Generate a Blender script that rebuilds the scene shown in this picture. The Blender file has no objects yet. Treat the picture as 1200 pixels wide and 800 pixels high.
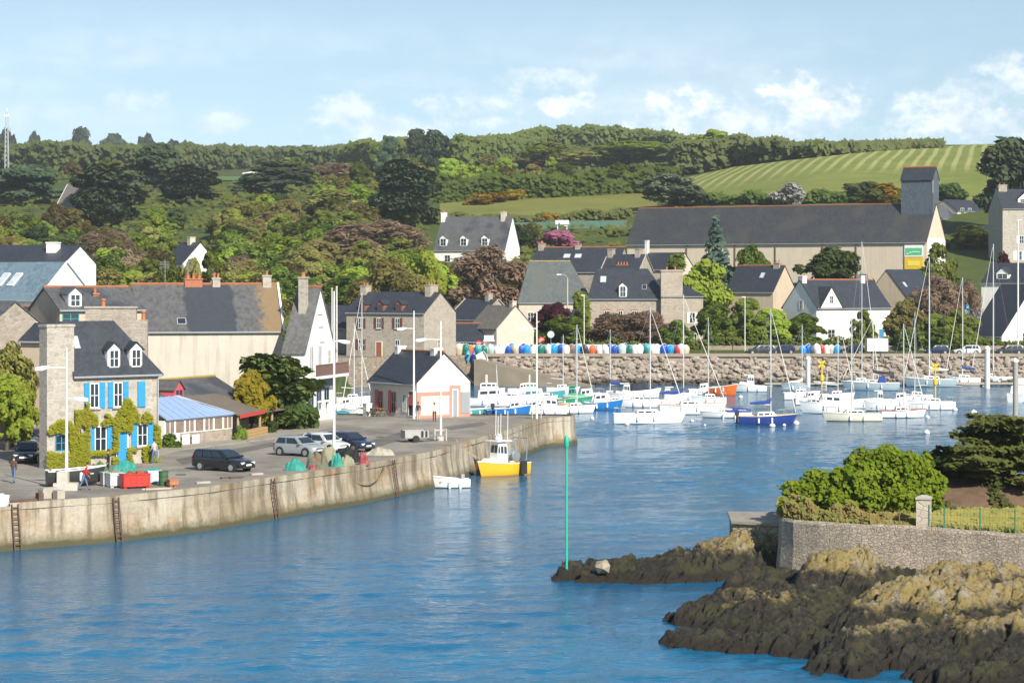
import bpy, bmesh, math, random
import numpy as np
from mathutils import Vector, Matrix, Euler
random.seed(7)
R = math.radians
scene = bpy.context.scene
col = scene.collection
# ------------------------------------------------------------------ camera, sky, sun
F, HOR, EYE = 2700.0, 330.0, 15.5          # focal length in photo pixels, horizon row, eye height
cam = bpy.data.objects.new('camera', bpy.data.cameras.new('camera'))
cam.data.lens = 36.0 * F / 1200.0
cam.data.sensor_width = 36.0
cam.data.shift_y = -70.0 / 1200.0
cam.data.clip_start, cam.data.clip_end = 1.0, 30000.0
cam.location = (0, 0, EYE)
cam.rotation_euler = (R(90), 0, 0)
col.objects.link(cam)
scene.camera = cam
SUN_AZ, SUN_EL = 29.0, 34.0                # to the right of straight behind the camera
sd = Vector((math.sin(R(SUN_AZ)) * math.cos(R(SUN_EL)), -math.cos(R(SUN_AZ)) * math.cos(R(SUN_EL)), math.sin(R(SUN_EL))))
sun = bpy.data.objects.new('sun', bpy.data.lights.new('sun', 'SUN'))
sun.data.energy = 4.8
sun.data.angle = R(0.5)
sun.data.color = (1.0, 0.93, 0.80)
sun.rotation_euler = sd.to_track_quat('Z', 'Y').to_euler()
sun.location = (120, -80, 120)
col.objects.link(sun)
world = bpy.data.worlds.new('World')
scene.world = world
world.use_nodes = True
wn, wl = world.node_tree.nodes, world.node_tree.links
wn.clear()
def wnode(t, **k):
    n = wn.new(t)
    for a, b in k.items(): setattr(n, a, b)
    return n
wout = wnode('ShaderNodeOutputWorld'); bg = wnode('ShaderNodeBackground')
sky = wnode('ShaderNodeTexSky', sky_type='NISHITA', sun_disc=False, sun_elevation=R(SUN_EL), sun_rotation=R(180 - SUN_AZ), altitude=0, air_density=1.1, dust_density=0.0, ozone_density=1.0)
bg.inputs['Strength'].default_value = 0.105
tc = wnode('ShaderNodeTexCoord'); sep = wnode('ShaderNodeSeparateXYZ')
wl.new(tc.outputs['Generated'], sep.inputs[0])
def wmath(op, a, b=None, c=None, clamp=False):
    n = wnode('ShaderNodeMath', operation=op); n.use_clamp = clamp
    for i, v in enumerate((a, b, c)):
        if v is None: continue
        if hasattr(v, 'is_linked'): wl.new(v, n.inputs[i])
        else: n.inputs[i].default_value = v
    return n.outputs[0]
# azimuth and elevation of the view direction, in radians
azi = wmath('ARCTAN2', sep.outputs[0], sep.outputs[1])
ele = wmath('ARCSINE', sep.outputs[2])
def cloud_noise(sx, sy, off, scale, detail, rough):
    cv = wnode('ShaderNodeCombineXYZ')
    wl.new(wmath('MULTIPLY', azi, sx), cv.inputs[0]); wl.new(wmath('MULTIPLY', ele, sy), cv.inputs[1]); cv.inputs[2].default_value = off
    n = wnode('ShaderNodeTexNoise'); n.inputs['Scale'].default_value = scale; n.inputs['Detail'].default_value = detail
    n.inputs['Roughness'].default_value = rough
    wl.new(cv.outputs[0], n.inputs['Vector'])
    return n.outputs['Fac']
def band(x, lo, up, soft):
    a = wnode('ShaderNodeMapRange', interpolation_type='SMOOTHSTEP'); wl.new(x, a.inputs['Value'])
    a.inputs['From Min'].default_value = lo; a.inputs['From Max'].default_value = lo + soft
    b = wnode('ShaderNodeMapRange', interpolation_type='SMOOTHSTEP'); wl.new(x, b.inputs['Value'])
    b.inputs['From Min'].default_value = up; b.inputs['From Max'].default_value = up + soft
    return wmath('SUBTRACT', a.outputs[0], b.outputs[0])
def thresh(x, lo, hi):
    a = wnode('ShaderNodeMapRange', interpolation_type='SMOOTHSTEP'); wl.new(x, a.inputs['Value'])
    a.inputs['From Min'].default_value = lo; a.inputs['From Max'].default_value = hi
    return a.outputs[0]
# puffs of cumulus: (azimuth px, row, half width px, half height px, density)
puffs = [(945,112,64,30,.85), (805,126,72,24,.75), (672,122,40,16,.7), (1075,122,62,18,.65), (1205,92,60,26,.6),
         (400,130,44,20,.5), (545,122,66,20,.5), (640,92,66,16,.45), (570,144,46,12,.5), (265,143,40,14,.4), (1150,112,90,20,.4), (880,140,190,24,.6), (1130,148,150,22,.6), (455,150,90,18,.5), (150,120,50,14,.3)]
nz = cloud_noise(1, 1.25, 3.1, 95.0, 7.0, .62)
total = None
for px, row, hw, hh, dn in puffs:
    a0, e0 = math.atan((px - 600) / F), math.atan((HOR - row) / F)
    dx = wmath('MULTIPLY', wmath('SUBTRACT', azi, a0), F / hw)
    dy = wmath('MULTIPLY', wmath('SUBTRACT', ele, e0), F / hh)
    dyn = wmath('MULTIPLY', wmath('MINIMUM', dy, 0.0), 0.35)           # flatter below
    r2 = wmath('ADD', wmath('MULTIPLY', dx, dx), wmath('MULTIPLY', dy, wmath('SUBTRACT', dy, dyn)))
    v = wmath('MULTIPLY', wmath('SUBTRACT', 1.0, r2), 0.5)
    v = wmath('ADD', wmath('MAXIMUM', v, -1.5), wmath('MULTIPLY', wmath('SUBTRACT', nz, 0.5), 2.6))
    v = wmath('MULTIPLY', thresh(v, -0.1, 0.75), min(1, dn*1.1))
    total = v if total is None else wmath('MAXIMUM', total, v)
wisps = wmath('ADD', wmath('MULTIPLY', thresh(cloud_noise(.55, 2.0, 9.7, 9.0, 7.0, .6), .45, .8), wmath('MULTIPLY', 0.30, thresh(ele, .13, .07))), wmath('MULTIPLY', band(ele, .045, .075, .05), wmath('MULTIPLY', thresh(cloud_noise(.5, 2.2, 2.7, 14.0, 6.0, .6), .35, .65), .38)))
allc = wmath('MAXIMUM', total, wisps)
# everyday low cloud further round and overhead, out of this view: broad soft patches
allc = wmath('MULTIPLY', allc, wmath('SUBTRACT', 1.0, thresh(ele, .16, .3)), None, True)
shade = cloud_noise(1, 1.4, 5.2, 60.0, 5.0, .55)
ccol = wnode('ShaderNodeMix', data_type='RGBA')
wl.new(thresh(shade, .33, .62), ccol.inputs['Factor'])
ccol.inputs['A'].default_value = (6.0, 6.4, 6.9, 1); ccol.inputs['B'].default_value = (9.0, 8.9, 8.8, 1)
tint = wnode('ShaderNodeMix', data_type='RGBA', blend_type='MULTIPLY'); tint.inputs['Factor'].default_value = 1
lift = wnode('ShaderNodeCombineXYZ'); wl.new(sep.outputs[0], lift.inputs[0]); wl.new(sep.outputs[1], lift.inputs[1]); wl.new(wmath('ADD', wmath('MAXIMUM', sep.outputs[2], 0.0), .13), lift.inputs[2])
wl.new(lift.outputs[0], sky.inputs[0])
wl.new(sky.outputs[0], tint.inputs['A']); tint.inputs['B'].default_value = (1.12, 1.06, .94, 1)
mx = wnode('ShaderNodeMix', data_type='RGBA')
wl.new(wmath('MULTIPLY', allc, .9), mx.inputs['Factor']); wl.new(tint.outputs['Result'], mx.inputs['A']); wl.new(ccol.outputs['Result'], mx.inputs['B'])
wl.new(mx.outputs['Result'], bg.inputs['Color']); wl.new(bg.outputs[0], wout.inputs[0])
vs = scene.view_settings
vs.view_transform = 'Standard'; vs.look = 'None'; vs.exposure = 0.62; vs.gamma = 1.0; vs.use_curve_mapping = False
scene.render.engine = 'CYCLES'
scene.cycles.use_denoising = True
scene.cycles.max_bounces = 6; scene.cycles.transparent_max_bounces = 6
scene.cycles.volume_bounces = 0
scene.cycles.sample_clamp_indirect = 6.0

# ------------------------------------------------------------------ places from the photograph
def X(px, Y): return (px - 600.0) / F * Y
def zr(row, Y): return EYE + (HOR - row) * Y / F                 # height seen at a row, at a distance
def on(px, row, z=0.0):                                            # point on a level of height z
    Y = F * (EYE - z) / (row - HOR)
    return Vector((X(px, Y), Y, z))
def S(Y): return F / Y
# ------------------------------------------------------------------ bookkeeping
def tag(o, label=None, cat=None, group=None, kind=None):
    if label: o['label'] = label
    if cat: o['category'] = cat
    if group: o['group'] = group
    if kind: o['kind'] = kind
    return o
def empty(name, loc, rz=0.0, label=None, cat=None, group=None, kind=None):
    o = bpy.data.objects.new(name, None); o.location = loc; o.rotation_euler = (0, 0, rz)
    o.empty_display_size = .2
    col.objects.link(o)
    return tag(o, label, cat, group, kind)
def kids(o): return [c for c in o.children]
def copy_tree(o, parent=None):
    c = o.copy(); col.objects.link(c)
    if parent: c.parent = parent
    for ch in kids(o): copy_tree(ch, c)
    return c
class MB:
    """collects shapes for one mesh"""
    def __init__(s): s.v, s.f, s.m = [], [], []; s.mi = 0
    def add(s, vs, fs):
        b = len(s.v); s.v.extend([tuple(p) for p in vs])
        for f in fs: s.f.append(tuple(b + i for i in f)); s.m.append(s.mi)
        return s
    def box(s, x0, x1, y0, y1, z0, z1, mat=None):
        vs = [Vector(p) for p in ((x0,y0,z0),(x1,y0,z0),(x1,y1,z0),(x0,y1,z0),(x0,y0,z1),(x1,y0,z1),(x1,y1,z1),(x0,y1,z1))]
        if mat: vs = [mat @ p for p in vs]
        return s.add(vs, [(0,3,2,1),(4,5,6,7),(0,1,5,4),(1,2,6,5),(2,3,7,6),(3,0,4,7)])
    def tube(s, pts, r, n=8, r1=None, cap=True):
        pts = [Vector(p) for p in pts]; k = len(pts); vs = []; fs = []
        for i, p in enumerate(pts):
            d = (pts[min(i+1,k-1)] - pts[max(i-1,0)]).normalized()
            a = d.orthogonal().normalized() if i == 0 else (a - d * a.dot(d)).normalized()
            b = d.cross(a)
            rr = r if r1 is None else r + (r1 - r) * i / max(k-1,1)
            if isinstance(r, (list, tuple)): rr = r[i]
            for j in range(n):
                t = 2*math.pi*j/n; vs.append(p + (a*math.cos(t) + b*math.sin(t))*rr)
        for i in range(k-1):
            for j in range(n): fs.append((i*n+j, i*n+(j+1)%n, (i+1)*n+(j+1)%n, (i+1)*n+j))
        if cap: fs.append(tuple(range(n-1,-1,-1))); fs.append(tuple((k-1)*n+j for j in range(n)))
        return s.add(vs, fs)
    def lathe(s, prof, n=12, o=(0,0,0)):
        vs = []; fs = []; k = len(prof)
        for r, z in prof:
            for j in range(n):
                t = 2*math.pi*j/n; vs.append((o[0]+r*math.cos(t), o[1]+r*math.sin(t), o[2]+z))
        for i in range(k-1):
            for j in range(n): fs.append((i*n+j, i*n+(j+1)%n, (i+1)*n+(j+1)%n, (i+1)*n+j))
        fs.append(tuple(range(n-1,-1,-1))); fs.append(tuple((k-1)*n+j for j in range(n)))
        return s.add(vs, fs)
    def prism(s, poly, z0, z1):
        n = len(poly); vs = [(p[0],p[1],z0) for p in poly] + [(p[0],p[1],z1) for p in poly]
        return s.add(vs, [tuple(range(n-1,-1,-1)), tuple(range(n,2*n))] + [(i,(i+1)%n,n+(i+1)%n,n+i) for i in range(n)])
    def loft(s, rings, closed=True, caps=True):
        n = len(rings[0]); vs = [p for r in rings for p in r]; fs = []
        for i in range(len(rings)-1):
            for j in range(n if closed else n-1): fs.append((i*n+j, i*n+(j+1)%n, (i+1)*n+(j+1)%n, (i+1)*n+j))
        if caps: fs.append(tuple(range(n-1,-1,-1))); fs.append(tuple((len(rings)-1)*n+j for j in range(n)))
        return s.add(vs, fs)
    def mesh(s, name, mats):
        me = bpy.data.meshes.new(name); me.from_pydata(s.v, [], s.f)
        for m in (mats if isinstance(mats, (list,tuple)) else [mats]): me.materials.append(m)
        if max(s.m, default=0) > 0: me.polygons.foreach_set('material_index', s.m)
        me.update()
        return me
    def build(s, name, mats, parent=None, smooth=False, loc=None, rot=None, fix=True):
        me = s.mesh(name, mats)
        if fix:
            bm = bmesh.new(); bm.from_mesh(me); bmesh.ops.recalc_face_normals(bm, faces=bm.faces); bm.to_mesh(me); bm.free()
        if smooth:
            me.polygons.foreach_set('use_smooth', [True]*len(me.polygons))
            if smooth != 'all' and hasattr(me, 'set_sharp_from_angle'): me.set_sharp_from_angle(angle=R(40))
        o = bpy.data.objects.new(name, me); col.objects.link(o)
        if parent: o.parent = parent
        if loc is not None: o.location = loc
        if rot is not None: o.rotation_euler = rot
        return o
def box(name, m, parent, *b): return MB().box(*b).build(name, m, parent)
# ------------------------------------------------------------------ numpy value noise
_tab = np.random.RandomState(3).rand(64,64,64)
def vnoise(p):
    p = np.asarray(p, float); i = np.floor(p).astype(int); f = p - i; f = f*f*(3-2*f); out = 0
    for dx in (0,1):
        for dy in (0,1):
            for dz in (0,1):
                w = (f[...,0] if dx else 1-f[...,0])*(f[...,1] if dy else 1-f[...,1])*(f[...,2] if dz else 1-f[...,2])
                out = out + w*_tab[(i[...,0]+dx)%64,(i[...,1]+dy)%64,(i[...,2]+dz)%64]
    return out
def fbm(p, oct=4, gain=.5):
    p = np.asarray(p, float); a, s, t = 1.0, 0.0, 0.0
    for k in range(oct): s = s + a*vnoise(p*(2.03**k) + 17.3*k); t += a; a *= gain
    return s/t*2-1
# ------------------------------------------------------------------ materials
_mats = {}
def mat_new(name):
    m = bpy.data.materials.new(name); m.use_nodes = True; nt = m.node_tree; nt.nodes.clear()
    o = nt.nodes.new('ShaderNodeOutputMaterial'); b = nt.nodes.new('ShaderNodeBsdfPrincipled')
    nt.links.new(b.outputs[0], o.inputs[0])
    return m, nt, b, o
class NT:
    def __init__(s, nt): s.nt = nt; s.l = nt.links
    def n(s, t, **k):
        n = s.nt.nodes.new(t)
        for a, b in k.items(): setattr(n, a, b)
        return n
    def put(s, sock, v):
        if hasattr(v, 'is_linked'): s.l.new(v, sock)
        else: sock.default_value = v
    def math(s, op, a, b=0.0, clamp=False):
        n = s.n('ShaderNodeMath', operation=op); n.use_clamp = clamp; s.put(n.inputs[0], a); s.put(n.inputs[1], b); return n.outputs[0]
    def coord(s, which='Object', scale=(1,1,1), rot=(0,0,0)):
        if which == 'World': g = s.n('ShaderNodeNewGeometry').outputs['Position']
        else: g = s.n('ShaderNodeTexCoord').outputs[which]
        mp = s.n('ShaderNodeMapping'); mp.inputs['Scale'].default_value = scale; mp.inputs['Rotation'].default_value = rot
        s.l.new(g, mp.inputs[0]); return mp.outputs[0]
    def noise(s, v, scale, detail=5.0, rough=.55):
        n = s.n('ShaderNodeTexNoise'); s.l.new(v, n.inputs['Vector']); n.inputs['Scale'].default_value = scale
        n.inputs['Detail'].default_value = detail; n.inputs['Roughness'].default_value = rough; return n.outputs['Fac']
    def ramp(s, x, lo, hi):
        n = s.n('ShaderNodeMapRange', interpolation_type='SMOOTHSTEP'); s.l.new(x, n.inputs['Value'])
        n.inputs['From Min'].default_value = lo; n.inputs['From Max'].default_value = hi; return n.outputs[0]
    def mix(s, f, a, b, mode='MIX'):
        n = s.n('ShaderNodeMix', data_type='RGBA', blend_type=mode)
        s.put(n.inputs['Factor'], f)
        for k, c in (('A', a), ('B', b)): s.put(n.inputs[k], c if hasattr(c, 'is_linked') else (*c[:3], 1))
        return n.outputs['Result']
    def bump(s, h, strength, dist=.05):
        n = s.n('ShaderNodeBump'); n.inputs['Strength'].default_value = strength; n.inputs['Distance'].default_value = dist
        s.l.new(h, n.inputs['Height']); return n.outputs[0]
def sc(c, k): return tuple(min(max(x*k,0),1) for x in c[:3])
def M(name, c, rough=.7, var=.14, scale=2.5, metal=0.0, c2=None, lo=.55, hi=.72, scale2=.6, bump=0.0, coat=0.0, fine=30.0, which='Object'):
    """plain weathered surface: colour with soft mottling and optional second tone in patches"""
    if name in _mats: return _mats[name]
    m, nt, b, o = mat_new(name); t = NT(nt); v = t.coord(which)
    a = t.mix(t.noise(v, scale, 6), sc(c, 1-var*1.6), sc(c, 1+var*1.6))
    if c2: a = t.mix(t.ramp(t.noise(v, scale2, 6, .65), lo, hi), a, c2)
    f = t.noise(v, fine, 3)
    a = t.mix(t.math('MULTIPLY', f, .35*min(1,var*5)), a, sc(c, .55))
    t.put(b.inputs['Base Color'], a); b.inputs['Roughness'].default_value = rough; b.inputs['Metallic'].default_value = metal
    if coat: b.inputs['Coat Weight'].default_value = coat; b.inputs['Coat Roughness'].default_value = .08
    if bump: t.put(b.inputs['Normal'], t.bump(t.math('ADD', f, t.noise(v, scale*3, 4)), bump, .04))
    _mats[name] = m
    return m
def slate(name, c, c2=None, lo=.5, hi=.66, lichen=None, llo=.62, rough=.5, scale2=.25, row=.2):
    if name in _mats: return _mats[name]
    m, nt, b, o = mat_new(name); t = NT(nt); v = t.coord('Object')
    w = t.coord('Object', (4.0, 0.02, 1/row))
    vor = t.n('ShaderNodeTexVoronoi'); vor.inputs['Scale'].default_value = 1.0; vor.inputs['Randomness'].default_value = .55; t.l.new(w, vor.inputs['Vector'])
    sp = t.n('ShaderNodeSeparateColor'); t.l.new(vor.outputs['Color'], sp.inputs[0])
    a = t.mix(sp.outputs[0], sc(c, .72), sc(c, 1.3))
    a = t.mix(t.math('MULTIPLY', t.ramp(t.noise(v, .9, 7, .7), .3, .75), .6), a, sc(c, 1.45))
    st = t.noise(t.coord('Object', (2.2, 2.2, .18)), 1.0, 5, .6)
    a = t.mix(t.math('MULTIPLY', t.ramp(st, .48, .75), .45), a, sc(c, .6))
    if c2: a = t.mix(t.ramp(t.noise(v, scale2, 3, .5), lo, hi), a, c2)
    if lichen: a = t.mix(t.math('MULTIPLY', t.ramp(t.noise(v, 1.1, 9, .75), llo, llo+.1), .75), a, lichen)
    t.put(b.inputs['Base Color'], a); b.inputs['Roughness'].default_value = rough
    t.put(b.inputs['Normal'], t.bump(vor.outputs['Distance'], .35, .03))
    _mats[name] = m
    return m
def stone(name, c, c2, mortar, size=.35, rough=.9, bump=.6):
    if name in _mats: return _mats[name]
    m, nt, b, o = mat_new(name); t = NT(nt)
    w = t.coord('Object', (.75/size, .75/size, 1.25/size)); v = t.coord('Object')
    nw = t.n('ShaderNodeTexNoise'); nw.inputs['Scale'].default_value = 1.2; t.l.new(w, nw.inputs['Vector'])
    wv = t.n('ShaderNodeVectorMath', operation='MULTIPLY_ADD'); t.l.new(nw.outputs['Color'], wv.inputs[0]); wv.inputs[1].default_value = (.35,)*3; t.l.new(w, wv.inputs[2])
    vor = t.n('ShaderNodeTexVoronoi'); vor.inputs['Scale'].default_value = 1; vor.inputs['Randomness'].default_value = .75; t.l.new(wv.outputs[0], vor.inputs['Vector'])
    ved = t.n('ShaderNodeTexVoronoi', feature='DISTANCE_TO_EDGE'); ved.inputs['Scale'].default_value = 1; ved.inputs['Randomness'].default_value = .75; t.l.new(wv.outputs[0], ved.inputs['Vector'])
    sp = t.n('ShaderNodeSeparateColor'); t.l.new(vor.outputs['Color'], sp.inputs[0])
    a = t.mix(sp.outputs[0], sc(c, .75), c2)
    a = t.mix(t.math('MULTIPLY', sp.outputs[1], .5), a, sc(c, 1.25))
    a = t.mix(t.math('MULTIPLY', t.noise(v, 14, 5, .7), .5), a, sc(c, .6))
    e = t.ramp(ved.outputs['Distance'], .02, .09)
    a = t.mix(e, mortar, a)
    a = t.mix(t.math('MULTIPLY', t.ramp(t.noise(v, .5, 6, .6), .5, .75), .35), a, sc(c, .55))
    t.put(b.inputs['Base Color'], a); b.inputs['Roughness'].default_value = rough
    t.put(b.inputs['Normal'], t.bump(t.math('ADD', e, t.noise(v, 9, 4)), bump, .05))
    _mats[name] = m
    return m
def render_wall(name, c, stain, amount=.6, rough=.9):
    """lime render with vertical rain stains and patched areas"""
    if name in _mats: return _mats[name]
    m, nt, b, o = mat_new(name); t = NT(nt); v = t.coord('Object')
    st = t.noise(t.coord('Object', (1.6, 1.6, .14)), 1.0, 7, .62)
    a = t.mix(t.noise(v, .7, 7, .6), sc(c, .86), sc(c, 1.1))
    a = t.mix(t.math('MULTIPLY', t.ramp(st, .46, .72), amount), a, stain)
    a = t.mix(t.math('MULTIPLY', t.ramp(t.noise(v, 5, 8, .7), .52, .75), amount*.6), a, sc(stain, .8))
    t.put(b.inputs['Base Color'], a); b.inputs['Roughness'].default_value = rough
    t.put(b.inputs['Normal'], t.bump(t.noise(v, 12, 6), .25, .03))
    _mats[name] = m
    return m
def leafmat(name, c, c2, trans=.48, nscale=.5, rvar=.3):
    if name in _mats: return _mats[name]
    m, nt, b, o = mat_new(name); t = NT(nt); v = t.coord('Object')
    oi = t.n('ShaderNodeObjectInfo').outputs['Random']
    a = t.mix(t.ramp(t.noise(v, nscale, 4, .6), .36, .64), c, c2)
    a = t.mix(t.math('MULTIPLY', t.noise(v, nscale*9, 2), .6), a, sc(c, .5))
    h = t.n('ShaderNodeHueSaturation'); t.l.new(a, h.inputs['Color'])
    t.put(h.inputs['Hue'], t.math('ADD', t.math('MULTIPLY', oi, .04*rvar/.3), .466))
    t.put(h.inputs['Value'], t.math('ADD', t.math('MULTIPLY', oi, rvar*1.6), 1-rvar*.8))
    d = t.n('ShaderNodeBsdfDiffuse'); tr = t.n('ShaderNodeBsdfTranslucent'); ms = t.n('ShaderNodeMixShader')
    t.l.new(h.outputs[0], d.inputs[0]); t.l.new(h.outputs[0], tr.inputs[0]); ms.inputs[0].default_value = trans
    t.l.new(d.outputs[0], ms.inputs[1]); t.l.new(tr.outputs[0], ms.inputs[2])
    t.l.new(ms.outputs[0], o.inputs[0]); nt.nodes.remove(b)
    _mats[name] = m
    return m
def glass(name, c=(.02,.03,.04), rough=.06):
    if name in _mats: return _mats[name]
    m, nt, b, o = mat_new(name); t = NT(nt)
    a = t.mix(t.noise(t.coord('Object'), 1.3, 3), sc(c,.6), sc(c,1.6))
    t.put(b.inputs['Base Color'], a); b.inputs['Roughness'].default_value = rough; b.inputs['Specular IOR Level'].default_value = .8
    _mats[name] = m
    return m
WHITE = M('white_paint', (.80,.79,.76), .55, .05, 1.5)
GEL = M('white_gelcoat', (.80,.80,.78), .25, .04, 1.2, coat=.3)
BLACK = M('black_rubber', (.02,.02,.02), .8, .1)
DGLASS = glass('dark_glass')
STEEL = M('galvanised_steel', (.42,.44,.46), .35, .1, metal=.7)
ALU = M('mast_alloy', (.66,.66,.64), .4, .06, metal=.25)
WOOD = M('weathered_wood', (.22,.15,.09), .8, .2, 6)
IRON = M('rusty_iron', (.125,.07,.05), .85, .3, 4, c2=(.09,.05,.035))
def paint(c, name=None, rough=.4, coat=.2):
    return M(name or 'paint_%d_%d_%d' % tuple(int(round(x*100)) for x in c[:3]), c, rough, .07, 1.6, coat=coat)
# ------------------------------------------------------------------ water
def np_mesh(name, verts, quads, mats):
    me = bpy.data.meshes.new(name)
    used = np.unique(quads); remap = np.full(len(verts), -1); remap[used] = np.arange(len(used))
    me.vertices.add(len(used)); me.vertices.foreach_set('co', verts[used].astype(np.float32).ravel())
    k = quads.shape[1]; nf = len(quads)
    me.loops.add(nf*k); me.loops.foreach_set('vertex_index', remap[quads].astype(np.int32).ravel())
    me.polygons.add(nf); me.polygons.foreach_set('loop_start', np.arange(0, nf*k, k, dtype=np.int32))
    try: me.polygons.foreach_set('loop_total', np.full(nf, k, np.int32))
    except Exception: pass
    for m in mats: me.materials.append(m)
    me.update(calc_edges=True); me.validate()
    return me
def water_mat():
    m, nt, b, o = mat_new('harbour_water'); t = NT(nt)
    w2 = t.noise(t.coord('World', (1.3, 2.0, 1), (0,0,R(-25))), 1.0, 4, .6)
    w3 = t.noise(t.coord('World', (3.5, 4.6, 1), (0,0,R(30))), 1.0, 3, .6)
    big = t.ramp(t.noise(t.coord('World', (.022, .06, 1), (0,0,R(-10))), 1.0, 5, .6), .36, .66)
    h = t.math('ADD', t.math('MULTIPLY', w2, .5), t.math('MULTIPLY', w3, .16))
    a = t.mix(big, (.001,.090,.200), (.002,.126,.258))
    t.put(b.inputs['Base Color'], a); b.inputs['Roughness'].default_value = .07; b.inputs['IOR'].default_value = 1.33; b.inputs['Specular IOR Level'].default_value = .30
    bn = t.n('ShaderNodeBump'); bn.inputs['Strength'].default_value = .45; bn.inputs['Distance'].default_value = .3
    t.l.new(h, bn.inputs['Height']); t.put(b.inputs['Normal'], bn.outputs[0])
    return m
wy = np.arange(80, 352, .30); wp = np.concatenate([np.arange(-760, -160, 10.0), np.arange(-160, 1365, 4.0), np.arange(1365, 2100, 10.0)])
WYg, WPg = np.meshgrid(wy, wp, indexing='ij'); WXg = (WPg-600)/F*WYg
ca, sa_ = math.cos(R(12)), math.sin(R(12)); U, V = WXg*ca+WYg*sa_, -WXg*sa_+WYg*ca
calm = .24+.76*np.clip((vnoise(np.stack([U*.020, V*.065, U*0+4], -1))*.65+vnoise(np.stack([U*.07, V*.2, U*0+8], -1))*.35-.30)/.35, 0, 1)
hw = fbm(np.stack([U*.34, V*.72, U*0+.5], -1), 2)*.12 + fbm(np.stack([(U*.8+V*.6)*.85, (V*.8-U*.6)*1.25, U*0+3.5], -1), 2)*.085
qe_ = np.array([(0,592),(133,583),(240,572),(300,563),(420,546),(507,530),(550,517),(595,505),(620,496),(637,491),(666,489)], float); qy_ = F*12.9/(qe_[:,1]-HOR); qx_ = (qe_[:,0]-600)/F*qy_
dq_ = np.min(np.stack([np.hypot(WXg-a_, WYg-b_) for a_, b_ in zip(np.interp(np.linspace(0,10,60), range(11), qx_), np.interp(np.linspace(0,10,60), range(11), qy_))]), 0)
hw = hw*calm*np.clip(.22+dq_/24, .22, 1)                                  # sheltered water along the quay
n_ = len(wp); id_ = np.arange(len(wy)*n_).reshape(len(wy), n_)
wv = np.stack([WXg, WYg, hw], -1).reshape(-1,3); wq = np.stack([id_[:-1,:-1], id_[:-1,1:], id_[1:,1:], id_[1:,:-1]], -1).reshape(-1,4)
k_ = len(wv); wv = np.concatenate([wv, [(-900,-300,-.22),(900,-300,-.22),(900,700,-.22),(-900,700,-.22)]]); wq = np.concatenate([wq, [[k_,k_+1,k_+2,k_+3]]])
wme = np_mesh('water', wv, wq, [water_mat()]); wme.polygons.foreach_set('use_smooth', [True]*len(wme.polygons))
w = bpy.data.objects.new('water', wme); col.objects.link(w)
tag(w, 'blue rippled harbour water with pale streaks', 'water', kind='structure')
# ------------------------------------------------------------------ land
_Ys = [150, 255, 352, 400, 440, 470, 520, 560, 600, 650, 750, 850, 950, 1100, 1300, 1600, 2200, 4000]
_Zt = {100: [2.2,2.3,4.0,6,8,10,14,18,21,26,38,49,58,66,78,96,110,110],
       500: [-3,-3,4.0,6,9,12,16,20,26,34,44,51,57,66,80,98,112,112],
       720: [-3,-3,4.0,6,9,12,17,21,27,35,45,52,60,75,93,104,112,112],
       1000:[-3,-3,4.0,6,9,13.5,19.5,26,33,43,54.5,64,72,75,80,90,105,105]}
_ks = sorted(_Zt)
def _lin(y, zt):
    if y <= _Ys[0]: return zt[0]
    for i in range(1, len(_Ys)):
        if y <= _Ys[i]:
            return zt[i-1] + (zt[i]-zt[i-1])*(y-_Ys[i-1])/(_Ys[i]-_Ys[i-1])
    return zt[-1]
def terr(x, y):
    px = 600 + F*x/y
    p = min(max(px, _ks[0]), _ks[-1])
    for a, b in zip(_ks, _ks[1:]):
        if p <= b: break
    k = (p-a)/(b-a); k = k*k*(3-2*k)
    z = _lin(y, _Zt[a])*(1-k) + _lin(y, _Zt[b])*k
    if y < 356 and px > 400: z = -3.0
    return z
def hit(px, row):
    """where the line of sight through a pixel meets the land"""
    y = 360.0
    while y < 1040:
        if 330 - (terr(X(px,y), y)-EYE)*F/y <= row: break
        y += 2
    return Vector((X(px,y), y, terr(X(px,y), y)))
def crest(px, toprow, h, ymin=360.0):
    """distance at which something h tall on the land reaches up to a row"""
    y = ymin
    while y < 2600:
        if 330 - (terr(X(px,y), y)+h-EYE)*F/y <= toprow: break
        y += 3
    return y
ys = list(np.arange(150, 420, 3.0)) + list(np.arange(420, 1000, 7.0)) + list(np.arange(1000, 1700, 20.0)) + [1800,2000,2300,2700,3300,4000]
pxs = list(range(-1500, 2800, 25))
vs_ = [(X(p,y), y, terr(X(p,y), y)) for y in ys for p in pxs]
n = len(pxs)
fs_ = [(i*n+j, i*n+j+1, (i+1)*n+j+1, (i+1)*n+j) for i in range(len(ys)-1) for j in range(n-1)]
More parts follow.
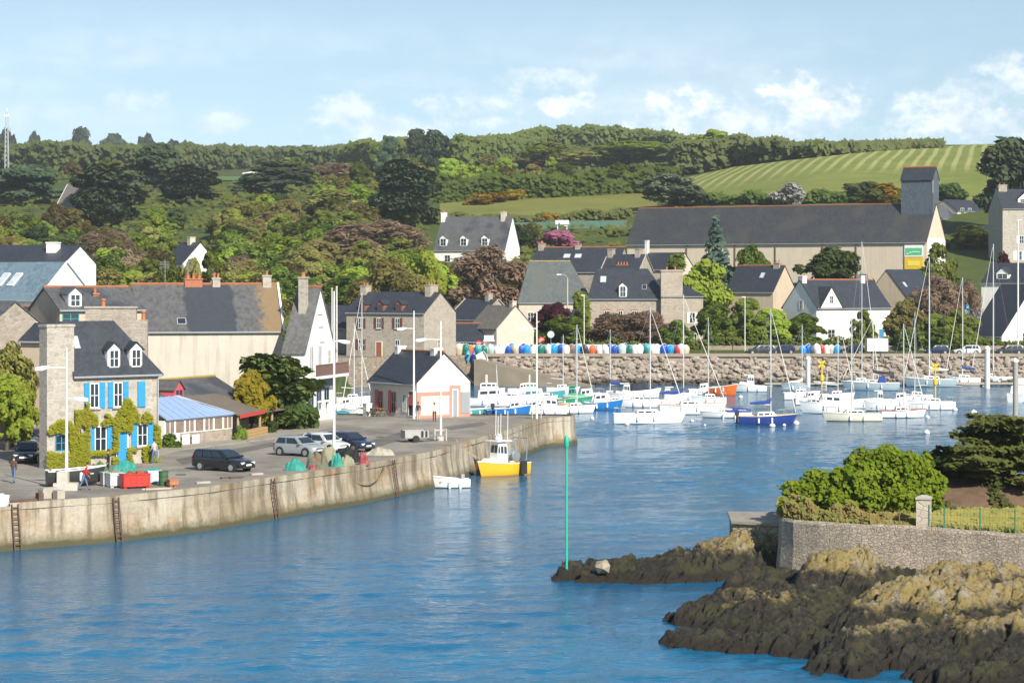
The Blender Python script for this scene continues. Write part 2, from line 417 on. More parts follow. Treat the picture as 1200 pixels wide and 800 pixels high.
def grass_mat(name, c, c2, c3, stripe=None, scale=.12):
    m, nt, b, o = mat_new(name); t = NT(nt); v = t.coord('World')
    a = t.mix(t.ramp(t.noise(v, scale, 6, .6), .35, .65), c, c2)
    a = t.mix(t.math('MULTIPLY', t.ramp(t.noise(v, scale*.35, 5, .6), .45, .7), .7), a, c3)
    a = t.mix(t.math('MULTIPLY', t.noise(v, 1.6, 5, .7), .45), a, sc(c, .5))
    if stripe:
        ang, per, cc, amt = stripe
        wv = t.n('ShaderNodeTexWave', wave_type='BANDS', bands_direction='X'); wv.inputs['Scale'].default_value = .314/per
        wv.inputs['Distortion'].default_value = 1.2; wv.inputs['Detail'].default_value = 3; wv.inputs['Detail Scale'].default_value = .15
        t.l.new(t.coord('World', (1,1,1), (0,0,ang)), wv.inputs['Vector'])
        k = t.math('MULTIPLY', t.ramp(wv.outputs['Fac'], .5, .9), amt)
        sy = t.n('ShaderNodeSeparateXYZ'); t.l.new(t.n('ShaderNodeNewGeometry').outputs['Position'], sy.inputs[0]); fade = t.math('MULTIPLY', t.ramp(t.noise(v, .010, 3, .5), .30, .48), t.ramp(sy.outputs[1], 680, 740))
        a = t.mix(t.math('MULTIPLY', k, fade), a, cc)
    t.put(b.inputs['Base Color'], a); b.inputs['Roughness'].default_value = .95
    b.inputs['Specular IOR Level'].default_value = .1
    t.put(b.inputs['Normal'], t.bump(t.noise(v, 2.2, 6, .7), .5, .25))
    return m
land = MB().add(vs_, fs_).build('terrain', grass_mat('hill_grass', (.075,.105,.030), (.10,.12,.035), (.055,.08,.025)), smooth='all', fix=False)
tag(land, 'green wooded hillside rising behind the harbour town', 'terrain', kind='structure')
def field(name, label, poly, m, lift=.35, nx=60, ny=30):
    """poly: pixel outline as (px, row_top, row_bottom) columns"""
    vs = []; ps = [p[0] for p in poly]
    cols_ = []
    for i in range(nx+1):
        px = ps[0] + (ps[-1]-ps[0])*i/nx
        cols_.append((px, hit(px, np.interp(px, ps, [p[2] for p in poly])).y, hit(px, np.interp(px, ps, [p[1] for p in poly])).y))
    for j in range(ny+1):
        for px, yb, yt in cols_:
            y = yb + (yt-yb)*j/ny; x = X(px, y)
            vs.append((x, y, terr(x,y)+lift))
    fs = [(j*(nx+1)+i, j*(nx+1)+i+1, (j+1)*(nx+1)+i+1, (j+1)*(nx+1)+i) for j in range(ny) for i in range(nx)]
    o = MB().add(vs, fs).build(name, m, smooth='all', fix=False)
    return tag(o, label, 'field', kind='structure')
field('field', 'mown field with pale diagonal swaths on the right hillside', [(775,216,238),(820,206,238),(860,197,238),(920,190,238),(1000,181,238),(1060,176,238),(1120,172,240),(1180,167,240),(1260,163,240)],
      grass_mat('mown_grass', (.185,.215,.05), (.235,.255,.07), (.155,.195,.042), (R(12), 4.2, (.42,.41,.17), .6)), nx=90, ny=40)
field('field', 'olive meadow behind the slate house on the hill', [(515,240,258),(560,236,262),(620,232,262),(700,229,256),(770,228,248)], grass_mat('meadow_grass', (.19,.20,.05), (.23,.22,.065), (.15,.17,.04)))
field('field', 'small pale green field far away on the left hill', [(205,199,213),(300,197,212)], grass_mat('far_meadow', (.12,.19,.07), (.15,.22,.08), (.11,.17,.06)))
# ------------------------------------------------------------------ quay and roads
QZ = 2.6
edge_px = [(0,592),(133,583),(240,572),(300,563),(420,546),(507,530),(550,517),(595,505),(620,496),(637,491),(666,489)]
edge = [on(p, r, QZ) for p, r in edge_px]
edge = [Vector((-75,104,QZ)), Vector((-48,121,QZ))] + edge
back = [Vector((5.9,221.4,QZ)), Vector((4.9,222.6,QZ)), Vector((-17,223.5,QZ)), Vector((-18.5,240,QZ)), Vector((-26.5,338,QZ)), Vector((-160,338,QZ)), Vector((-160,104,QZ))]
def asphalt(name, c, c2, stain):
    m, nt, b, o = mat_new(name); t = NT(nt); v = t.coord('World')
    a = t.mix(t.ramp(t.noise(v, .22, 7, .65), .35, .65), sc(c,.72), sc(c2,1.08))
    a = t.mix(t.math('MULTIPLY', t.ramp(t.noise(t.coord('World',(.5,.12,1),(0,0,R(-42))), 1.0, 6, .65), .5, .7), .6), a, stain)
    a = t.mix(t.math('MULTIPLY', t.noise(v, 9, 4, .7), .5), a, sc(c,.55))
    t.put(b.inputs['Base Color'], a); b.inputs['Roughness'].default_value = .9
    t.put(b.inputs['Normal'], t.bump(t.noise(v, 20, 4), .3, .02))
    return m
ASPH = asphalt('quay_asphalt', (.25,.225,.19), (.31,.28,.24), (.165,.148,.126))
q = MB().prism([(p.x,p.y) for p in edge+back], -3, QZ).build('quay', ASPH)
tag(q, 'worn grey asphalt of the quay and its streets', 'quay', kind='structure')
def ribbon(path, w0, w1, z):
    """strip along a path, from offset w0 to w1 on its left side"""
    vs = []; k = len(path)
    for i, p in enumerate(path):
        d = (path[min(i+1,k-1)]-path[max(i-1,0)]); nrm = Vector((-d.y, d.x, 0)).normalized()
        a, b_ = p+nrm*w0, p+nrm*w1
        vs += [(a.x,a.y,z), (b_.x,b_.y,z)]
    return MB().add(vs, [(2*i, 2*i+2, 2*i+3, 2*i+1) for i in range(k-1)])
def dense(path, step):
    out = []
    for a, b_ in zip(path, path[1:]):
        k = max(1, int((b_-a).length/step))
        out += [a + (b_-a)*j/k for j in range(k)]
    return out + [path[-1]]
CONC = M('coping_concrete', (.27,.225,.17), .9, .2, .8, c2=(.17,.135,.10), scale2=.35, bump=.4, fine=8, which='World')
o = ribbon(dense(edge, 3), 0.02, 1.25, QZ+.006).build('kerb_strip', CONC); tag(o, 'pale brown concrete strip along the quay edge', 'kerb', kind='structure')
# the battered face of the quay
def quay_wall_mat():
    m, nt, b, o = mat_new('quay_wall_stone'); t = NT(nt); v = t.coord('World')
    g = t.n('ShaderNodeNewGeometry').outputs['Position']; sx = t.n('ShaderNodeSeparateXYZ'); t.l.new(g, sx.inputs[0]); z = sx.outputs[2]
    big = t.noise(t.coord('World', (.22,.16,.35)), 1.0, 6, .62)
    st = t.noise(t.coord('World', (1.7,1.1,.10)), 1.0, 6, .6)
    fine = t.noise(v, 5, 7, .7)
    a = t.mix(t.ramp(big, .36, .64), (.31,.245,.165), (.44,.385,.30))
    a = t.mix(t.math('MULTIPLY', t.ramp(t.noise(t.coord('World',(.35,.3,.8)), 1.0, 5, .6), .52, .68), .6), a, (.30,.175,.065))
    a = t.mix(t.math('MULTIPLY', t.ramp(st, .44, .64), .8), a, (.135,.10,.062))
    a = t.mix(t.math('MULTIPLY', t.ramp(fine, .45, .8), .5), a, (.15,.12,.08))
    a = t.mix(t.math('MULTIPLY', t.ramp(t.noise(t.coord('World',(.5,.4,.12)), 1.0, 4), .62, .72), .5), a, (.52,.48,.40))
    wet = t.ramp(t.math('ADD', z, t.math('MULTIPLY', t.noise(t.coord('World',(.8,.8,.8)), 1.0, 4), -.5)), .22, -.02)
    a = t.mix(wet, a, (.045,.038,.022))
    a = t.mix(t.math('MULTIPLY', t.ramp(t.math('ADD', z, t.math('MULTIPLY', fine, -.8)), .5, .0), .6), a, (.10,.09,.04))
    t.put(b.inputs['Base Color'], a); b.inputs['Roughness'].default_value = .9
    t.put(b.inputs['Normal'], t.bump(t.math('ADD', fine, t.math('MULTIPLY', st, 1.5)), .8, .08))
    return m
QW = quay_wall_mat()
path = dense(edge + back[:3], .8)
vs_ = []; prof = [(.0, QZ+.11), (.16, QZ+.11), (.18, QZ-.28), (.12, QZ-.31), (.18, 1.5), (.34, .6), (.52, -.4), (.55,-2.5)]
path_n = []
for i, p in enumerate(path):
    d = path[min(i+1,len(path)-1)]-path[max(i-1,0)]; nrm = Vector((d.y,-d.x,0)).normalized(); path_n.append(nrm)
    for k, (off, z) in enumerate(prof):
        j = (vnoise(np.array([i*.55, z*1.3, 2.0]))-.5)*.12 if 2 < k < 7 else 0
        a = p + nrm*(off+j); vs_.append((a.x, a.y, z))
k = len(prof)
qw = MB().add(vs_, [(i*k+j, (i+1)*k+j, (i+1)*k+j+1, i*k+j+1) for i in range(len(path)-1) for j in range(k-1)]).build('quay_wall', QW, fix=False)
tag(qw, 'long weathered stone quay wall curving away with brown stains', 'quay wall')
for px in (12, 133, 318, 456):
    row = np.interp(px, [e[0] for e in edge_px], [e[1] for e in edge_px]); p = on(px, row, QZ)
    i = min(range(len(path)), key=lambda i: (path[i]-p).length); nr = path_n[i]; tg = Vector((-nr.y, nr.x, 0)); base = path[i]
    mb = MB()
    for s_ in (-.2, .2):
        mb.tube([base+tg*s_+nr*.25+Vector((0,0,.05)), base+tg*s_+nr*.42+Vector((0,0,-1.2)), base+tg*s_+nr*.68+Vector((0,0,-2.9))], .045, 6)
    for q_ in range(9):
        z = -.15-.3*q_; off = .27 + .14*(-z)
        c = base+nr*off+Vector((0,0,z)); mb.tube([c-tg*.2, c+tg*.2], .03, 6)
    mb.build('ladder', IRON, qw)
# pavement before the houses, parking marks
def sheet(name, pts, m, z, label=None, cat=None):
    o = MB().add([(p[0],p[1],z) for p in pts], [tuple(range(len(pts)))]).build(name, m, fix=False)
    o.data.polygons[0].flip() if o.data.polygons[0].normal.z < 0 else None
    return tag(o, label, cat, kind='structure')
PAVE = M('pavement_concrete', (.30,.27,.225), .9, .15, .9, c2=(.2,.18,.15), which='World')
pv = [on(*p, QZ) for p in ((180,535),(215,527),(275,520),(335,512),(392,500),(392,492),(330,498),(270,506),(185,524))]
MBp = MB().prism([(p.x,p.y) for p in pv], QZ-.1, QZ+.1).build('pavement', PAVE); tag(MBp, 'pale concrete pavement in front of the seafood bar', 'pavement', kind='structure')
# ------------------------------------------------------------------ promenade above the rubble wall
PZ = 4.3
prom = [(-27,337),(-5,350.6),(100,350.6),(140,350.6),(140,368),(100,368),(-5,368),(-27,356)]
o = MB().prism(prom, -3, PZ).build('promenade', asphalt('promenade_asphalt', (.17,.15,.125), (.21,.185,.15), (.13,.11,.09))); tag(o, 'sandy promenade behind the rubble sea wall', 'promenade', kind='structure')
SW = stone('sea_wall_stone', (.27,.215,.16), (.34,.28,.21), (.16,.13,.10), .5)
o = MB().prism([(-27.4,336.6),(-6,349.9),(-5,350.5),(-5.2,350.5),(-27,337)], -1, PZ+.06).build('retaining_wall', SW)
tag(o, 'straight stone retaining wall under the three-storey granite house', 'wall')
# low kerb wall on top of the rubble
o = MB().box(-5, 100, 350.3, 350.75, PZ-.2, PZ+.28).build('parapet', M('parapet_concrete', (.30,.25,.20), .9, .18, 1.2, c2=(.2,.16,.13), which='World')); tag(o, 'low concrete kerb wall along the top of the rubble slope', 'wall')
def boulder(mb, c, r, rnd, flat=.75):
    bm = bmesh.new(); bmesh.ops.create_icosphere(bm, subdivisions=1, radius=1)
    ax = Euler((rnd.uniform(0,6),rnd.uniform(0,6),rnd.uniform(0,6))).to_matrix()
    sx, sy, sz = rnd.uniform(.8,1.35), rnd.uniform(.7,1.1), rnd.uniform(.6,.95)
    vs = []
    for v in bm.verts:
        p = ax @ (v.co * rnd.uniform(.78,1.1)); vs.append((c[0]+p.x*r*sx, c[1]+p.y*r*sy, c[2]+p.z*r*sz*flat/.75))
    fs = [tuple(v.index for v in f.verts) for f in bm.faces]; bm.free()
    mb.add(vs, fs)
def boulder_mat(name, tones, dark):
    m, nt, b, o = mat_new(name); t = NT(nt); v = t.coord('World')
    isl = t.n('ShaderNodeNewGeometry').outputs['Random Per Island']
    sx = t.n('ShaderNodeSeparateXYZ'); t.l.new(t.n('ShaderNodeNewGeometry').outputs['Position'], sx.inputs[0])
    cr = t.n('ShaderNodeValToRGB'); e = cr.color_ramp.elements
    e[0].position = 0; e[0].color = (*tones[0],1); e[1].position = 1; e[1].color = (*tones[-1],1)
    for i, c in enumerate(tones[1:-1]): q_ = e.new((i+1)/(len(tones)-1)); q_.color = (*c,1)
    t.l.new(isl, cr.inputs[0])
    a = t.mix(t.math('MULTIPLY', t.noise(v, 2.2, 6, .7), .55), cr.outputs[0], sc(tones[0], .55))
    low = t.ramp(t.math('ADD', sx.outputs[2], t.math('MULTIPLY', t.noise(v, .5, 3), -.8)), .7, .0)
    a = t.mix(low, a, dark)
    t.put(b.inputs['Base Color'], a); b.inputs['Roughness'].default_value = .92
    t.put(b.inputs['Normal'], t.bump(t.noise(v, 4, 6, .7), .7, .1))
    return m
rnd = random.Random(11); mb = MB()
mb.add([(-3,346.2,-1.2),(100,346.2,-1.2),(100,351,PZ),(-3,351,PZ)], [(0,1,2,3)])
for i in range(2100):
    t_ = rnd.random()**.9; x = rnd.uniform(-3, 97); rr = rnd.choice((.2,.26,.32,.4,.5,.62))*rnd.uniform(.85,1.2)
    boulder(mb, (x, 346.5+3.9*t_+rnd.uniform(-.2,.25), -.6+4.5*t_+rnd.uniform(-.12,.18)), rr, rnd)
rub = mb.build('rubble_wall', boulder_mat('rubble_granite', [(.22,.18,.145),(.37,.305,.25),(.43,.35,.30),(.30,.255,.205),(.48,.42,.36),(.34,.285,.21)], (.06,.05,.035)), fix=False)
tag(rub, 'sloping sea wall of pinkish granite boulders', 'rubble wall')
# slipway running down from the promenade towards the basin
a, b_, c, d = on(566,437,PZ-.05), on(600,431,PZ-.05), on(705,455,.2), on(640,462,.2)
y0 = 342.0
sl = MB(); P1, P2 = Vector((X(560,346), 346, 3.9)), Vector((X(715,341), 341, -.6))
dirv = (P2-P1); nrm = Vector((-dirv.y, dirv.x, 0)).normalized()*2.2
top = [P1-nrm, P2-nrm, P2+nrm, P1+nrm]
sl.add([tuple(p) for p in top]+[(p.x,p.y,-2) for p in top], [(0,1,2,3),(4,7,6,5),(0,4,5,1),(1,5,6,2),(2,6,7,3),(3,7,4,0)])
o = sl.build('slipway', M('slip_concrete', (.25,.205,.15), .9, .25, .5, c2=(.13,.11,.07), scale2=.3, which='World')); tag(o, 'sloping concrete slipway running down to the basin', 'slipway', kind='structure')
# ------------------------------------------------------------------ rocky point in front, right
bumps = [(3.5,121.3,1.7,2.6,.9),(6.3,121,3.2,3.2,1.1),(9.2,121.8,3.2,3.8,1.6),(12.4,123.2,3.6,3.8,2.4),(14.8,126,3.5,5,2.2),
         (16.2,113.6,3.1,2.4,2.55),(10.9,104.5,4.2,4.6,1.6),(8.0,98.6,1.9,1.7,.75),(9.9,97.6,2.0,1.7,.85),(8.7,106,2.0,2.2,.75),(13.6,108.6,3.4,3.0,1.6),
         (18.9,103,5.4,4.6,2.45),(16.2,94.8,3.9,4.0,1.6),(21.4,95.5,5.5,5.5,1.85),(12.1,97.4,2.2,2.5,1.1),(13.2,91.8,2.3,2.0,.95),(22,111,5.5,3.4,2.05),(24.5,102,5,5,2.35),(27,92,6,6,1.6),(15.6,101,2.6,3,1.6),(17.8,89.5,3,2.5,1.0),(20,118,7,6,1.75),(13.2,115.8,2.6,3.6,1.15),(30,112,6,6,1.8),(31,100,5,9,2.0)]
xs = np.arange(-1.0, 34, .085); ysr = np.concatenate([np.arange(84, 112, .10), np.arange(112, 132, .15)])
GX, GY = np.meshgrid(xs, ysr)
wx = fbm(np.stack([GX*.35, GY*.35, GX*0+1], -1), 3)*.9; wy = fbm(np.stack([GX*.35, GY*.35, GX*0+9], -1), 3)*.9
H = np.full(GX.shape, -3.0)
for bx, by, rx, ry, h in bumps:
    d2 = ((GX+wx-bx)/rx)**2 + ((GY+wy-by)/ry)**2
    v = np.where(d2 < 1, h - (h)*d2**1.35, -(d2-1)*1.3)
    v = np.maximum(v, -3); kk = .22
    m_ = np.maximum(H, v); H = m_ + kk*np.log1p(np.exp(-np.abs(H-v)/kk)) * np.exp(-np.abs(H-v)/kk)*.8
U, V = GX*.8+GY*.6, -GX*.6+GY*.8
r1 = 1-np.abs(fbm(np.stack([U*.28, V*.75, GX*0+3], -1), 4)); r2 = 1-np.abs(fbm(np.stack([U*.8, V*2.0, H*1.2+5], -1), 4))
r3 = fbm(np.stack([GX*3.1, GY*3.1, H*2], -1), 4)
am = np.clip((H+1.0)/1.6, .15, 1.0)
H = H - .30 + am*((r1-.84)*.75 + (r2-.84)*.32 + r3*.08)
# jointed blocks: each cell of the rock sits a little higher or lower and tilts its own way
def cells(px_, py_, seed):
    ix, iy = np.floor(px_).astype(int), np.floor(py_).astype(int); best = np.full(px_.shape, 9e9); sec = np.full(px_.shape, 9e9); val = np.zeros(px_.shape)
    rt = np.random.RandomState(seed).rand(97,89,5)
    for dx in (-1,0,1):
        for dy in (-1,0,1):
            q = rt[(ix+dx)%97, (iy+dy)%89]; ox, oy = px_-(ix+dx+q[...,0]), py_-(iy+dy+q[...,1]); d = ox*ox+oy*oy
            v = (q[...,2]-.5) + (q[...,3]-.5)*ox*1.1 + (q[...,4]-.5)*oy*1.1
            sec = np.minimum(np.where(d < best, best, sec), np.where(d < best, sec, d) if False else np.where(d < best, best, d)); val = np.where(d < best, v, val); best = np.minimum(best, d)
    return val, np.sqrt(sec)-np.sqrt(best)
c1, e1_ = cells(U*.55+wx*.5, V*1.05+wy*.5, 1); c2, e2_ = cells(U*1.5+wx*.8, V*2.6+wy*.8, 2); c3, e3_ = cells(U*3.6, V*5.2, 3)
H = H + am*(c1*.42 + c2*.22 + c3*.11 - .30*np.clip(1-e1_/.07,0,1) - .16*np.clip(1-e2_/.09,0,1))
H += am*fbm(np.stack([GX*6, GY*6, GX*0], -1), 3)*.07
n = len(xs)
idx = np.arange(len(ysr)*n).reshape(len(ysr), n)
keep = (np.maximum.reduce([H[:-1,:-1],H[1:,:-1],H[:-1,1:],H[1:,1:]]) > -.9)
quads = np.stack([idx[:-1,:-1], idx[:-1,1:], idx[1:,1:], idx[1:,:-1]], -1)[keep]
def rock_mat():
    m, nt, b, o = mat_new('shore_rock'); t = NT(nt); v = t.coord('World')
    sx = t.n('ShaderNodeSeparateXYZ'); t.l.new(t.n('ShaderNodeNewGeometry').outputs['Position'], sx.inputs[0]); z = sx.outputs[2]
    n1 = t.noise(v, .55, 7, .65); n2 = t.noise(v, 2.6, 8, .7); n3 = t.noise(v, 9, 6, .7)
    zz = t.math('ADD', z, t.math('ADD', t.math('MULTIPLY', t.math('SUBTRACT', n1, .5), 1.5), t.math('MULTIPLY', t.math('SUBTRACT', n2, .5), 1.1)))
    grey = t.mix(n2, (.20,.175,.13), (.56,.51,.41))
    lich = t.mix(n3, (.14,.10,.03), (.58,.43,.14))
    weed = t.mix(t.ramp(n2, .38, .68), (.010,.009,.007), (.075,.062,.036))
    weed = t.mix(t.math('MULTIPLY', t.ramp(n1, .50, .60), .65), weed, (.065,.068,.018))
    a = t.mix(t.math('MULTIPLY', t.ramp(t.noise(v, 1.1, 9, .75), .38, .52), .92), grey, lich)
    a = t.mix(t.ramp(zz, 2.15, 2.9), a, t.mix(t.ramp(n3,.40,.60), grey, lich))
    a = t.mix(t.ramp(zz, 1.7, 1.15), a, weed)
    foot = t.ramp(t.math('ADD', z, t.math('MULTIPLY', n2, -.35)), .38, .08)
    a = t.mix(foot, a, (.024,.016,.008))
    a = t.mix(t.math('MULTIPLY', t.ramp(t.noise(v, 4.5, 9, .8), .50, .62), .75), a, (.028,.024,.017))
    t.put(b.inputs['Base Color'], a)
    t.put(b.inputs['Roughness'], t.math('ADD', t.math('MULTIPLY', t.ramp(zz, .8, 1.6), .25), .65))
    t.put(b.inputs['Normal'], t.bump(t.math('ADD', n2, t.math('ADD', n3, t.noise(v, 22, 5, .75))), 1.0, .12))
    return m
ROCK = rock_mat()
me = np_mesh('rocks', np.stack([GX, GY, H], -1).reshape(-1,3), quads, [ROCK])
o = bpy.data.objects.new('rocks', me); col.objects.link(o)
tag(o, 'rocky point with black seaweed below and ochre lichen above', 'rocks', kind='structure')
# ------------------------------------------------------------------ houses
RIDGE = M('ridge_tiles', (.36,.13,.065), .85, .25, 3, c2=(.2,.11,.07))
ZINC = M('zinc_gutter', (.46,.48,.50), .45, .1, metal=.4)
BRICKR = M('red_brick', (.40,.15,.085), .9, .25, 5)
POT = M('clay_pot', (.45,.16,.08), .85, .2, 5)
GRAN = stone('granite_rubble', (0.347,0.294,0.241), (0.444,0.387,0.326), (0.391,0.354,0.305), .32)
GRAN2 = stone('granite_warm', (0.413,0.343,0.275), (0.477,0.413,0.342), (0.411,0.363,0.299), .38)
GREYST = stone('grey_granite', (0.391,0.349,0.294), (0.468,0.426,0.367), (0.445,0.408,0.357), .35, bump=.35)
CREAM = render_wall('cream_render', (.54,.48,.40), (.42,.34,.25), .35)
PINKC = render_wall('pinkish_render', (.56,.475,.40), (.52,.41,.31), .3)
BEIGE = render_wall('stained_beige_render', (.52,.475,.41), (.33,.29,.235), .7)
WHITEW = render_wall('white_render', (.80,.78,.74), (.62,.59,.53), .25)
SHEDW = render_wall('shed_render', (.60,.51,.40), (.44,.37,.29), .45)
TAN = render_wall('tan_render', (.52,.42,.31), (.35,.26,.18), .4)
SL_D = slate('dark_slate', (.030,.034,.044), lichen=(.12,.105,.07), llo=.66)
SL_G = slate('grey_slate', (.085,.085,.088), c2=(.05,.055,.065), lichen=(.15,.13,.09), llo=.6)
SL_B = slate('blue_slate', (.13,.185,.225), c2=(.15,.21,.25), rough=.4)
SL_GR = slate('greenish_slate', (.075,.088,.088), c2=(.095,.10,.09), lichen=(.13,.125,.075), llo=.6)
SL_BR = slate('brownish_slate', (.13,.115,.095), c2=(.10,.095,.085), lichen=(.17,.14,.08), llo=.58)
def face_frame(L, D, f):
    if f == 'F': return Vector((0,0,0)), Vector((1,0,0)), Vector((0,-1,0)), L
    if f == 'R': return Vector((L,0,0)), Vector((0,1,0)), Vector((1,0,0)), D
    if f == 'B': return Vector((L,D,0)), Vector((-1,0,0)), Vector((0,1,0)), L
    return Vector((0,D,0)), Vector((0,-1,0)), Vector((-1,0,0)), D
def fmat(L, D, f):
    o, u, n, _ = face_frame(L, D, f)
    m = Matrix.Identity(4)
    m.col[0][:3] = u; m.col[1][:3] = -n; m.col[2][:3] = (0,0,1); m.col[3][:3] = o
    return m                       # local: x along the face, y into the wall, z up
def window(root, mt, u, z, w, h, frame=WHITE, pane=DGLASS, shutters=None, sw=None, bars=1, sill=None, lintel=None, label=None, rows=1):
    mb = MB(); t = .07
    mb.box(u-w/2, u+w/2, -.05, .05, z, z+t, mt); mb.box(u-w/2, u+w/2, -.05, .05, z+h-t, z+h, mt)
    mb.box(u-w/2, u-w/2+t, -.05, .05, z+t, z+h-t, mt); mb.box(u+w/2-t, u+w/2, -.05, .05, z+t, z+h-t, mt)
    for i in range(bars):
        x = u-w/2+w*(i+1)/(bars+1); mb.box(x-.03, x+.03, -.045, .05, z+t, z+h-t, mt)
    for i in range(rows):
        zz = z+h*(i+1)/(rows+1); mb.box(u-w/2+t, u+w/2-t, -.04, .05, zz-.02, zz+.02, mt)
    fr = mb.build('window', frame, root)
    if label: fr['label'] = label
    MB().box(u-w/2+.02, u+w/2-.02, -.02, .03, z+.02, z+h-.02, mt).build('pane', pane, fr)
    if sill: MB().box(u-w/2-.1, u+w/2+.1, -.16, .02, z-.12, z-.002, mt).build('sill', sill, fr)
    if lintel: MB().box(u-w/2-.12, u+w/2+.12, -.035, .02, z+h+.002, z+h+.22, mt).build('lintel', lintel, fr)
    if shutters:
        s_ = sw or w/2
        for sg in (-1, 1):
            x0 = u+sg*(w/2+.03); x1 = x0+sg*s_
            sb = MB().box(min(x0,x1), max(x0,x1), -.085, -.03, z-.03, z+h+.03, mt)
            for q_ in (.2,.5,.8): sb.box(min(x0,x1)+.04, max(x0,x1)-.04, -.10, -.08, z+h*q_-.03, z+h*q_+.03, mt)
            sb.build('shutter', shutters, root)
    return fr
def door(root, mt, u, z, w, h, m, frame=WHITE):
    d = MB().box(u-w/2, u+w/2, -.05, .03, z, z+h, mt).build('door', m, root)
    fb = MB(); fb.box(u-w/2-.1, u-w/2, -.07, .03, z, z+h+.1, mt); fb.box(u+w/2, u+w/2+.1, -.07, .03, z, z+h+.1, mt); fb.box(u-w/2, u+w/2, -.07, .03, z+h, z+h+.1, mt)
    fb.build('frame', frame, d)
    MB().lathe([(.035,0),(.045,.03),(.03,.06)], 8).build('handle', ZINC, d, loc=mt @ Vector((u+w*.36, -.1, z+1.0)))
    return d
def roof_mesh(L, D, e, r, hipL=0, hipR=0, ov=.25, vg=.12, th=.14, dip=None, x0=0, y0=0):
    """pitched roof: eave height e, ridge height r, over [x0,x0+L]x[y0,y0+D]"""
    sl = (r-e)/(D/2); zo = e - ov*sl + .06
    x1, y1 = x0+L, y0+D
    a = [(x0-(vg if not hipL else ov), y0-ov, zo), (x1+(vg if not hipR else ov), y0-ov, zo), (x1+(vg if not hipR else ov), y1+ov, zo), (x0-(vg if not hipL else ov), y1+ov, zo)]
    rl = (x0-vg+ (hipL+vg if hipL else 0), y0+D/2, r+.06); rr = (x1+vg-(hipR+vg if hipR else 0), y0+D/2, r+.06)
    v = a+[rl, rr]; v += [(p[0],p[1],p[2]-th) for p in v]
    f = [(0,1,5,4), (2,3,4,5), (6,10,11,7), (8,11,10,9), (0,6,7,1), (2,8,9,3)]
    f += [(3,0,4),(9,10,6),(3,9,6,0)] if hipL else [(3,4,10,9),(4,0,6,10)]
    f += [(1,2,5),(7,11,8),(1,7,8,2)] if hipR else [(1,5,11,7),(5,2,8,11)]
    return MB().add(v, f), rl, rr
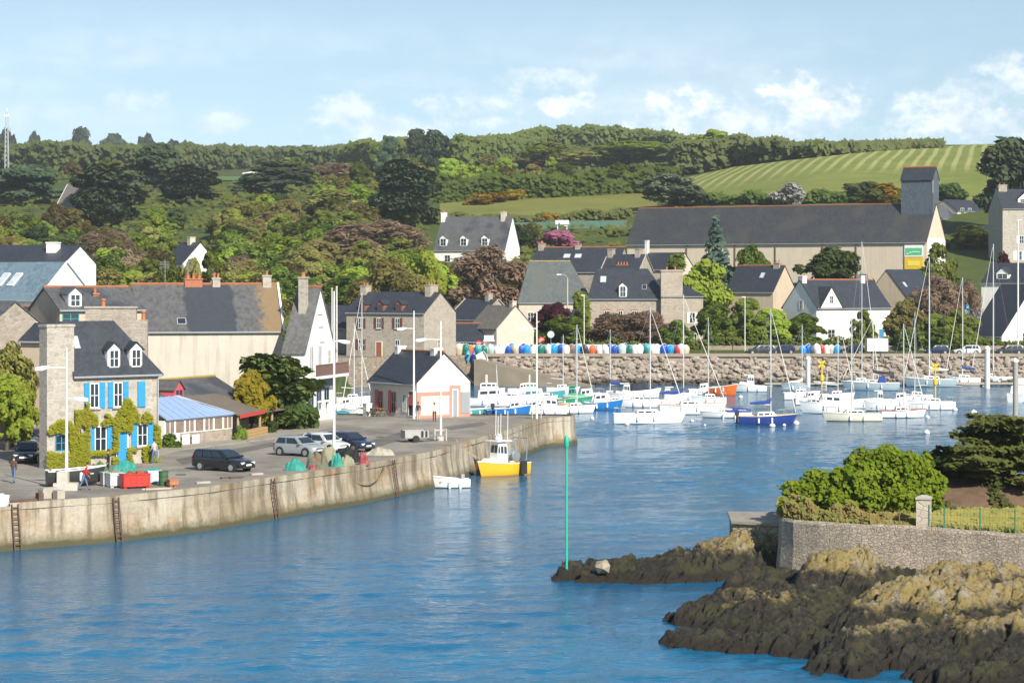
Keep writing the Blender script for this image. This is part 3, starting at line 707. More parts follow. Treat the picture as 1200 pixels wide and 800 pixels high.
def house(name, label, A, B, D, eave, ridge, wall, roof, z0=None, hipL=0, hipR=0, ridge_m=None, chim=(), feats=(), gut=True, ov=.25, cat='house', base=None, verge=None, group=None):
    a, b = Vector((X(*A), A[1], 0)), Vector((X(*B), B[1], 0)); d = b-a; L = d.length
    if z0 is None: z0 = min(terr(a.x, a.y), terr(b.x, b.y)) - .3
    root = empty(name, (a.x, a.y, z0), math.atan2(d.y, d.x), label, cat, group)
    e, r = eave-z0, ridge-z0
    wb = MB()
    if hipL and hipR: wb.box(0, L, 0, D, -1, e)
    else:
        vs = []
        for x, hip in ((0, hipL), (L, hipR)): vs += [(x,0,-1),(x,D,-1),(x,D,e),(x,D/2,e if hip else r-.12),(x,0,e)]
        wb.add(vs, [(0,1,2,3,4),(5,9,8,7,6)] + [(i,(i+1)%5,5+(i+1)%5,5+i) for i in range(5)])
    wb.build('wall', wall, root)
    rm, rl, rr = roof_mesh(L, D, e, r, hipL, hipR, ov)
    ro = rm.build('roof', roof, root)
    if ridge_m:
        MB().tube([(rl[0],rl[1],rl[2]),(rr[0],rr[1],rr[2])], .13, 6).build('ridge', ridge_m, ro)
    if verge:
        vb = MB()
        for x in (-.13, L+.13):
            for s_ in (-1, 1):
                vb.tube([(x, D/2, r+.1), (x, D/2+s_*(D/2+ov), e-ov*(r-e)/(D/2)+.1)], .1, 4)
        vb.build('verge', verge, ro)
    if gut:
        sl = (r-e)/(D/2); zz = e-ov*sl-.02
        MB().tube([(-.1,-ov-.03,zz),(L+.1,-ov-.03,zz)], .075, 6).build('gutter', ZINC, root)
    for c in chim:                       # (x, w, d, height above ridge, material, y or None, pots)
        x, w_, d_, h, m, y, pots = (list(c)+[None]*7)[:7]
        y = D/2 if y is None else y
        zb = r - abs(y-D/2)*(r-e)/(D/2) - max(w_,d_)*1.3
        top = r+h
        cb = MB().box(x-w_/2, x+w_/2, y-d_/2, y+d_/2, zb, top); cb.box(x-w_/2-.07, x+w_/2+.07, y-d_/2-.07, y+d_/2+.07, top, top+.14)
        co = cb.build('chimney', m or GRAN, ro)
        for k in range(pots or 0):
            xx, yy = (x-w_/2+w_*(k+.5)/pots, y) if w_ > d_ else (x, y-d_/2+d_*(k+.5)/pots)
            MB().lathe([(.13,0),(.11,.3),(.14,.34),(.14,.42)], 8).build('chimney_pot', POT, co, loc=(xx, yy, top+.14))
    for ft in feats:
        k = ft[0]
        if k == 'win': window(root, fmat(L,D,ft[1]), *ft[2:6], **(ft[6] if len(ft) > 6 else {}))
        elif k == 'door': door(root, fmat(L,D,ft[1]), *ft[2:6], ft[6])
        elif k == 'dorm':                 # x, width, z of the sill above eave plane, height, wall mat, frame mat
            x, w_, zs, h, wm, fm = ft[1:7]; slp = (r-e)/(D/2)
            yf = zs/slp + .05; zt = e+zs+h; yb = min(D/2-.1, (zs+h)/slp+.3)
            rise = w_*.42
            dm = MB(); dm.add([(x-w_/2,yf,e+zs-.3),(x+w_/2,yf,e+zs-.3),(x+w_/2,yf,zt),(x,yf,zt+rise),(x-w_/2,yf,zt), (x-w_/2,yb,e+zs-.3),(x+w_/2,yb,e+zs-.3),(x+w_/2,yb,zt),(x,yb,zt+rise),(x-w_/2,yb,zt)],
                   [(0,1,2,3,4),(5,9,8,7,6)]+[(i,(i+1)%5,5+(i+1)%5,5+i) for i in range(5)])
            dob = dm.build('dormer', wm, ro)
            yr = min(D/2, (zs+h+rise)/slp+.3)
            rb = MB()
            for s_ in (-1, 1):
                p = [(x, yf-.15, zt+rise+.1), (x+s_*(w_/2+.15), yf-.15, zt-.06), (x+s_*(w_/2+.15), yb+.1, zt-.06), (x, yr, zt+rise+.1)]
                rb.add(p+[(q[0],q[1],q[2]-.08) for q in p], [(0,1,2,3),(4,7,6,5),(0,4,5,1),(1,5,6,2),(2,6,7,3),(3,7,4,0)])
            rb.build('dormer_roof', roof, ro)
            window(ro, Matrix.Translation((x, yf-.01, e+zs)), 0, .05, w_*.78, h-.1, frame=fm)
        elif k == 'sky':                  # skylight on the front slope
            x, t_, w_, h, m = ft[1:6]; slp = (r-e)/(D/2); an = math.atan(slp)
            mt = Matrix.Translation((x, D/2*t_, e+(r-e)*t_+.07)) @ Matrix.Rotation(an, 4, 'X')
            so = MB().box(-w_/2, w_/2, -h/2, h/2, -.03, .09, mt).build('skylight', ft[6] if len(ft) > 6 else ZINC, ro)
            MB().box(-w_/2+.08, w_/2-.08, -h/2+.08, h/2-.08, .08, .105, mt).build('pane', m, so)
        elif k == 'box':                  # name, material, x0..z1 in the house's own frame
            MB().box(*ft[3:9]).build(ft[1], ft[2], root)
        elif k == 'mesh': ft[1](root, L, D, e, r)
    if base: MB().box(-.04, L+.04, -.04, D+.04, -.9, base[0]).build('plinth', base[1], root)
    return root, L, D, e, r
def zz(row, Y, z0): return zr(row, Y) - z0
SKYL = glass('skylight_glass', (.45,.50,.54), .15)
BLUE = paint((.03,.27,.52), 'shutter_blue', .5, 0)
BROWN = paint((.13,.05,.035), 'shutter_brown', .6, 0)
# --- 1 ivy covered stone house with the blue shutters
def ivy_house_extra(root, L, D, e, r):
    MB().box(-2.1, .02, -.06, 1.0, -1, r-.3).box(-2.16, .08, -.12, 1.06, r-.3, r-.12).build('chimney_breast', GREYST, root)
    mt = fmat(L, D, 'F')
    # left wall window in the chimney breast, facing the street
    m2 = Matrix.Translation((-2.1,-.06,0))
    window(root, m2, 1.12, 1.15, 1.0, 1.15, frame=BLUE, sill=GREYST)
    MB().tube([(L-.12,-.1,-.1),(L-.12,-.1,e-.3)], .05, 6).build('downpipe', ZINC, root)
z1 = QZ
ivy, L1, D1, e1, r1_ = house('stone_house', 'grey stone house with blue shutters, two white dormers and vine on its front', (86,160.5), (186,165), 3.7, zr(434,161), zr(377,163), GREYST, SL_D, z1, hipR=2.6,
    feats=[('win','F',L_*7.05,4.05,.75,1.75,dict(shutters=BLUE,sw=.42,sill=GREYST,lintel=GRAN)) for L_ in (.235,.505)] +
          [('box','shutter',BLUE,5.15,5.75,-.1,-.03,4.0,5.8),
           ('win','F',2.15,1.0,.95,1.75,dict(shutters=BLUE,sw=.45,sill=GREYST)), ('win','F',5.55,1.2,.85,1.6,dict(shutters=BLUE,sw=.45,sill=GREYST)),
           ('door','F',3.85,.08,.85,2.2,BLUE),
           ('dorm',3.3,1.0,.1,1.35,WHITE,WHITE),('dorm',5.1,1.0,.1,1.35,WHITE,WHITE),
           ('sky',.75,.55,.5,1.0,SKYL),('mesh',ivy_house_extra)])
# --- 2 buildings behind it
house('slate_house', 'slate house with a white dormer and teal window just behind the vine house', (70,192), (168,196), 7, zr(362,193), zr(337,193), TAN, SL_G, QZ, ridge_m=RIDGE,
    feats=[('dorm',1.5,1.15,.15,1.15,WHITE,WHITE),('win','F',.95,zz(380,193,QZ),1.5,.95,dict(frame=paint((.05,.30,.30),'teal_paint')))], chim=[(4.0,.5,.5,-.6,BRICKR,2.2,1)])
def gable_wall_extra(root, L, D, e, r):
    pass
gw = empty('gable_wall', (X(100,177),177,QZ), .06, 'rough granite wall end with stepped top rising behind the vine house', 'wall')
L_ = X(172,177)-X(100,177); h_ = zr(361,177)-QZ
MB().box(0, L_*.82, 0, .7, -.5, h_).box(L_*.82, L_, 0, .7, -.5, h_-.9).build('wall', GRAN, gw)
MB().box(-.08, L_*.84, -.1, .8, h_, h_+.13).build('coping', GREYST, gw)
MB().lathe([(.16,0),(.14,.4),(.2,.45),(.2,.6)], 10).build('chimney_pot', POT, gw, loc=(L_*.28,.35,h_+.13))
MB().lathe([(.16,0),(.14,.5),(.2,.55),(.2,.7)], 10).build('chimney_pot', POT, gw, loc=(L_*.93,.35,h_-.9))
# --- 3 long building with the blank stained wall
def slate_patch(name, base, mid, lich, x_mid, x_l):
    if name in _mats: return _mats[name]
    m = slate(name, base, lichen=(.17,.15,.11), llo=.62); nt = m.node_tree; t = NT(nt); b = next(n for n in nt.nodes if n.type == 'BSDF_PRINCIPLED')
    src = b.inputs['Base Color'].links[0].from_socket; v = t.coord('Object'); sx = t.n('ShaderNodeSeparateXYZ'); t.l.new(v, sx.inputs[0])
    xx = t.math('ADD', sx.outputs[0], t.math('MULTIPLY', t.math('SUBTRACT', t.noise(v, .55, 6, .6), .5), 1.6))
    k = t.math('MULTIPLY', t.ramp(xx, x_mid[0]-.15, x_mid[0]+.15), t.ramp(xx, x_mid[1]+.15, x_mid[1]-.15))
    a = t.mix(k, src, t.mix(t.noise(v, 2.2, 6), sc(mid,.8), sc(mid,1.25)))
    if x_l: a = t.mix(t.math('MULTIPLY', t.ramp(t.math('ADD', xx, t.math('MULTIPLY', t.noise(v, 2.3, 9, .8), 5.0)), x_l+1.6, x_l+2.3), .75), a, lich)
    t.put(b.inputs['Base Color'], a)
    return m
SLP = slate_patch('patched_slate', (.082,.082,.084), (.040,.046,.058), (.25,.165,.075), (4.6,9.0), 12.0)
def long_extra(root, L, D, e, r):
    MB().tube([(L+.16,-.3,e-.1),(L+.16,D/2,r+.15)], .13, 4).build('verge', WHITE, root)
    for x in (2.9,5.0):
        mb = MB().tube([(x,D/2,r-.2),(x,D/2,r+2.3)], .03, 5)
        for k in range(5): mb.tube([(x-.45,D/2,r+1.5+.15*k),(x+.45,D/2,r+1.5+.15*k)], .014, 4)
        mb.build('aerial', STEEL, root)
house('long_house', 'long two-toned slate house with a blank rain-stained beige wall', (160,208), (330.5,211), 8.5, zr(386,210), zr(333.5,212), BEIGE, SLP, QZ, ridge_m=RIDGE, chim=[(L_,.8,.7,.75,GREYST,None,1) for L_ in (12.3,)]+[(5.5,1.6,.6,.45,BRICKR,None,3),(7.6,.7,.6,.5,GREYST,None,2)],
    feats=[('sky',4.1,.16,.85,.8,DGLASS),('mesh',long_extra)])
# --- 4 white gabled house with the balcony
def balcony_extra(root, L, D, e, r):
    mt = fmat(L, D, 'R')
    BALU = M('balcony_boards', (.17,.10,.085), .7, .2, 5)
    zf = zr(441,206)-QZ
    MB().box(-.6, D+.2, -1.3, 0, zf-.25, zf, mt).build('balcony_slab', WHITE, root)
    rl = MB(); rl.box(-.6, D+.2, -1.32, -1.24, zf+.95, zf+1.05, mt)
    for k in range(34): x = -.55+(D+.7)*k/33; rl.box(x-.07, x+.07, -1.3, -1.25, zf+.02, zf+.95, mt)
    rl.build('balustrade', BALU, root)
    for u in (1.9, 4.2): 
        window(root, mt, u, zf+.15, 1.15, 2.5, rows=0, pane=glass('grey_window_glass',(.30,.32,.33),.1))
    window(root, mt, 6.9, zf+.9, .8, 1.3)
    for u in (1.7, 3.9, 6.1): window(root, mt, u, 1.25, 1.5, 2.0, rows=0, frame=paint((.35,.42,.52),'grey_blue_paint'))
    MB().box(-.02, D-.1, -.03, .03, 3.3, zf-.26, mt).build('fascia', paint((.16,.19,.24),'slate_blue_paint'), root)
    for k in range(3):
        x = .8+2.1*k; MB().tube([(L+.02, x, r*.5),(L+.25, x, r*.5+.02)], .03, 5)
    for zz_ in (.88,.78,.66): 
        MB().box(D*.5-.7+(.88-zz_)*3, D*.5+.5+(.88-zz_)*3, -.05, .02, e+(r-e)*(zz_-.6)*2, e+(r-e)*(zz_-.6)*2+.07, mt).build('tie_plate', M('dark_tie',(.3,.3,.3)), root)
house('gabled_house', 'tall white house with a steep grey slate roof, gable and brown balcony', (331.6,206.49), (357,206), 8.6, zr(412,206), zr(336.5,209), WHITEW, slate_patch('grey_rusty_slate', (.11,.108,.105), (.10,.10,.10), (.36,.18,.06), (9,9.2), None), QZ, ridge_m=RIDGE, gut=False, ov=.15,
    chim=[(.95,.7,.7,.8,GREYST,2.8,2)], feats=[('mesh',balcony_extra)])
lw = empty('garden_wall', (X(334,204),204,QZ), 0, 'low white wall with three niches in front of the balcony house', 'wall')
p0, p1 = Vector((X(334,204),204,0)), Vector((X(389,212),212,0)); d_ = p1-p0; lw.rotation_euler.z = math.atan2(d_.y,d_.x); L_ = d_.length
mb = MB().box(0, L_, 0, .3, 0, .75)
for k in range(5): x = L_*(.36+.155*k); mb.box(x-.3, x+.3, .0, .3, .75, 1.9)
mb.box(0, L_*.36, 0, .3, .75, 1.5).box(L_*.33, L_, -.02, .32, 1.9, 2.05)
mb.build('wall', WHITEW, lw); MB().box(-.05, L_+.05, -.12, .0, -.02, .32).build('plinth', GREYST, lw)
# --- 5 the seafood bar: slate house, blue glazed lean-to, open shelter
PINKP = paint((.55,.09,.12), 'pink_red_paint', .5, 0)
bar, Lb, Db, eb, rb_ = house('slate_house', 'low slate-roofed bar with a red-framed dormer behind the blue glass lean-to', (190,186), (292,199), 7.0, zr(474,190), zr(446,192), TAN, SL_G, QZ, gut=False,
    feats=[('dorm',3.4,1.5,.25,1.1,PINKP,PINKP)], ridge_m=M('lichen_ridge',(.35,.26,.06),.9,.3,3))
la, lb = Vector((X(193,179.5),179.5,QZ)), Vector((X(272,187.5),187.5,QZ)); d_ = lb-la; Lv = d_.length
ver = empty('glass_veranda', la, math.atan2(d_.y,d_.x), 'white framed veranda with a blue translucent lean-to roof', 'veranda')
BROOF = M('blue_polycarbonate', (.27,.38,.60), .3, .08, 3)
zt, ze = zr(467,181)-QZ, zr(491,180)-QZ
v = [(-.1,-.25,ze),(Lv+.15,-.25,ze),(Lv+.15,3.2,ze),(Lv*.52,2.6,zt),(-.1,2.6,zt)]
MB().add(v+[(p[0],p[1],p[2]-.06) for p in v], [(0,1,3,4),(1,2,3),(5,9,8,6),(6,8,7),(0,5,6,1),(1,6,7,2),(4,9,5,0),(3,8,9,4),(2,7,8,3)]).build('roof', BROOF, ver)
rbm = MB()
for k in range(10):
    x = -.08+ (Lv+.1)*k/9; xt = min(x, Lv*.52); 
    rbm.tube([(x,-.26,ze+.05),(xt if x < Lv*.52 else Lv*.52+(x-Lv*.52)*.1,2.6,zt+.05)], .04, 4)
rbm.build('glazing_bar', M('grey_bar',(.35,.42,.55)), ver)
hs = .95
MB().box(0, Lv, 0, .18, 0, hs).build('plinth', stone('veranda_stone',(.36,.29,.23),(.45,.38,.31),(.4,.35,.3),.3), ver)
VGL = glass('curtained_glass', (.22,.16,.125), .15)
nwin = 7
for k in range(nwin):
    x0 = Lv*k/nwin; x1 = Lv*(k+1)/nwin
    window(ver, Matrix.Identity(4), (x0+x1)/2, hs+.01, x1-x0-.06, ze-hs-.12, pane=VGL, bars=0 if k%2 else 1, rows=0)
MB().box(-.1,.0,-.05,3.,0,ze-.1).box(Lv-.1,Lv-.02,.2,3.,0,ze-.3).build('side_wall', WHITE, ver)
for k in range(3):
    pw = MB(); x = .6+1.3*k
    for j in range(5): pw.box(x+.2*j, x+.2*j+.13, -.32, -.27, .1, 1.0-.1*k)
    pw.box(x, x+.95, -.27, -.24, .25, .35).box(x, x+.95, -.27, -.24, .7, .8)
    tag(pw.build('pallet_screen', WHITE), ['white slatted screen leaning at the left end of the veranda plinth','white slatted screen against the middle of the veranda plinth','lowest white slatted screen, furthest right along the veranda plinth'][k], 'screen', 'white slatted screens by the veranda').matrix_world = Matrix.Translation(la) @ Matrix.Rotation(ver.rotation_euler.z, 4, 'Z')
sa, sb = Vector((X(274,187.5),187.5,QZ)), Vector((X(334,203),203,QZ)); d_ = sb-sa; Ls = d_.length
sh = empty('open_shelter', sa, math.atan2(d_.y,d_.x), 'open timber shelter with a brown sheet roof and red awning trim', 'shelter')
hz_ = zr(480,190)-QZ
SHR = M('brown_sheet_roof', (.16,.13,.10), .9, .25, 1.2, c2=(.10,.09,.07))
v = [(-.2,-.5,hz_-.25),(Ls+.5,-.5,hz_-.6),(Ls+.3,4,hz_+.9),(-.2,4,hz_+1.25)]
MB().add(v+[(p[0],p[1],p[2]-.09) for p in v], [(0,1,2,3),(4,7,6,5),(0,4,5,1),(1,5,6,2),(2,6,7,3),(3,7,4,0)]).build('roof', SHR, sh)
for x in (.15, Ls*.42, Ls*.66, Ls*.97):
    MB().tube([(x,-.3,0),(x+.03,-.3,hz_-.35-.3*x/Ls)], .11, 8).build('post', M('pale_post',(.36,.28,.2),.85,.2,5), sh)
MB().box(0, Ls, 3.6, 3.8, 0, hz_+.3).build('back_wall', M('dark_interior',(.06,.04,.03),.9), sh)  # back wall coloured dark to stand for the shelter's shaded interior
MB().box(-.1, Ls*.45, -.62, -.54, hz_-.55, hz_-.25).build('awning', paint((.50,.05,.04),'awning_red',.8,0), sh)
pb = MB()
for k in range(3): pb.box(.1, Ls*.42, -1.0, -.45, .03+.24*k, .25+.24*k)
tag(pb.build('planter', M('planter_wood',(.46,.30,.12),.8,.2,5)), 'yellowish wooden planter standing before the open shelter', 'planter').matrix_world = Matrix.Translation(sa) @ Matrix.Rotation(sh.rotation_euler.z, 4, 'Z')
# --- 7 the harbour office at the tip of the quay
PINKB = M('pink_granite_trim', (.56,.25,.19), .85, .15, 4)
GREYD = paint((.28,.30,.32), 'grey_door_paint', .6, 0)
def port_extra(root, L, D, e, r):
    mt = fmat(L, D, 'R'); b = MB()
    b.box(.02,.42,-.06,.02,.0,2.45,mt); b.box(.42,D-2.4,-.05,.02,2.1,2.45,mt)
    b.box(D-2.4,D-2.05,-.06,.02,.0,3.0,mt); b.box(D-2.05,D-1.5,-.06,.02,2.65,3.0,mt); b.box(D-1.5,D-1.15,-.06,.02,0,3.0,mt)
    b.box(D-1.15,D-.02,-.045,.02,0,.3,mt); b.box(.42,D-2.4,-.045,.02,0,.22,mt)
    b.build('stone_trim', PINKB, root)
    door(root, mt, D-1.78, .02, .5, 2.55, GREYD)
    MB().box(D-1.1,D-.08,-.07,.02,.35,2.35,mt).build('shutter', GREYD, root)
    MB().box(.5,D-2.5,-.03,.02,.25,2.05,mt).build('panel', M('cream_panel',(.72,.58,.50),.8), root)
    window(root, mt, D-3.9, 2.75, .3, .45, rows=0)
    mf = fmat(L, D, 'F')
    for u in (1.9, 4.3):
        f = window(root, mf, u, .35, .85, 2.0, frame=PINKB, rows=1)
        MB().box(u-.95,u-.5,-.1,-.03,.3,2.45,mf).build('shutter', paint((.60,.12,.10),'shutter_red',.6,0), f)
    window(root, mf, 6.2, .5, .6, 1.7)
    f = window(root, mf, 7.5, .15, 1.25, 2.4, rows=1, bars=0)
    MB().box(7.1,7.9,-.09,-.06,1.2,2.2,mf).build('poster', paint((.62,.10,.06),'poster_red',.7,0), f)
    v = [(1.5,-.3,e-.1),(4.6,-.3,e-.1),(3.05,-.3,e+1.15),(3.05,D*.35,e+1.25)]
house('harbour_office', 'small white gabled harbour office with pink stone trim on the quay tip', (434,224.5), (488.5,217.7), 6.1, zr(447,218), zr(413,219.5), render_wall('greyish_white_render',(.66,.63,.58),(.5,.46,.4),.3), SL_D, QZ, ridge_m=RIDGE, ov=.35,
    chim=[(.6,.6,.9,.35,WHITEW,None,0),(7.0,.75,.9,.25,WHITEW,None,0)], feats=[('mesh',port_extra)])
# --- 8 granite house of three storeys, and its neighbours above the retaining wall
DOORB = paint((.30,.10,.04), 'door_brown', .6, 0)
tgw = []
for u in (2.6, 5.9, 9.2):
    tgw += [('win','F',u,4.2,.85,1.55,dict(shutters=BROWN if u < 9 else BROWN,sw=.42,sill=GREYST)), ('dorm',u+.1,1.15,.1,1.15,paint((.24,.09,.06),'dormer_red_brown',.7,0),BROWN)]
tgw += [('win','F',2.6,1.0,.85,1.5,dict(shutters=BROWN,sw=.42)), ('door','F',5.9,.05,1.0,2.1,DOORB), ('win','F',9.2,1.0,.85,1.5,{}), ('win','R',4.2,1.3,.8,1.2,{})]
house('granite_house', 'tall granite house with brown shutters and three dormers above the harbour wall', (406,349), (497,342), 9.0, zr(366,344), zr(342.5,345), GRAN2, SL_D, PZ, chim=[(.5,1.0,1.6,.9,GRAN2,None,2),(12.4,1.0,2.2,1.0,GRAN2,None,3)], feats=tgw)
house('slate_house', 'dark slate house half hidden between the granite house and the cream gable', (524,374), (562,369), 8.5, zr(374,370), zr(351,372), GRAN, SL_D, PZ, verge=GREYST, chim=[(5.3,.8,1.0,.9,GRAN,None,2)])
house('slate_shed', 'low slate-roofed shed with an orange ridge beside the cream gable', (511,361), (567,359), 5.2, zr(399,360), zr(379,362), PINKC, SL_D, PZ, ridge_m=RIDGE, cat='shed', feats=[('win','F',2.0,.9,1.1,.9,{}),('win','F',5.3,.6,1.6,1.3,{})])
house('cream_house', 'cream rendered house with a blank gable beside the row of dinghies', (550,363), (582,357.5), 7.4, zr(384,358.5), zr(358,360), PINKC, SL_BR, PZ, chim=[(6.4,.8,.8,.6,PINKC,None,1)], gut=False)
house('stone_cottage', 'stone cottage with a dark slate roof at the left of the granite house', (372,362), (404,360), 7, zr(383,361), zr(358,361), GRAN, SL_D, 3.6)
# --- 10, 11 houses behind the dinghies
house('hipped_house', 'big cream house under a greenish hipped slate roof', (608,392), (694,392), 10, zr(353,392), zr(306,392), CREAM, SL_GR, PZ, hipL=1.8, hipR=3.6, ridge_m=M('mossy_ridge',(.33,.27,.10),.9,.25,3), feats=[('win','F',2,4.5,1,1.5,{}),('win','F',6,4.5,1,1.5,{}),('win','F',10,4.5,1,1.5,{}),('win','F',4,1.2,1,1.5,{})])
house('slate_house', 'stone range with a slate roof, one skylight and white dormer behind the bare shrubs', (690,385), (780,383.5), 9, zr(349,384), zr(315,384), GRAN2, SL_D, PZ, hipR=3.2, hipL=.8,
    feats=[('win','F',u,4.6,.8,1.75,dict(lintel=BRICKR,sill=GREYST)) for u in (3.0,5.3,7.6,11.8)]+[('win','F',u,1.0,.8,1.75,{}) for u in (3.0,5.3,7.6)]+[('dorm',5.7,1.3,.1,1.9,WHITE,WHITE),('sky',2.2,.62,1.0,1.4,SKYL),('sky',9.2,.35,.8,1.1,DGLASS)])
def big_chim(root, L, D, e, r):
    MB().box(-.2, 3.4, -.12, 1.6, -.5, zr(318,382)-PZ).box(-.3, 3.5, -.22, 1.7, zr(318,382)-PZ, zr(316,382)-PZ).build('chimney_breast', GRAN2, root)
    for k in range(2): MB().lathe([(.15,0),(.13,.35),(.17,.4),(.17,.5)], 8).build('chimney_pot', POT, root, loc=(.8+1.4*k,.7,zr(316,382)-PZ))
house('granite_house', 'square granite house with a massive front chimney stack', (776,382.5), (824,382.5), 8.5, zr(347,382), zr(335,384), GRAN2, SL_D, PZ, hipR=2.5,
    feats=[('mesh',big_chim),('win','F',5.0,4.3,.95,1.8,dict(shutters=WHITE,sw=.35)),('win','F',5.3,1,.95,1.6,{})])
house('terrace_house', 'long dark slate roof with two white skylights and brick ridge behind the hipped roof', (620,427), (722,421), 9.5, zr(318,423), zr(289.5,424), GRAN, SL_D, ridge_m=RIDGE, chim=[(.8,1.0,1.4,.7,GRAN,None,2),(8,1.0,1.0,.5,GRAN,None,1)], feats=[('sky',6.4,.62,1.3,1.1,SKYL),('sky',8.6,.62,1.3,1.1,SKYL)])
house('stone_house', 'small stone house with coped gables and red chimney pots, behind the slate range', (704,408), (748,405), 7, zr(318,406), zr(298,407), GRAN, SL_D, verge=GREYST, chim=[(.6,.9,1.5,.9,GRAN,None,0),(5.8,.9,1.5,.9,GRAN,None,0),(3.6,2.2,.6,-1.9,BRICKR,1.4,4)])
house('stone_house', 'dim stone house between the two terrace roofs with one white chimney', (745,425), (790,420), 7, zr(315,422), zr(296,422), CREAM, SL_D, chim=[(.2,.6,.6,2.2,WHITEW,None,0)])
# --- 12 the great shed with the slate-hung tower
SHEDS = slate('shed_slate', (.042,.044,.048), c2=(.060,.058,.055), lichen=(.12,.105,.06), llo=.6)
TOWS = slate('tower_slate', (.075,.092,.115), c2=(.085,.10,.12), row=.3)
def shed_extra(root, L, D, e, r):
    x0, x1, y0, y1 = L-6.7, L+.02, 3.6, 6.8
    ze, zt = zr(208,452)-root.location.z, zr(195,452)-root.location.z
    tw = MB(); ym = (y0+y1)/2
    vs = []
    x1 = L-.06; rz_ = lambda y: e+(r-e)*(1-abs(y-D/2)/(D/2))-.4
    for x in (x0, x1): vs += [(x,y0,rz_(y0)),(x,y1,rz_(y1)),(x,y1,ze),(x,ym,zt),(x,y0,ze)]
    tw.add(vs, [(0,1,2,3,4),(5,9,8,7,6)]+[(i,(i+1)%5,5+(i+1)%5,5+i) for i in range(5)])
    t_ = tw.build('tower', TOWS, root)
    rm, rl, rr = roof_mesh(x1-x0, y1-y0, ze, zt, ov=.3, x0=x0, y0=y0); rm.build('tower_roof', SL_D, t_)
    MB().tube([rl, rr], .2, 6).build('ridge', RIDGE, t_)
    MB().box(x1-.1,x1+.06,y0-.1,y0+.05,ze-3,ze-.4).build('corner_strip', ZINC, t_)
    for x in (14, 25, 34, 44.3, 51.5): MB().tube([(x,-.12,0),(x,-.12,e-.3)], .12, 6).build('downpipe', M('rust_pipe',(.16,.09,.06)), root)
    mt = fmat(L, D, 'R'); zb = zr(313,452)-root.location.z
    SW_ = paint((.82,.82,.84), 'sign_white', .5, 0); SB = paint((.05,.06,.13), 'sign_navy', .5, 0)
    s_ = MB().box(.4, D-.5, -.1, -.02, zb, zb+5.6, mt).build('sign_panel', SW_, root)
    lb_ = MB()
    for row_, xs_ in ((3.4,[(3.2,3.8),(3.95,4.5),(4.65,5.3),(5.4,6.0)]),(2.55,[(2.7,3.4),(3.5,4.2),(4.35,4.9),(5.0,5.75),(5.9,6.6)])):
        for a_, b_ in xs_: lb_.box(a_, b_, -.14, -.1, zb+row_, zb+row_+.6, mt)
    lb_.build('lettering', SB, s_)
    mf = fmat(L, D, 'F')
    zg = zr(301,452)-root.location.z
    g = MB().box(L-4.5, L-.7, -.25, -.1, zg, zg+2.3, mf).build('sign_panel', SW_, root)
    gb = MB(); gb.box(L-4.3, L-.9, -.29, -.25, zg+.35, zg+1.75, mf); gb.build('logo', paint((.10,.50,.20),'logo_green',.5,0), g)
    ar = MB()
    for i in range(5):
        t0 = i/5; ar.box(L-4.1+2.9*t0, L-4.1+2.9*t0+.45, -.33, -.29, zg+.55+.28*i-.05*i*i, zg+.72+.28*i-.05*i*i, mf)
    ar.build('lettering', SW_, g)
    y_ = MB().box(L-4.5, L-.7, -.25, -.1, zg-2.4, zg-.1, mf).build('sign_panel', paint((.75,.50,.03),'sign_yellow',.5,0), root)
    MB().box(L-3.9, L-1.4, -.29, -.25, zg-1.75, zg-.8, mf).build('logo', paint((.85,.68,.12),'sign_pale_yellow',.5,0), y_)
house('shed', 'huge warehouse with a slate-hung tower, orange ridge and sign boards at its gable', (735,484), (1086,450), 10.4, zr(281,450), zr(238,453), SHEDW, SHEDS, ridge_m=RIDGE, cat='warehouse', feats=[('mesh',shed_extra)], ov=.4)
# --- 13 house on the hill
house('slate_house', 'white-fronted slate house with three dormers high among the trees', (509,563), (592,556), 9.5, zr(291,558), zr(253.5,560), WHITEW, SL_G, chim=[(.5,1.0,1.6,1.0,WHITEW,None,2),(16.4,1.0,1.6,1.0,CREAM,None,2)], ov=.35,
    feats=[('dorm',u,1.9,.6,1.9,WHITE,WHITE) for u in (2.2,7.6,13.2)]+[('win','F',3.5,.6,1.5,1.7,{}),('win','F',10.5,.6,1.5,1.7,{})])
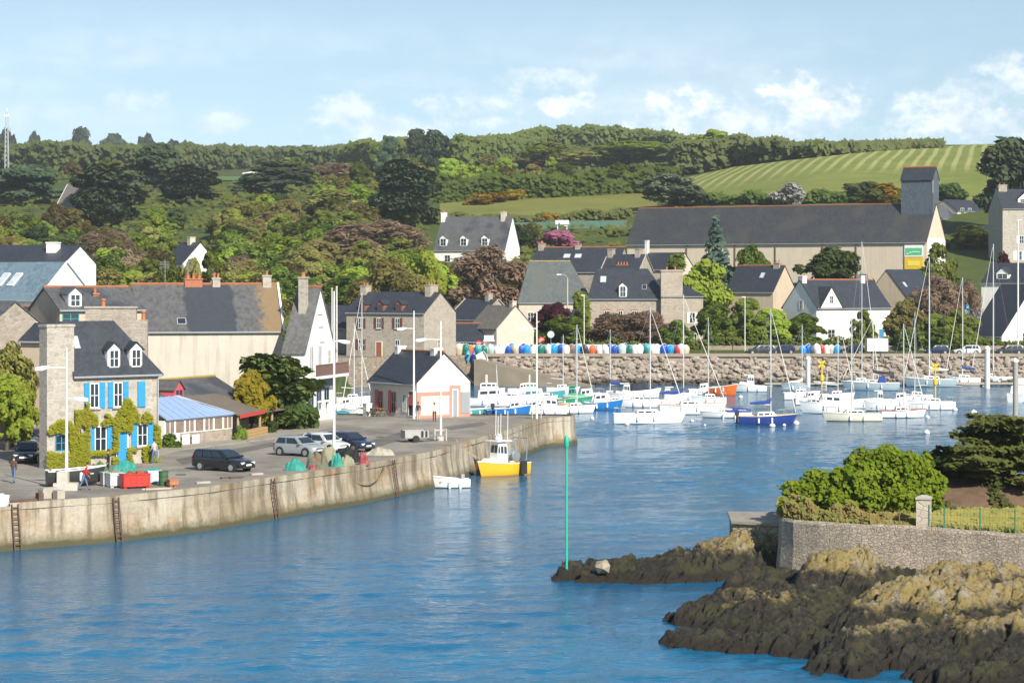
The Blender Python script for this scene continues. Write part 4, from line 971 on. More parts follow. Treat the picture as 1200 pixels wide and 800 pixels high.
# --- 14 to 17 houses above the car park
house('brown_house', 'brown stone house with an orange-ridged slate roof left of the white house', (851,403), (906,397), 7.5, zr(341,400), zr(311.5,401), TAN, SL_D, ridge_m=RIDGE, chim=[(8.2,1.2,1.0,.4,GRAN,None,2)], feats=[('sky',6.0,.6,.8,1.2,SKYL),('win','F',3,3.5,1,1.4,{})])
def white_extra(root, L, D, e, r):
    x, w_ = 3.0, 4.9; rise = zr(335,383)-zr(358,383)
    v = [(x-w_/2,-.25,e-.3),(x+w_/2,-.25,e-.3),(x,-.25,e-.1+rise),(x-w_/2,D*.3,e-.3),(x+w_/2,D*.3,e-.3),(x,D*.42,e-.1+rise)]
    g = MB().add(v, [(0,1,2),(3,5,4),(0,3,4,1),(1,4,5,2),(2,5,3,0)]).build('front_gable', WHITEW, root)
    rbm = MB()
    for s_ in (-1,1):
        p = [(x,-.45,e+rise+.05),(x+s_*(w_/2+.3),-.45,e-.45),(x+s_*(w_/2+.3),D*.32,e-.45),(x,D*.48,e+rise+.05)]
        rbm.add(p+[(q_[0],q_[1],q_[2]-.1) for q_ in p], [(0,1,2,3),(4,7,6,5),(0,4,5,1),(1,5,6,2),(2,6,7,3),(3,7,4,0)])
    rbm.build('gable_roof', SL_D, g)
    window(root, Matrix.Translation((x,-.26,e+.5)), 0, 0, .8, 1.3)
    window(root, Matrix.Translation((x+.2,0,1.2)), 0, 0, 1.6, 1.5)
    window(root, fmat(L,D,'L'), D*.55, e-.5, .9, 1.5)
    door(root, fmat(L,D,'F'), L-2.0, .3, 1.1, 2.3, paint((.05,.22,.42),'door_blue',.5,0))
    window(root, Matrix.Translation((8.6,0,1.2)), 0, 0, 1.5, 1.4)
house('white_house', 'white house with a triangular front gable and orange ridge above the car park', (957,381), (1043,390), 8.6, zr(359,384), zr(328,388), WHITEW, SL_D, ridge_m=RIDGE, chim=[(.6,.9,1.2,.5,WHITEW,None,0),(13.6,.9,1.2,.6,WHITEW,None,0)], feats=[('mesh',white_extra)], ov=.35)
house('tan_house', 'tan gabled house with a dark slate roof right of the white house', (1066,412), (1104,421), 9.5, zr(352,414), zr(316,417), TAN, SL_D, feats=[('sky',2.4,.5,.8,1.1,SKYL)])
house('slate_house', 'white-gabled house with a huge dark slate roof at the right edge', (1137,376), (1174,369), 13, zr(392,371), zr(333,373), WHITEW, SL_D, feats=[('win','R',5,1.5,1.6,1.4,{})], ov=.3)
house('slate_house', 'dark slate house with a white window behind the right-edge house', (1150,402), (1235,394), 9, zr(331,398), zr(308,399), WHITEW, SL_D, feats=[('dorm',3.6,2.4,.6,1.0,WHITE,WHITE)])
house('stone_house', 'grey granite house with white shutters at the top right', (1175,520), (1262,522), 10, zr(244,520), zr(221,521), GREYST, SL_D, chim=[(1.5,2.0,1.4,.9,GRAN,None,2)],
    feats=[('win','F',4.4,4.9,1.1,1.8,dict(shutters=WHITE,sw=.6)),('win','F',3.9,1.2,1.2,2.0,dict(shutters=WHITE,sw=.8)),('dorm',6.2,4.2,1.3,.9,WHITE,WHITE)])
house('bungalow', 'small cream bungalow with a dark roof on the slope behind the tower', (1122,600), (1153,607), 9, zr(247,602), zr(234,604), CREAM, SL_D, feats=[('win','F',2,.4,1.4,1.6,{}),('win','F',5,.4,1.4,1.6,{})])
house('bungalow', 'dark-roofed annexe just right of the slate tower', (1104,590), (1122,596), 8, zr(256,592), zr(240,594), CREAM, SL_G)
cp = empty('carport', (X(1134,545),545,terr(X(1134,545),545)), 0, 'open dark-roofed carport between the bungalow and granite house', 'carport')
z_ = zr(270,545)-cp.location.z; Lc = X(1173,545)-X(1134,545)
MB().add([(-.3,-.5,z_-.3),(Lc+.3,-.5,z_-.3),(Lc,3,z_+1.2),(.3,3,z_+1.2),(-.3,5.5,z_-.3),(Lc+.3,5.5,z_-.3)], [(0,1,2,3),(3,2,5,4),(0,4,5,1),(0,3,4),(1,5,2)]).build('roof', SL_D, cp)
for x in (.2, Lc*.5, Lc-.2): MB().box(x-.12,x+.12,0,.24,-2,z_-.25).build('post', WHITE, cp)
MB().box(0,Lc,4.6,4.8,-2,z_-.3).build('back_wall', TAN, cp)
# --- 20, 21 the left side
def bigwhite(root, L, D, e, r):
    mt = fmat(L, D, 'R')
    window(root, mt, 2.6, e-.9, .45, .7); window(root, mt, 4.6, e+.2, 1.5, .35, rows=0); window(root, mt, 3.0, e-4.2, .8, 1.2)
house('white_building', 'tall white gabled building with a large pale blue slate roof at the left edge', (-75,216), (44,208.5), 7.2, zr(350,209), zr(307.5,212), WHITEW, SL_B, QZ, verge=WHITE, ov=.2,
    feats=[('sky',7.0,.5,.85,1.7,SKYL,WHITE),('sky',8.6,.5,.85,1.7,SKYL,WHITE),('mesh',bigwhite)])
house('granite_cottage', 'granite cottage gable at the left edge below the blue roof', (-75,190), (-17,186), 6.0, zr(382,187), zr(353,188), GRAN, SL_G, QZ, gut=False)
house('slate_house', 'low white house with red-tiled edge squeezed under the blue roof', (-30,204), (44,201), 4, zr(371,202), zr(360,203), WHITEW, SL_D, QZ, ridge_m=RIDGE, feats=[('win','F',3.2,6.6,1,.9,{}),('win','F',4.8,6.6,.9,.9,{})])
house('slate_annexe', 'dark slate annexe roof beside the granite cottage gable', (24,186), (50,185), 4, zr(398,186), zr(379,187), TAN, SL_D, QZ)
house('slate_house', 'dark slate roof with a tall white chimney behind the blue roof', (-90,262), (74,258), 9, zr(308,260), zr(287,260), WHITEW, SL_D, 2.6, chim=[(14.6,1.2,1.2,.2,WHITEW,3.0,0)])
house('brown_house', 'lone grey-brown roofed house between dark cypresses on the hill', (66,706), (90,700), 9, zr(241,700), zr(215,702), TAN, slate('brown_tiles',(.16,.13,.125),rough=.8), verge=WHITE, gut=False)
house('white_house', 'white house gable with a chimney, nearly buried in the green trees', (192,424), (214,420), 8, zr(308,421), zr(284,422), WHITEW, SL_D, chim=[(3.0,.9,1.2,.9,CREAM,None,0)], gut=False)
p = hit(298,190)
fs1 = empty('farm_shed', (X(284,p.y),p.y,p.z), -.05, 'white monopitch farm shed on the far left hill', 'shed')
w_ = X(318,p.y)-X(284,p.y); k_ = p.y/F
MB().add([(0,0,-1),(w_,0,-1),(w_,8,-1),(0,8,-1),(0,0,5*k_),(w_,0,10*k_),(w_,8,10*k_),(0,8,5*k_)], [(0,3,2,1),(4,5,6,7),(0,1,5,4),(1,2,6,5),(2,3,7,6),(3,0,4,7)]).build('wall', WHITE, fs1)
MB().box(w_*.55,w_*.78,-.1,.05,0,4*k_).build('door', M('dark_opening',(.03,.03,.03)), fs1)
MB().box(-2,w_*.3,-.15,.05,2*k_,4*k_).build('lean_to', M('dark_sheet',(.06,.06,.065)), fs1)
p = hit(395,186)
fs2 = empty('farm_shed', (X(385,p.y),p.y,p.z), .03, 'pale farm buildings low on the far skyline left of the firs', 'shed')
w_ = X(410,p.y)-X(385,p.y); k_ = p.y/F
MB().box(0,w_,0,10,-1,7*k_).build('wall', WHITE, fs2); MB().add([(-.5,-.5,7*k_),(w_+.5,-.5,7*k_),(w_+.5,5,10*k_),(-.5,5,10*k_),(w_+.5,10.5,7*k_),(-.5,10.5,7*k_)], [(0,1,2,3),(3,2,4,5),(0,3,5),(1,4,2),(0,5,4,1)]).build('roof', SL_G, fs2)
# ------------------------------------------------------------------ trees and plants
def leaf_quads(pts, nrm, size, rs, stretch=1.0):
    """one rhombus leaf clump per point, facing about along nrm"""
    n = len(pts); nr = nrm + np.array(sd)*.75 + np.array((0,0,.25)) + rs.normal(0, .42, (n,3))   # leaves turn towards the light; nr /= np.linalg.norm(nr, axis=1, keepdims=True)+1e-9
    t = np.cross(nr, rs.normal(0,1,(n,3))); t /= np.linalg.norm(t, axis=1, keepdims=True)+1e-9
    b = np.cross(nr, t); s = size*(.6+.8*rs.rand(n,1))
    v = np.stack([pts+t*s*stretch, pts+b*s*.62+nr*s*.15, pts-t*s*stretch, pts-b*s*.62+nr*s*.15], 1).reshape(-1,3)
    return v, np.arange(n*4).reshape(n,4)
def blob_points(blobs, dens, rs, inner=.45):
    P, N = [], []
    for c, r in blobs:
        r = np.array(r if hasattr(r, '__len__') else (r,r,r)); n = max(8, int(dens*(r[0]*r[1]+r[1]*r[2]+r[0]*r[2])/3))
        d = rs.normal(0,1,(n,3)); d /= np.linalg.norm(d, axis=1, keepdims=True)
        rad = inner+(1-inner)*rs.rand(n,1)**.45
        P.append(np.array(c)+d*r*rad*(1+rs.normal(0,.08,(n,1)))); N.append(d)
    return np.concatenate(P), np.concatenate(N)
BARK = M('bark', (.10,.075,.055), .95, .25, 4)
BARKG = M('bark_grey', (.20,.175,.15), .95, .25, 4)
LF = dict(
    green=leafmat('leaf_green', (0.179,0.267,0.051), (0.288,0.381,0.079)), bright=leafmat('leaf_bright', (0.316,0.446,0.065), (0.366,0.448,0.071)),
    olive=leafmat('leaf_olive', (0.302,0.288,0.086), (0.388,0.388,0.130)), rust=leafmat('leaf_rust', (0.354,0.266,0.171), (0.448,0.354,0.236)),
    pine=leafmat('leaf_pine', (.048,.080,.045), (.090,.130,.065), .15), spruce=leafmat('leaf_spruce', (0.073,0.122,0.098), (0.134,0.201,0.159), .15),
    grey=leafmat('leaf_greygreen', (0.232,0.305,0.195), (0.329,0.403,0.268)), gorse=leafmat('leaf_gorse', (0.480,0.340,0.030), (0.268,0.256,0.061)),
    pink=leafmat('leaf_pink', (0.450,0.170,0.280), (0.415,0.159,0.244)), white=leafmat('leaf_white', (0.620,0.610,0.570), (0.400,0.410,0.340)),
    purple=leafmat('leaf_purple', (0.091,0.030,0.039), (0.134,0.049,0.055)), lime=leafmat('leaf_lime', (0.400,0.400,0.035), (0.500,0.470,0.060)),
    bracken=leafmat('leaf_bracken', (0.366,0.226,0.098), (0.281,0.220,0.091)), dark=leafmat('leaf_dark', (0.079,0.128,0.043), (0.128,0.177,0.055)), cedar=leafmat('leaf_cedar', (0.104,0.159,0.049), (0.171,0.220,0.061), .2))
def trunk_mb(h, r, rs, crown_c, n=6, spread=2.0, bend=.3):
    mb = MB(); top = Vector((rs.normal(0,bend), rs.normal(0,bend), h))
    mid = top*.5 + Vector((rs.normal(0,bend*.5), rs.normal(0,bend*.5), 0))
    mb.tube([(0,0,-.6),(0,0,.15),mid,top], [r*1.4,r*1.05,r*.75,r*.45], 7)
    for i in range(n):
        a = 6.283*i/n+rs.rand(); k = .45+.5*rs.rand(); p = mid.lerp(top, (k-.4)/.6) if k > .4 else mid*k
        e = Vector((math.cos(a)*spread*(.6+.5*rs.rand()), math.sin(a)*spread*(.6+.5*rs.rand()), crown_c+rs.normal(0,1.0)))
        m_ = p.lerp(e, .5)+Vector((0,0,.25)); mb.tube([p, m_, e], [r*.42,r*.26,r*.10], 5)
    return mb
_proto = {}
def crown_mesh(name, v, f, mat): return np_mesh(name, v, f, [mat])
def tree_meshes(kind, var):
    key = (kind, var)
    if key in _proto: return _proto[key]
    rs = np.random.RandomState(100+var*17+sum(map(ord, kind)))
    form, leaf = dict(green=('round','green'), bright=('round','bright'), olive=('round','olive'), rust=('bare','rust'), pine=('layer','pine'), cedar=('layer','cedar'), dark=('round','dark'),
        spruce=('cone','spruce'), grey=('round','grey'), gorse=('shrub','gorse'), pink=('shrub','pink'), white=('shrub','white'), purple=('round','purple'), lime=('shrub','lime'), limetree=('round','lime'),
        bracken=('shrub','bracken'), shrub=('shrub','green'), oshrub=('shrub','olive'), dshrub=('shrub','dark'), poplar=('tall','bright'), gpoplar=('tall','green'), umbrella=('umb','pine'), twig=('bare','olive'), bshrub=('bare','rust'))[kind]
    blobs = []; size = .25; dens = 150; st = 1.25; H = 10.0
    if form == 'round':
        for i in range(52):
            a, z = 6.283*rs.rand(), rs.rand(); rr = 3.7*math.sin(math.pi*min(.96, .14+.80*z))*(.5+.58*rs.rand())
            blobs.append(((math.cos(a)*rr, math.sin(a)*rr, 2.2+7.0*z), (.5+.62*rs.rand()**1.5)*np.array((1.1,1.1,.95))))
        blobs.append(((0,0,5.6),(2.0,2.0,2.2)))
        tm = trunk_mb(6.5, .3, rs, 6.0)
    elif form == 'tall':
        for i in range(24):
            a, z = 6.283*rs.rand(), rs.rand(); rr = 1.5*(1-.75*z)*(.4+.6*rs.rand())+.2
            blobs.append(((math.cos(a)*rr, math.sin(a)*rr, 1.2+8.0*z), (.6+.5*rs.rand())*np.array((1,1,1.4))))
        tm = trunk_mb(8, .22, rs, 6, 4, 1.0)
    elif form == 'cone':
        for L_ in range(13):
            z = 1.0+8.6*L_/12; rr = 3.3*(1-L_/12.8); k = max(3, int(9*(1-L_/14)))
            for i in range(k):
                a = 6.283*(i+rs.rand()*.6)/k; q = rr*(.45+.5*rs.rand())
                blobs.append(((math.cos(a)*q, math.sin(a)*q, z-.16*q+rs.normal(0,.15)), (.35+.33*rr*.8, .35+.33*rr*.8, .34)))
        dens = 95; size = .26; tm = trunk_mb(9.3, .25, rs, 5, 5, 1.2, .05)
    elif form == 'layer':
        for i in range(30):
            a, z = 6.283*rs.rand(), rs.rand()**.85; rr = 3.9*math.sqrt(max(.06, 1-(z*1.0-.1)**2))*(.35+.68*rs.rand())*(1-.3*z)
            blobs.append(((math.cos(a)*rr, math.sin(a)*rr, 2.0+7.4*z), (.95+.75*rs.rand())*np.array((1.15,1.15,.62))))
        for z in (3.5,5.5,7.5): blobs.append(((0,0,z),(1.5,1.5,.9)))
        dens = 110; size = .30; tm = trunk_mb(8, .36, rs, 6.2, 8, 2.6)
    elif form == 'umb':
        for i in range(16):
            a = 6.283*rs.rand(); rr = 3.3*math.sqrt(rs.rand()); blobs.append(((math.cos(a)*rr, math.sin(a)*rr, 8.3-.12*rr*rr*.6+rs.normal(0,.25)), (1.2,1.2,.62)))
        dens = 85; size = .32; tm = trunk_mb(8, .3, rs, 8, 7, 2.4)
    elif form == 'bare':
        for i in range(46):
            a, z = 6.283*rs.rand(), rs.rand(); rr = 3.8*math.sin(math.pi*(.12+.80*z))*(.45+.6*rs.rand())
            blobs.append(((math.cos(a)*rr, math.sin(a)*rr, 2.0+7.2*z), (.8+.8*rs.rand())*np.ones(3)))
        dens = 135; size = .125; st = 2.6; tm = trunk_mb(6.5, .28, rs, 6.5, 11, 2.6)
    else:
        H = 4.0
        for i in range(20):
            a, z = 6.283*rs.rand(), rs.rand(); rr = 2.1*math.sqrt(1-(z*.9)**2)*(.3+.7*rs.rand())
            blobs.append(((math.cos(a)*rr, math.sin(a)*rr, .45+2.8*z), (.55+.45*rs.rand())*np.array((1,1,.9))))
        blobs.append(((0,0,1.6),(1.4,1.4,1.5))); dens = 130; size = .23; tm = trunk_mb(2.4, .09, rs, 2.2, 6, 1.1, .1)
    P, N = blob_points(blobs, dens, rs, .5)
    if form == 'layer' or form == 'umb' or form == 'cone': N = N*np.array((.8,.8,1))
    v, f = leaf_quads(P, N, size, rs, st)
    if form == 'bare': v[:,2] += 0
    keep_z = v[:,2].max()
    cm = np_mesh('crown', v, f, [LF[leaf]])
    tmm = tm.mesh('trunk', BARKG if form == 'bare' else BARK)
    w = np.percentile(np.abs(v[:,:2]), 97)*2
    one = np_mesh('tree', np.concatenate([np.array(tm.v), v]), f+len(tm.v), [LF[leaf], BARK])   # crown only; trunk faces joined below
    bm = bmesh.new(); bm.from_mesh(cm); bm.from_mesh(tmm)
    k = len(f); bm.faces.ensure_lookup_table()
    for fc in bm.faces[k:]: fc.material_index = 1
    bm.to_mesh(one); bm.free()
    _proto[key] = (cm, tmm, one, keep_z, w)
    return _proto[key]
NAMES = dict(green='broadleaf_tree', bright='broadleaf_tree', olive='budding_tree', rust='bare_tree', pine='cypress_tree', cedar='conifer_tree', dark='broadleaf_tree', spruce='spruce_tree', grey='broadleaf_tree', gorse='gorse_bush',
    pink='blossom_tree', white='blossom_tree', purple='purple_leaved_tree', lime='golden_shrub', limetree='golden_shrub', bracken='bracken_bush', shrub='shrub', oshrub='shrub', dshrub='shrub', poplar='poplar_tree', gpoplar='poplar_tree', umbrella='pine_tree', twig='budding_tree', bshrub='bare_shrub')
_tv = [0]
def tree(kind, px, top, h, wpx, label, group=None, Y=None, z=None, parts=True, cat=None, depth=None):
    """a tree h metres tall whose top shows at a row; how far off follows from the lie of the land unless Y is given"""
    if Y is None: Y = crest(px, top, h)
    x = X(px, Y); zb = terr(x, Y) if z is None else z
    if Y is not None: h = max(1.2, zr(top, Y)-zb) if depth is None else h
    _tv[0] += 1; cm, tmm, one, kh, w = tree_meshes(kind, _tv[0] % 3)
    s = (wpx*Y/F)/w; sz = (h+.3)/kh
    cat = cat or ('shrub' if NAMES[kind].endswith(('bush','shrub')) else 'tree')
    rz = random.uniform(0, 6.28)
    if parts:
        r_ = empty(NAMES[kind], (x, Y, zb-.3), rz, label, cat, group); r_.scale = (s, s, sz)
        for nm, me in (('crown', cm), ('trunk', tmm)):
            o = bpy.data.objects.new(nm, me); col.objects.link(o); o.parent = r_
        return r_
    o = bpy.data.objects.new(NAMES[kind], one); col.objects.link(o); o.location = (x, Y, zb-.3); o.rotation_euler = (0,0,rz); o.scale = (s, s, sz)
    return tag(o, label, cat, group)
MASK = []
def TB(kind, px, top, base, w, label, group=None):
    p = hit(px, base); MASK.append((px-w*.42, px+w*.42, top, base-6, p.y))
    return tree(kind, px, top, 0, w, label, group, Y=p.y)
# undergrowth over the wooded slopes: nobody could count it
def undergrowth(name, n, pxr, yr, mat, size, seed, label, test=None, hmax=2.2):
    rs = np.random.RandomState(seed); P = []
    while len(P) < n:
        y = yr[0]*(yr[1]/yr[0])**rs.rand(); px = rs.uniform(*pxr); x = X(px, y); z = terr(x, y)
        row = HOR-(z+1-EYE)*F/y
        if test and not test(px, row, y): continue
        hh = hmax*vnoise(np.array([x*.12, y*.12, 1.]))**1.2*1.6
        for _ in range(5): P.append((x+rs.normal(0,1.3), y+rs.normal(0,1.3), z+hh*rs.rand()))
    P = np.array(P); N = np.tile(np.array((0,-.3,1.)), (len(P),1))
    v, f = leaf_quads(P, N, size, rs)
    o = bpy.data.objects.new(name, np_mesh(name, v, f, [mat])); col.objects.link(o)
    return tag(o, label, 'undergrowth', kind='stuff')
BOX = [(505,775,226,256),(204,301,196,211),(283,320,178,191),(385,411,175,187),(64,92,213,250),(500,602,246,303),(212,243,271,306),(775,1300,160,238)]
def clear(px, row, y=0): return not any(a-2 < px < b and c-3 < row < d+3 for a, b, c, d in BOX)
undergrowth('undergrowth', 26000, (-120,800), (385,1500), leafmat('scrub_leaf', (.12,.165,.04), (.20,.21,.06)), .85, 5, 'green and olive undergrowth covering the wooded slopes', clear)
undergrowth('undergrowth', 3500, (800,1300), (395,450), leafmat('garden_leaf', (0.099,0.181,0.036), (0.181,0.247,0.058)), .5, 8, 'low garden greenery between the houses on the right', None, 1.5)
# --- trees one can tell apart
T = tree
T('umbrella',8,149,9,22,'flat-topped pine at the left edge beside the lattice mast')
T('umbrella',40,152,9,15,'small narrow pine standing alone on the left skyline')
T('pine',96,147,14,30,'tallest dark cypress on the left skyline')
T('pine',133,155,11,36,'wide low cypress on the skyline right of the tallest one')
T('umbrella',171,154,10,20,'round-headed pine on the left skyline above the big cypresses')
T('pine',204,162,10,20,'last dark cypress of the left skyline, at the right of the row')
TB('pine',30,192,240,72,'broad dark cypress left of the lone grey-brown house')
TB('pine',125,190,268,72,'largest dark cypress, right of the lone grey-brown house')
TB('pine',181,166,232,62,'tall dark cypress between the largest cypress and the far meadow')
TB('pine',226,193,240,56,'dark bushy cypress just under the small far meadow')
TB('pine',326,189,226,74,'spreading dark cypress group below the white farm shed')
TB('pine',291,204,228,34,'small dark cypress to the left of the spreading one under the farm shed')
TB('pine',476,186,268,68,'ragged black-green cypress left above the three-dormer house')
for px_, tp, w_, lb_ in ((455,158,24,'left and smallest of the dark firs on the middle skyline'),(487,149,30,'middle and tallest of the dark firs on the skyline'),(511,151,34,'right and widest of the dark firs on the skyline')):
    TB('pine',px_,tp,182,w_,lb_,'dark firs on the middle skyline')
T('spruce',624,150,8,10,'tiny lone conifer on the round hilltop')
TB('bright',832,151,192,52,'bright yellow-green tree at the left corner of the mown field')
TB('bright',642,166,188,60,'domed yellow-green tree on the slope under the hilltop')
TB('bright',745,165,196,100,'wide yellow-green tree clump at the hill foot, left of the mown field')
T('green',592,164,9,66,'rounded green tree on the ridge right of the dark firs')
T('olive',690,176,8,60,'olive budding tree between the two yellow-green clumps')
T('green',538,163,9,52,'green tree right below the widest dark fir')
T('bright',480,185,9,40,'bright green tree rising behind the ragged black-green cypress')
TB('grey',785,203,246,70,'silvery grey-green tree overlapping the shed ridge at its left end')
TB('white',926,214,240,38,'white flowering thorn in the field hedge behind the shed')
T('bracken',818,218,3.5,16,'small rust-coloured bush in the field above the silvery tree')
TB('pink',657,268,292,42,'pink blossom tree behind the terrace roofs')
T('gorse',563,226,4,30,'yellow gorse at the left end of the meadow hedge', )
T('gorse',582,223,4,26,'yellow gorse in the middle of the meadow hedge')
T('gorse',603,221,4,26,'yellow gorse at the right of the meadow hedge group')
T('bracken',622,187,4,56,'orange-brown bracken patch left half on the hill slope')
T('bracken',655,185,4,48,'orange-brown bracken patch right half on the hill slope')
T('gorse',728,196,4,26,'orange-yellow gorse below the wide yellow-green clump')
T('gorse',642,249,4,26,'yellow gorse by the green nets under the meadow')
T('rust',577,284,13,98,'big bare reddish-brown tree in front of the three-dormer house', Y=420)
T('rust',437,256,12,110,'widest bare red-brown tree in the middle of the wood')
T('rust',127,270,11,74,'bare pinkish-brown tree behind the white gabled building')
for px_, tp_, w_, k_, lb_ in ((199,297,34,'green','green tree hiding the foot of the buried white gable'),(247,292,40,'green','green tree right of the buried white gable'),(66,236,30,'olive','olive tree at the left foot of the lone grey-brown house'),(86,243,34,'olive','olive tree at the right foot of the lone grey-brown house'),(225,300,26,'olive','low olive tree right in front of the buried white gable')):
    T(k_,px_,tp_,8,w_,lb_,Y=410 if tp_ > 260 else 660)
T('rust',395,190,9,60,'faint bare tree high in the wood near the far skyline')
T('olive',395,222,9,60,'mustard-coloured budding tree in the upper wood')
T('bright',338,276,10,52,'fresh green tree in the lower middle of the wood')
T('green',388,262,10,50,'dark fresh green tree right of the fresh green one')
T('bright',498,292,10,46,'fresh yellow-green tree just left of the big bare tree', Y=410)
T('twig',455,300,9,80,'pale yellowish budding tree behind the granite house roof', Y=400)
T('dark',610,262,8,34,'dark round evergreen against the right gable of the three-dormer house')
T('green',507,300,9,34,'green tree hiding the left foot of the three-dormer house', Y=470)
T('pine',1188,158,17,78,'great dark pine at the right edge above the granite house', Y=560)
T('green',1140,262,6,40,'garden shrub mass before the carport')
T('spruce',839,252,15,66,'blue-grey spruce standing in front of the shed wall', Y=432)
T('dark',975,288,11,78,'dark round evergreen oak in front of the shed wall', Y=430)
T('green',884,284,7,44,'light green tree beside the spruce at the shed wall', Y=428)
T('bright',822,302,9,62,'yellow-green tree right of the massive chimney house', Y=405)
T('gpoplar',795,296,10,30,'narrow green tree behind the massive front chimney', Y=415)
T('purple',650,353,7,46,'purple-leaved tree in front of the hipped cream house', Y=372, z=PZ)
T('green',662,368,5.5,62,'round green tree below the purple-leaved one', Y=366, z=PZ)
T('gpoplar',681,340,8,24,'slender green tree in front of the hipped cream house', Y=375, z=PZ)
T('bshrub',718,365,7,58,'bare brown shrub nearest the slender green tree', Y=372, z=PZ)
T('bshrub',757,362,7,62,'bare brown shrub in front of the massive chimney house', Y=373, z=PZ)
T('green',793,374,5.5,34,'small green tree at the foot of the massive chimney', Y=368, z=PZ)
T('dshrub',772,398,2.5,26,'low dark green shrub at the right end of the bare shrubs', Y=362, z=PZ)
for px_, tp, w_, k_, lb_ in ((838,352,48,'green','leafy street tree left of the brown stone house'),(872,348,52,'green','leafy street tree covering the front of the brown stone house'),(905,360,44,'bright','leafy street tree beside the shaded white gable'),
        (942,366,46,'green','leafy street tree under the triangular white gable'),(1011,362,28,'green','small tree against the front of the white house'),(1062,348,44,'olive','yellowish tree right of the white house'),
        (1094,318,58,'rust','bare brown tree in front of the tan house'),(1130,326,36,'rust','bare brown tree at the blue frames'),(1092,366,46,'green','green tree below the bare brown tree'),(1122,362,48,'green','green tree left of the huge slate roof')):
    T(k_, px_, tp, 8, w_, lb_, 'trees above the car park' if k_ in ('green','bright') else None, Y=372 if tp > 340 else 392, z=PZ)
for px_ in (1068,1100,1128): T('shrub',px_,384,3,40,{1068:'clipped shrub behind the parked dark blue car',1100:'clipped shrub behind the gap between the parked cars',1128:'clipped shrub behind the parked white car'}[px_],'shrubs behind the car park',Y=368,z=PZ)
T('dshrub',1013,211,6,44,'dark bush beside the yellow palm-like bush over the shed ridge')
T('gorse',1032,214,5,52,'yellow-tipped spiky bush over the shed ridge left of the tower')
T('purple',1177,293,4,26,'round dark purple bush on the bank at the right', Y=425)
T('green',1100,283,6,40,'small tree right of the sign gable', Y=440)
T('dshrub',1115,214,5,34,'rounded dark bush in the field right of the tower')
# left edge and by the bar
T('bright',8,436,6,50,'bright green hedge bush at the left edge above the street', Y=176, z=QZ)
T('bright',26,444,5,38,'light green bush leaning over the street wall', Y=177.5, z=QZ)
T('olive',14,398,9,56,'dull green tree at the left edge under the granite gable', Y=180.5, z=QZ)
T('olive',305,410,8,1,'',Y=200,z=QZ) if False else None
# --- the mixed wood: filler trees that nothing tells apart
rnd = random.Random(21)
GL = dict(green='leafy green tree among the mixed wood on the hillside', bright='fresh light green tree among the mixed wood on the hillside', olive='olive-brown budding tree among the mixed wood on the hillside', rust='bare brownish tree among the mixed wood on the hillside', pine='small dark cypress among the mixed wood on the hillside', dark='dark green tree among the mixed wood on the hillside')
cnt = 0; tries = 0
while cnt < 290 and tries < 5000:
    tries += 1
    px = rnd.uniform(-40, 800); top = rnd.uniform(172, 322)**1.0
    if px > 600 and top > 262: continue
    if px > 520 and top > 292: continue
    h = rnd.uniform(6.0, 10.5); Y = crest(px, top, h)
    if Y > 1500: continue
    w = h*rnd.uniform(.75,1.1)*F/Y; bot = top+h*F/Y
    if any(a-w*.42 < px < b+w*.42 and top < d and bot > c for a, b, c, d in BOX): continue
    if any(a-w*.5 < px < b+w*.5 and top < d and bot > c and Y < yy for a, b, c, d, yy in MASK): continue
    k = rnd.choices(['green','bright','olive','rust','pine','dark'], (38,20,32,3,0,7) if px < 480 else (40,20,29,2,0,9))[0]
    T(k, px, top, h, w, GL[k], 'trees of the hillside wood', Y=Y, parts=w > 40)
    cnt += 1
# skyline woods: one far mass each side
def skyline(name, label, pts, n, mat, seed, size=1.5, thick=60):
    rs = np.random.RandomState(seed); P = []; N = []; ps = [p[0] for p in pts]
    for _ in range(n):
        px = rs.uniform(ps[0], ps[-1]); top = np.interp(px, ps, [p[1] for p in pts]) ; Y = np.interp(px, ps, [p[2] for p in pts])+rs.rand()*thick
        x = X(px, Y); zg = terr(x, Y); zt = zr(top+4.0-7.5*vnoise(np.array([px*.10, 4.2, seed]))-6.0*max(0,vnoise(np.array([px*.031, 1.7, seed]))-.5)+2.2*vnoise(np.array([px*.5, 2., seed])), Y)
        hh = max(2.0, zt-zg)
        for _ in range(3):
            d = rs.normal(0,1,3); d /= np.linalg.norm(d); P.append((x+d[0]*2.2, Y+d[1]*2.2, zg+hh*rs.rand()**.55+d[2]*.6)); N.append(d)
    v, f = leaf_quads(np.array(P), np.array(N), size, rs)
    o = bpy.data.objects.new(name, np_mesh(name, v, f, [mat])); col.objects.link(o); return tag(o, label, 'wood', kind='stuff')
skyline('far_wood', 'far dull green wood along the left skyline', [(-60,178,1180),(60,170,1150),(150,172,1150),(230,170,1250),(330,172,1350),(420,174,1350)], 9000, leafmat('far_leaf', (.15,.23,.085), (.22,.28,.11)), 3)
skyline('far_wood', 'green wood over the round hilltop in the middle', [(400,172,1200),(440,166,1100),(540,163,1080),(600,158,1180),(640,152,1290),(760,152,1290),(800,160,1200),(860,168,1150)], 16000, leafmat('hill_leaf', (.14,.20,.05), (.22,.26,.08)), 4)
skyline('far_wood', 'grey-green tree belt along the top of the mown field', [(790,168,hit(795,209).y+10),(830,166,hit(830,203).y+10),(860,164,hit(860,197).y+12),(900,165,hit(900,192).y+12),(960,168,hit(960,186).y+12),(1010,170,hit(1010,181).y+14),(1060,172,hit(1050,178).y+18),(1100,174,hit(1060,176).y+22)], 9000, leafmat('belt_leaf', (.17,.25,.09), (.25,.29,.12)), 6, 1.2, 40)
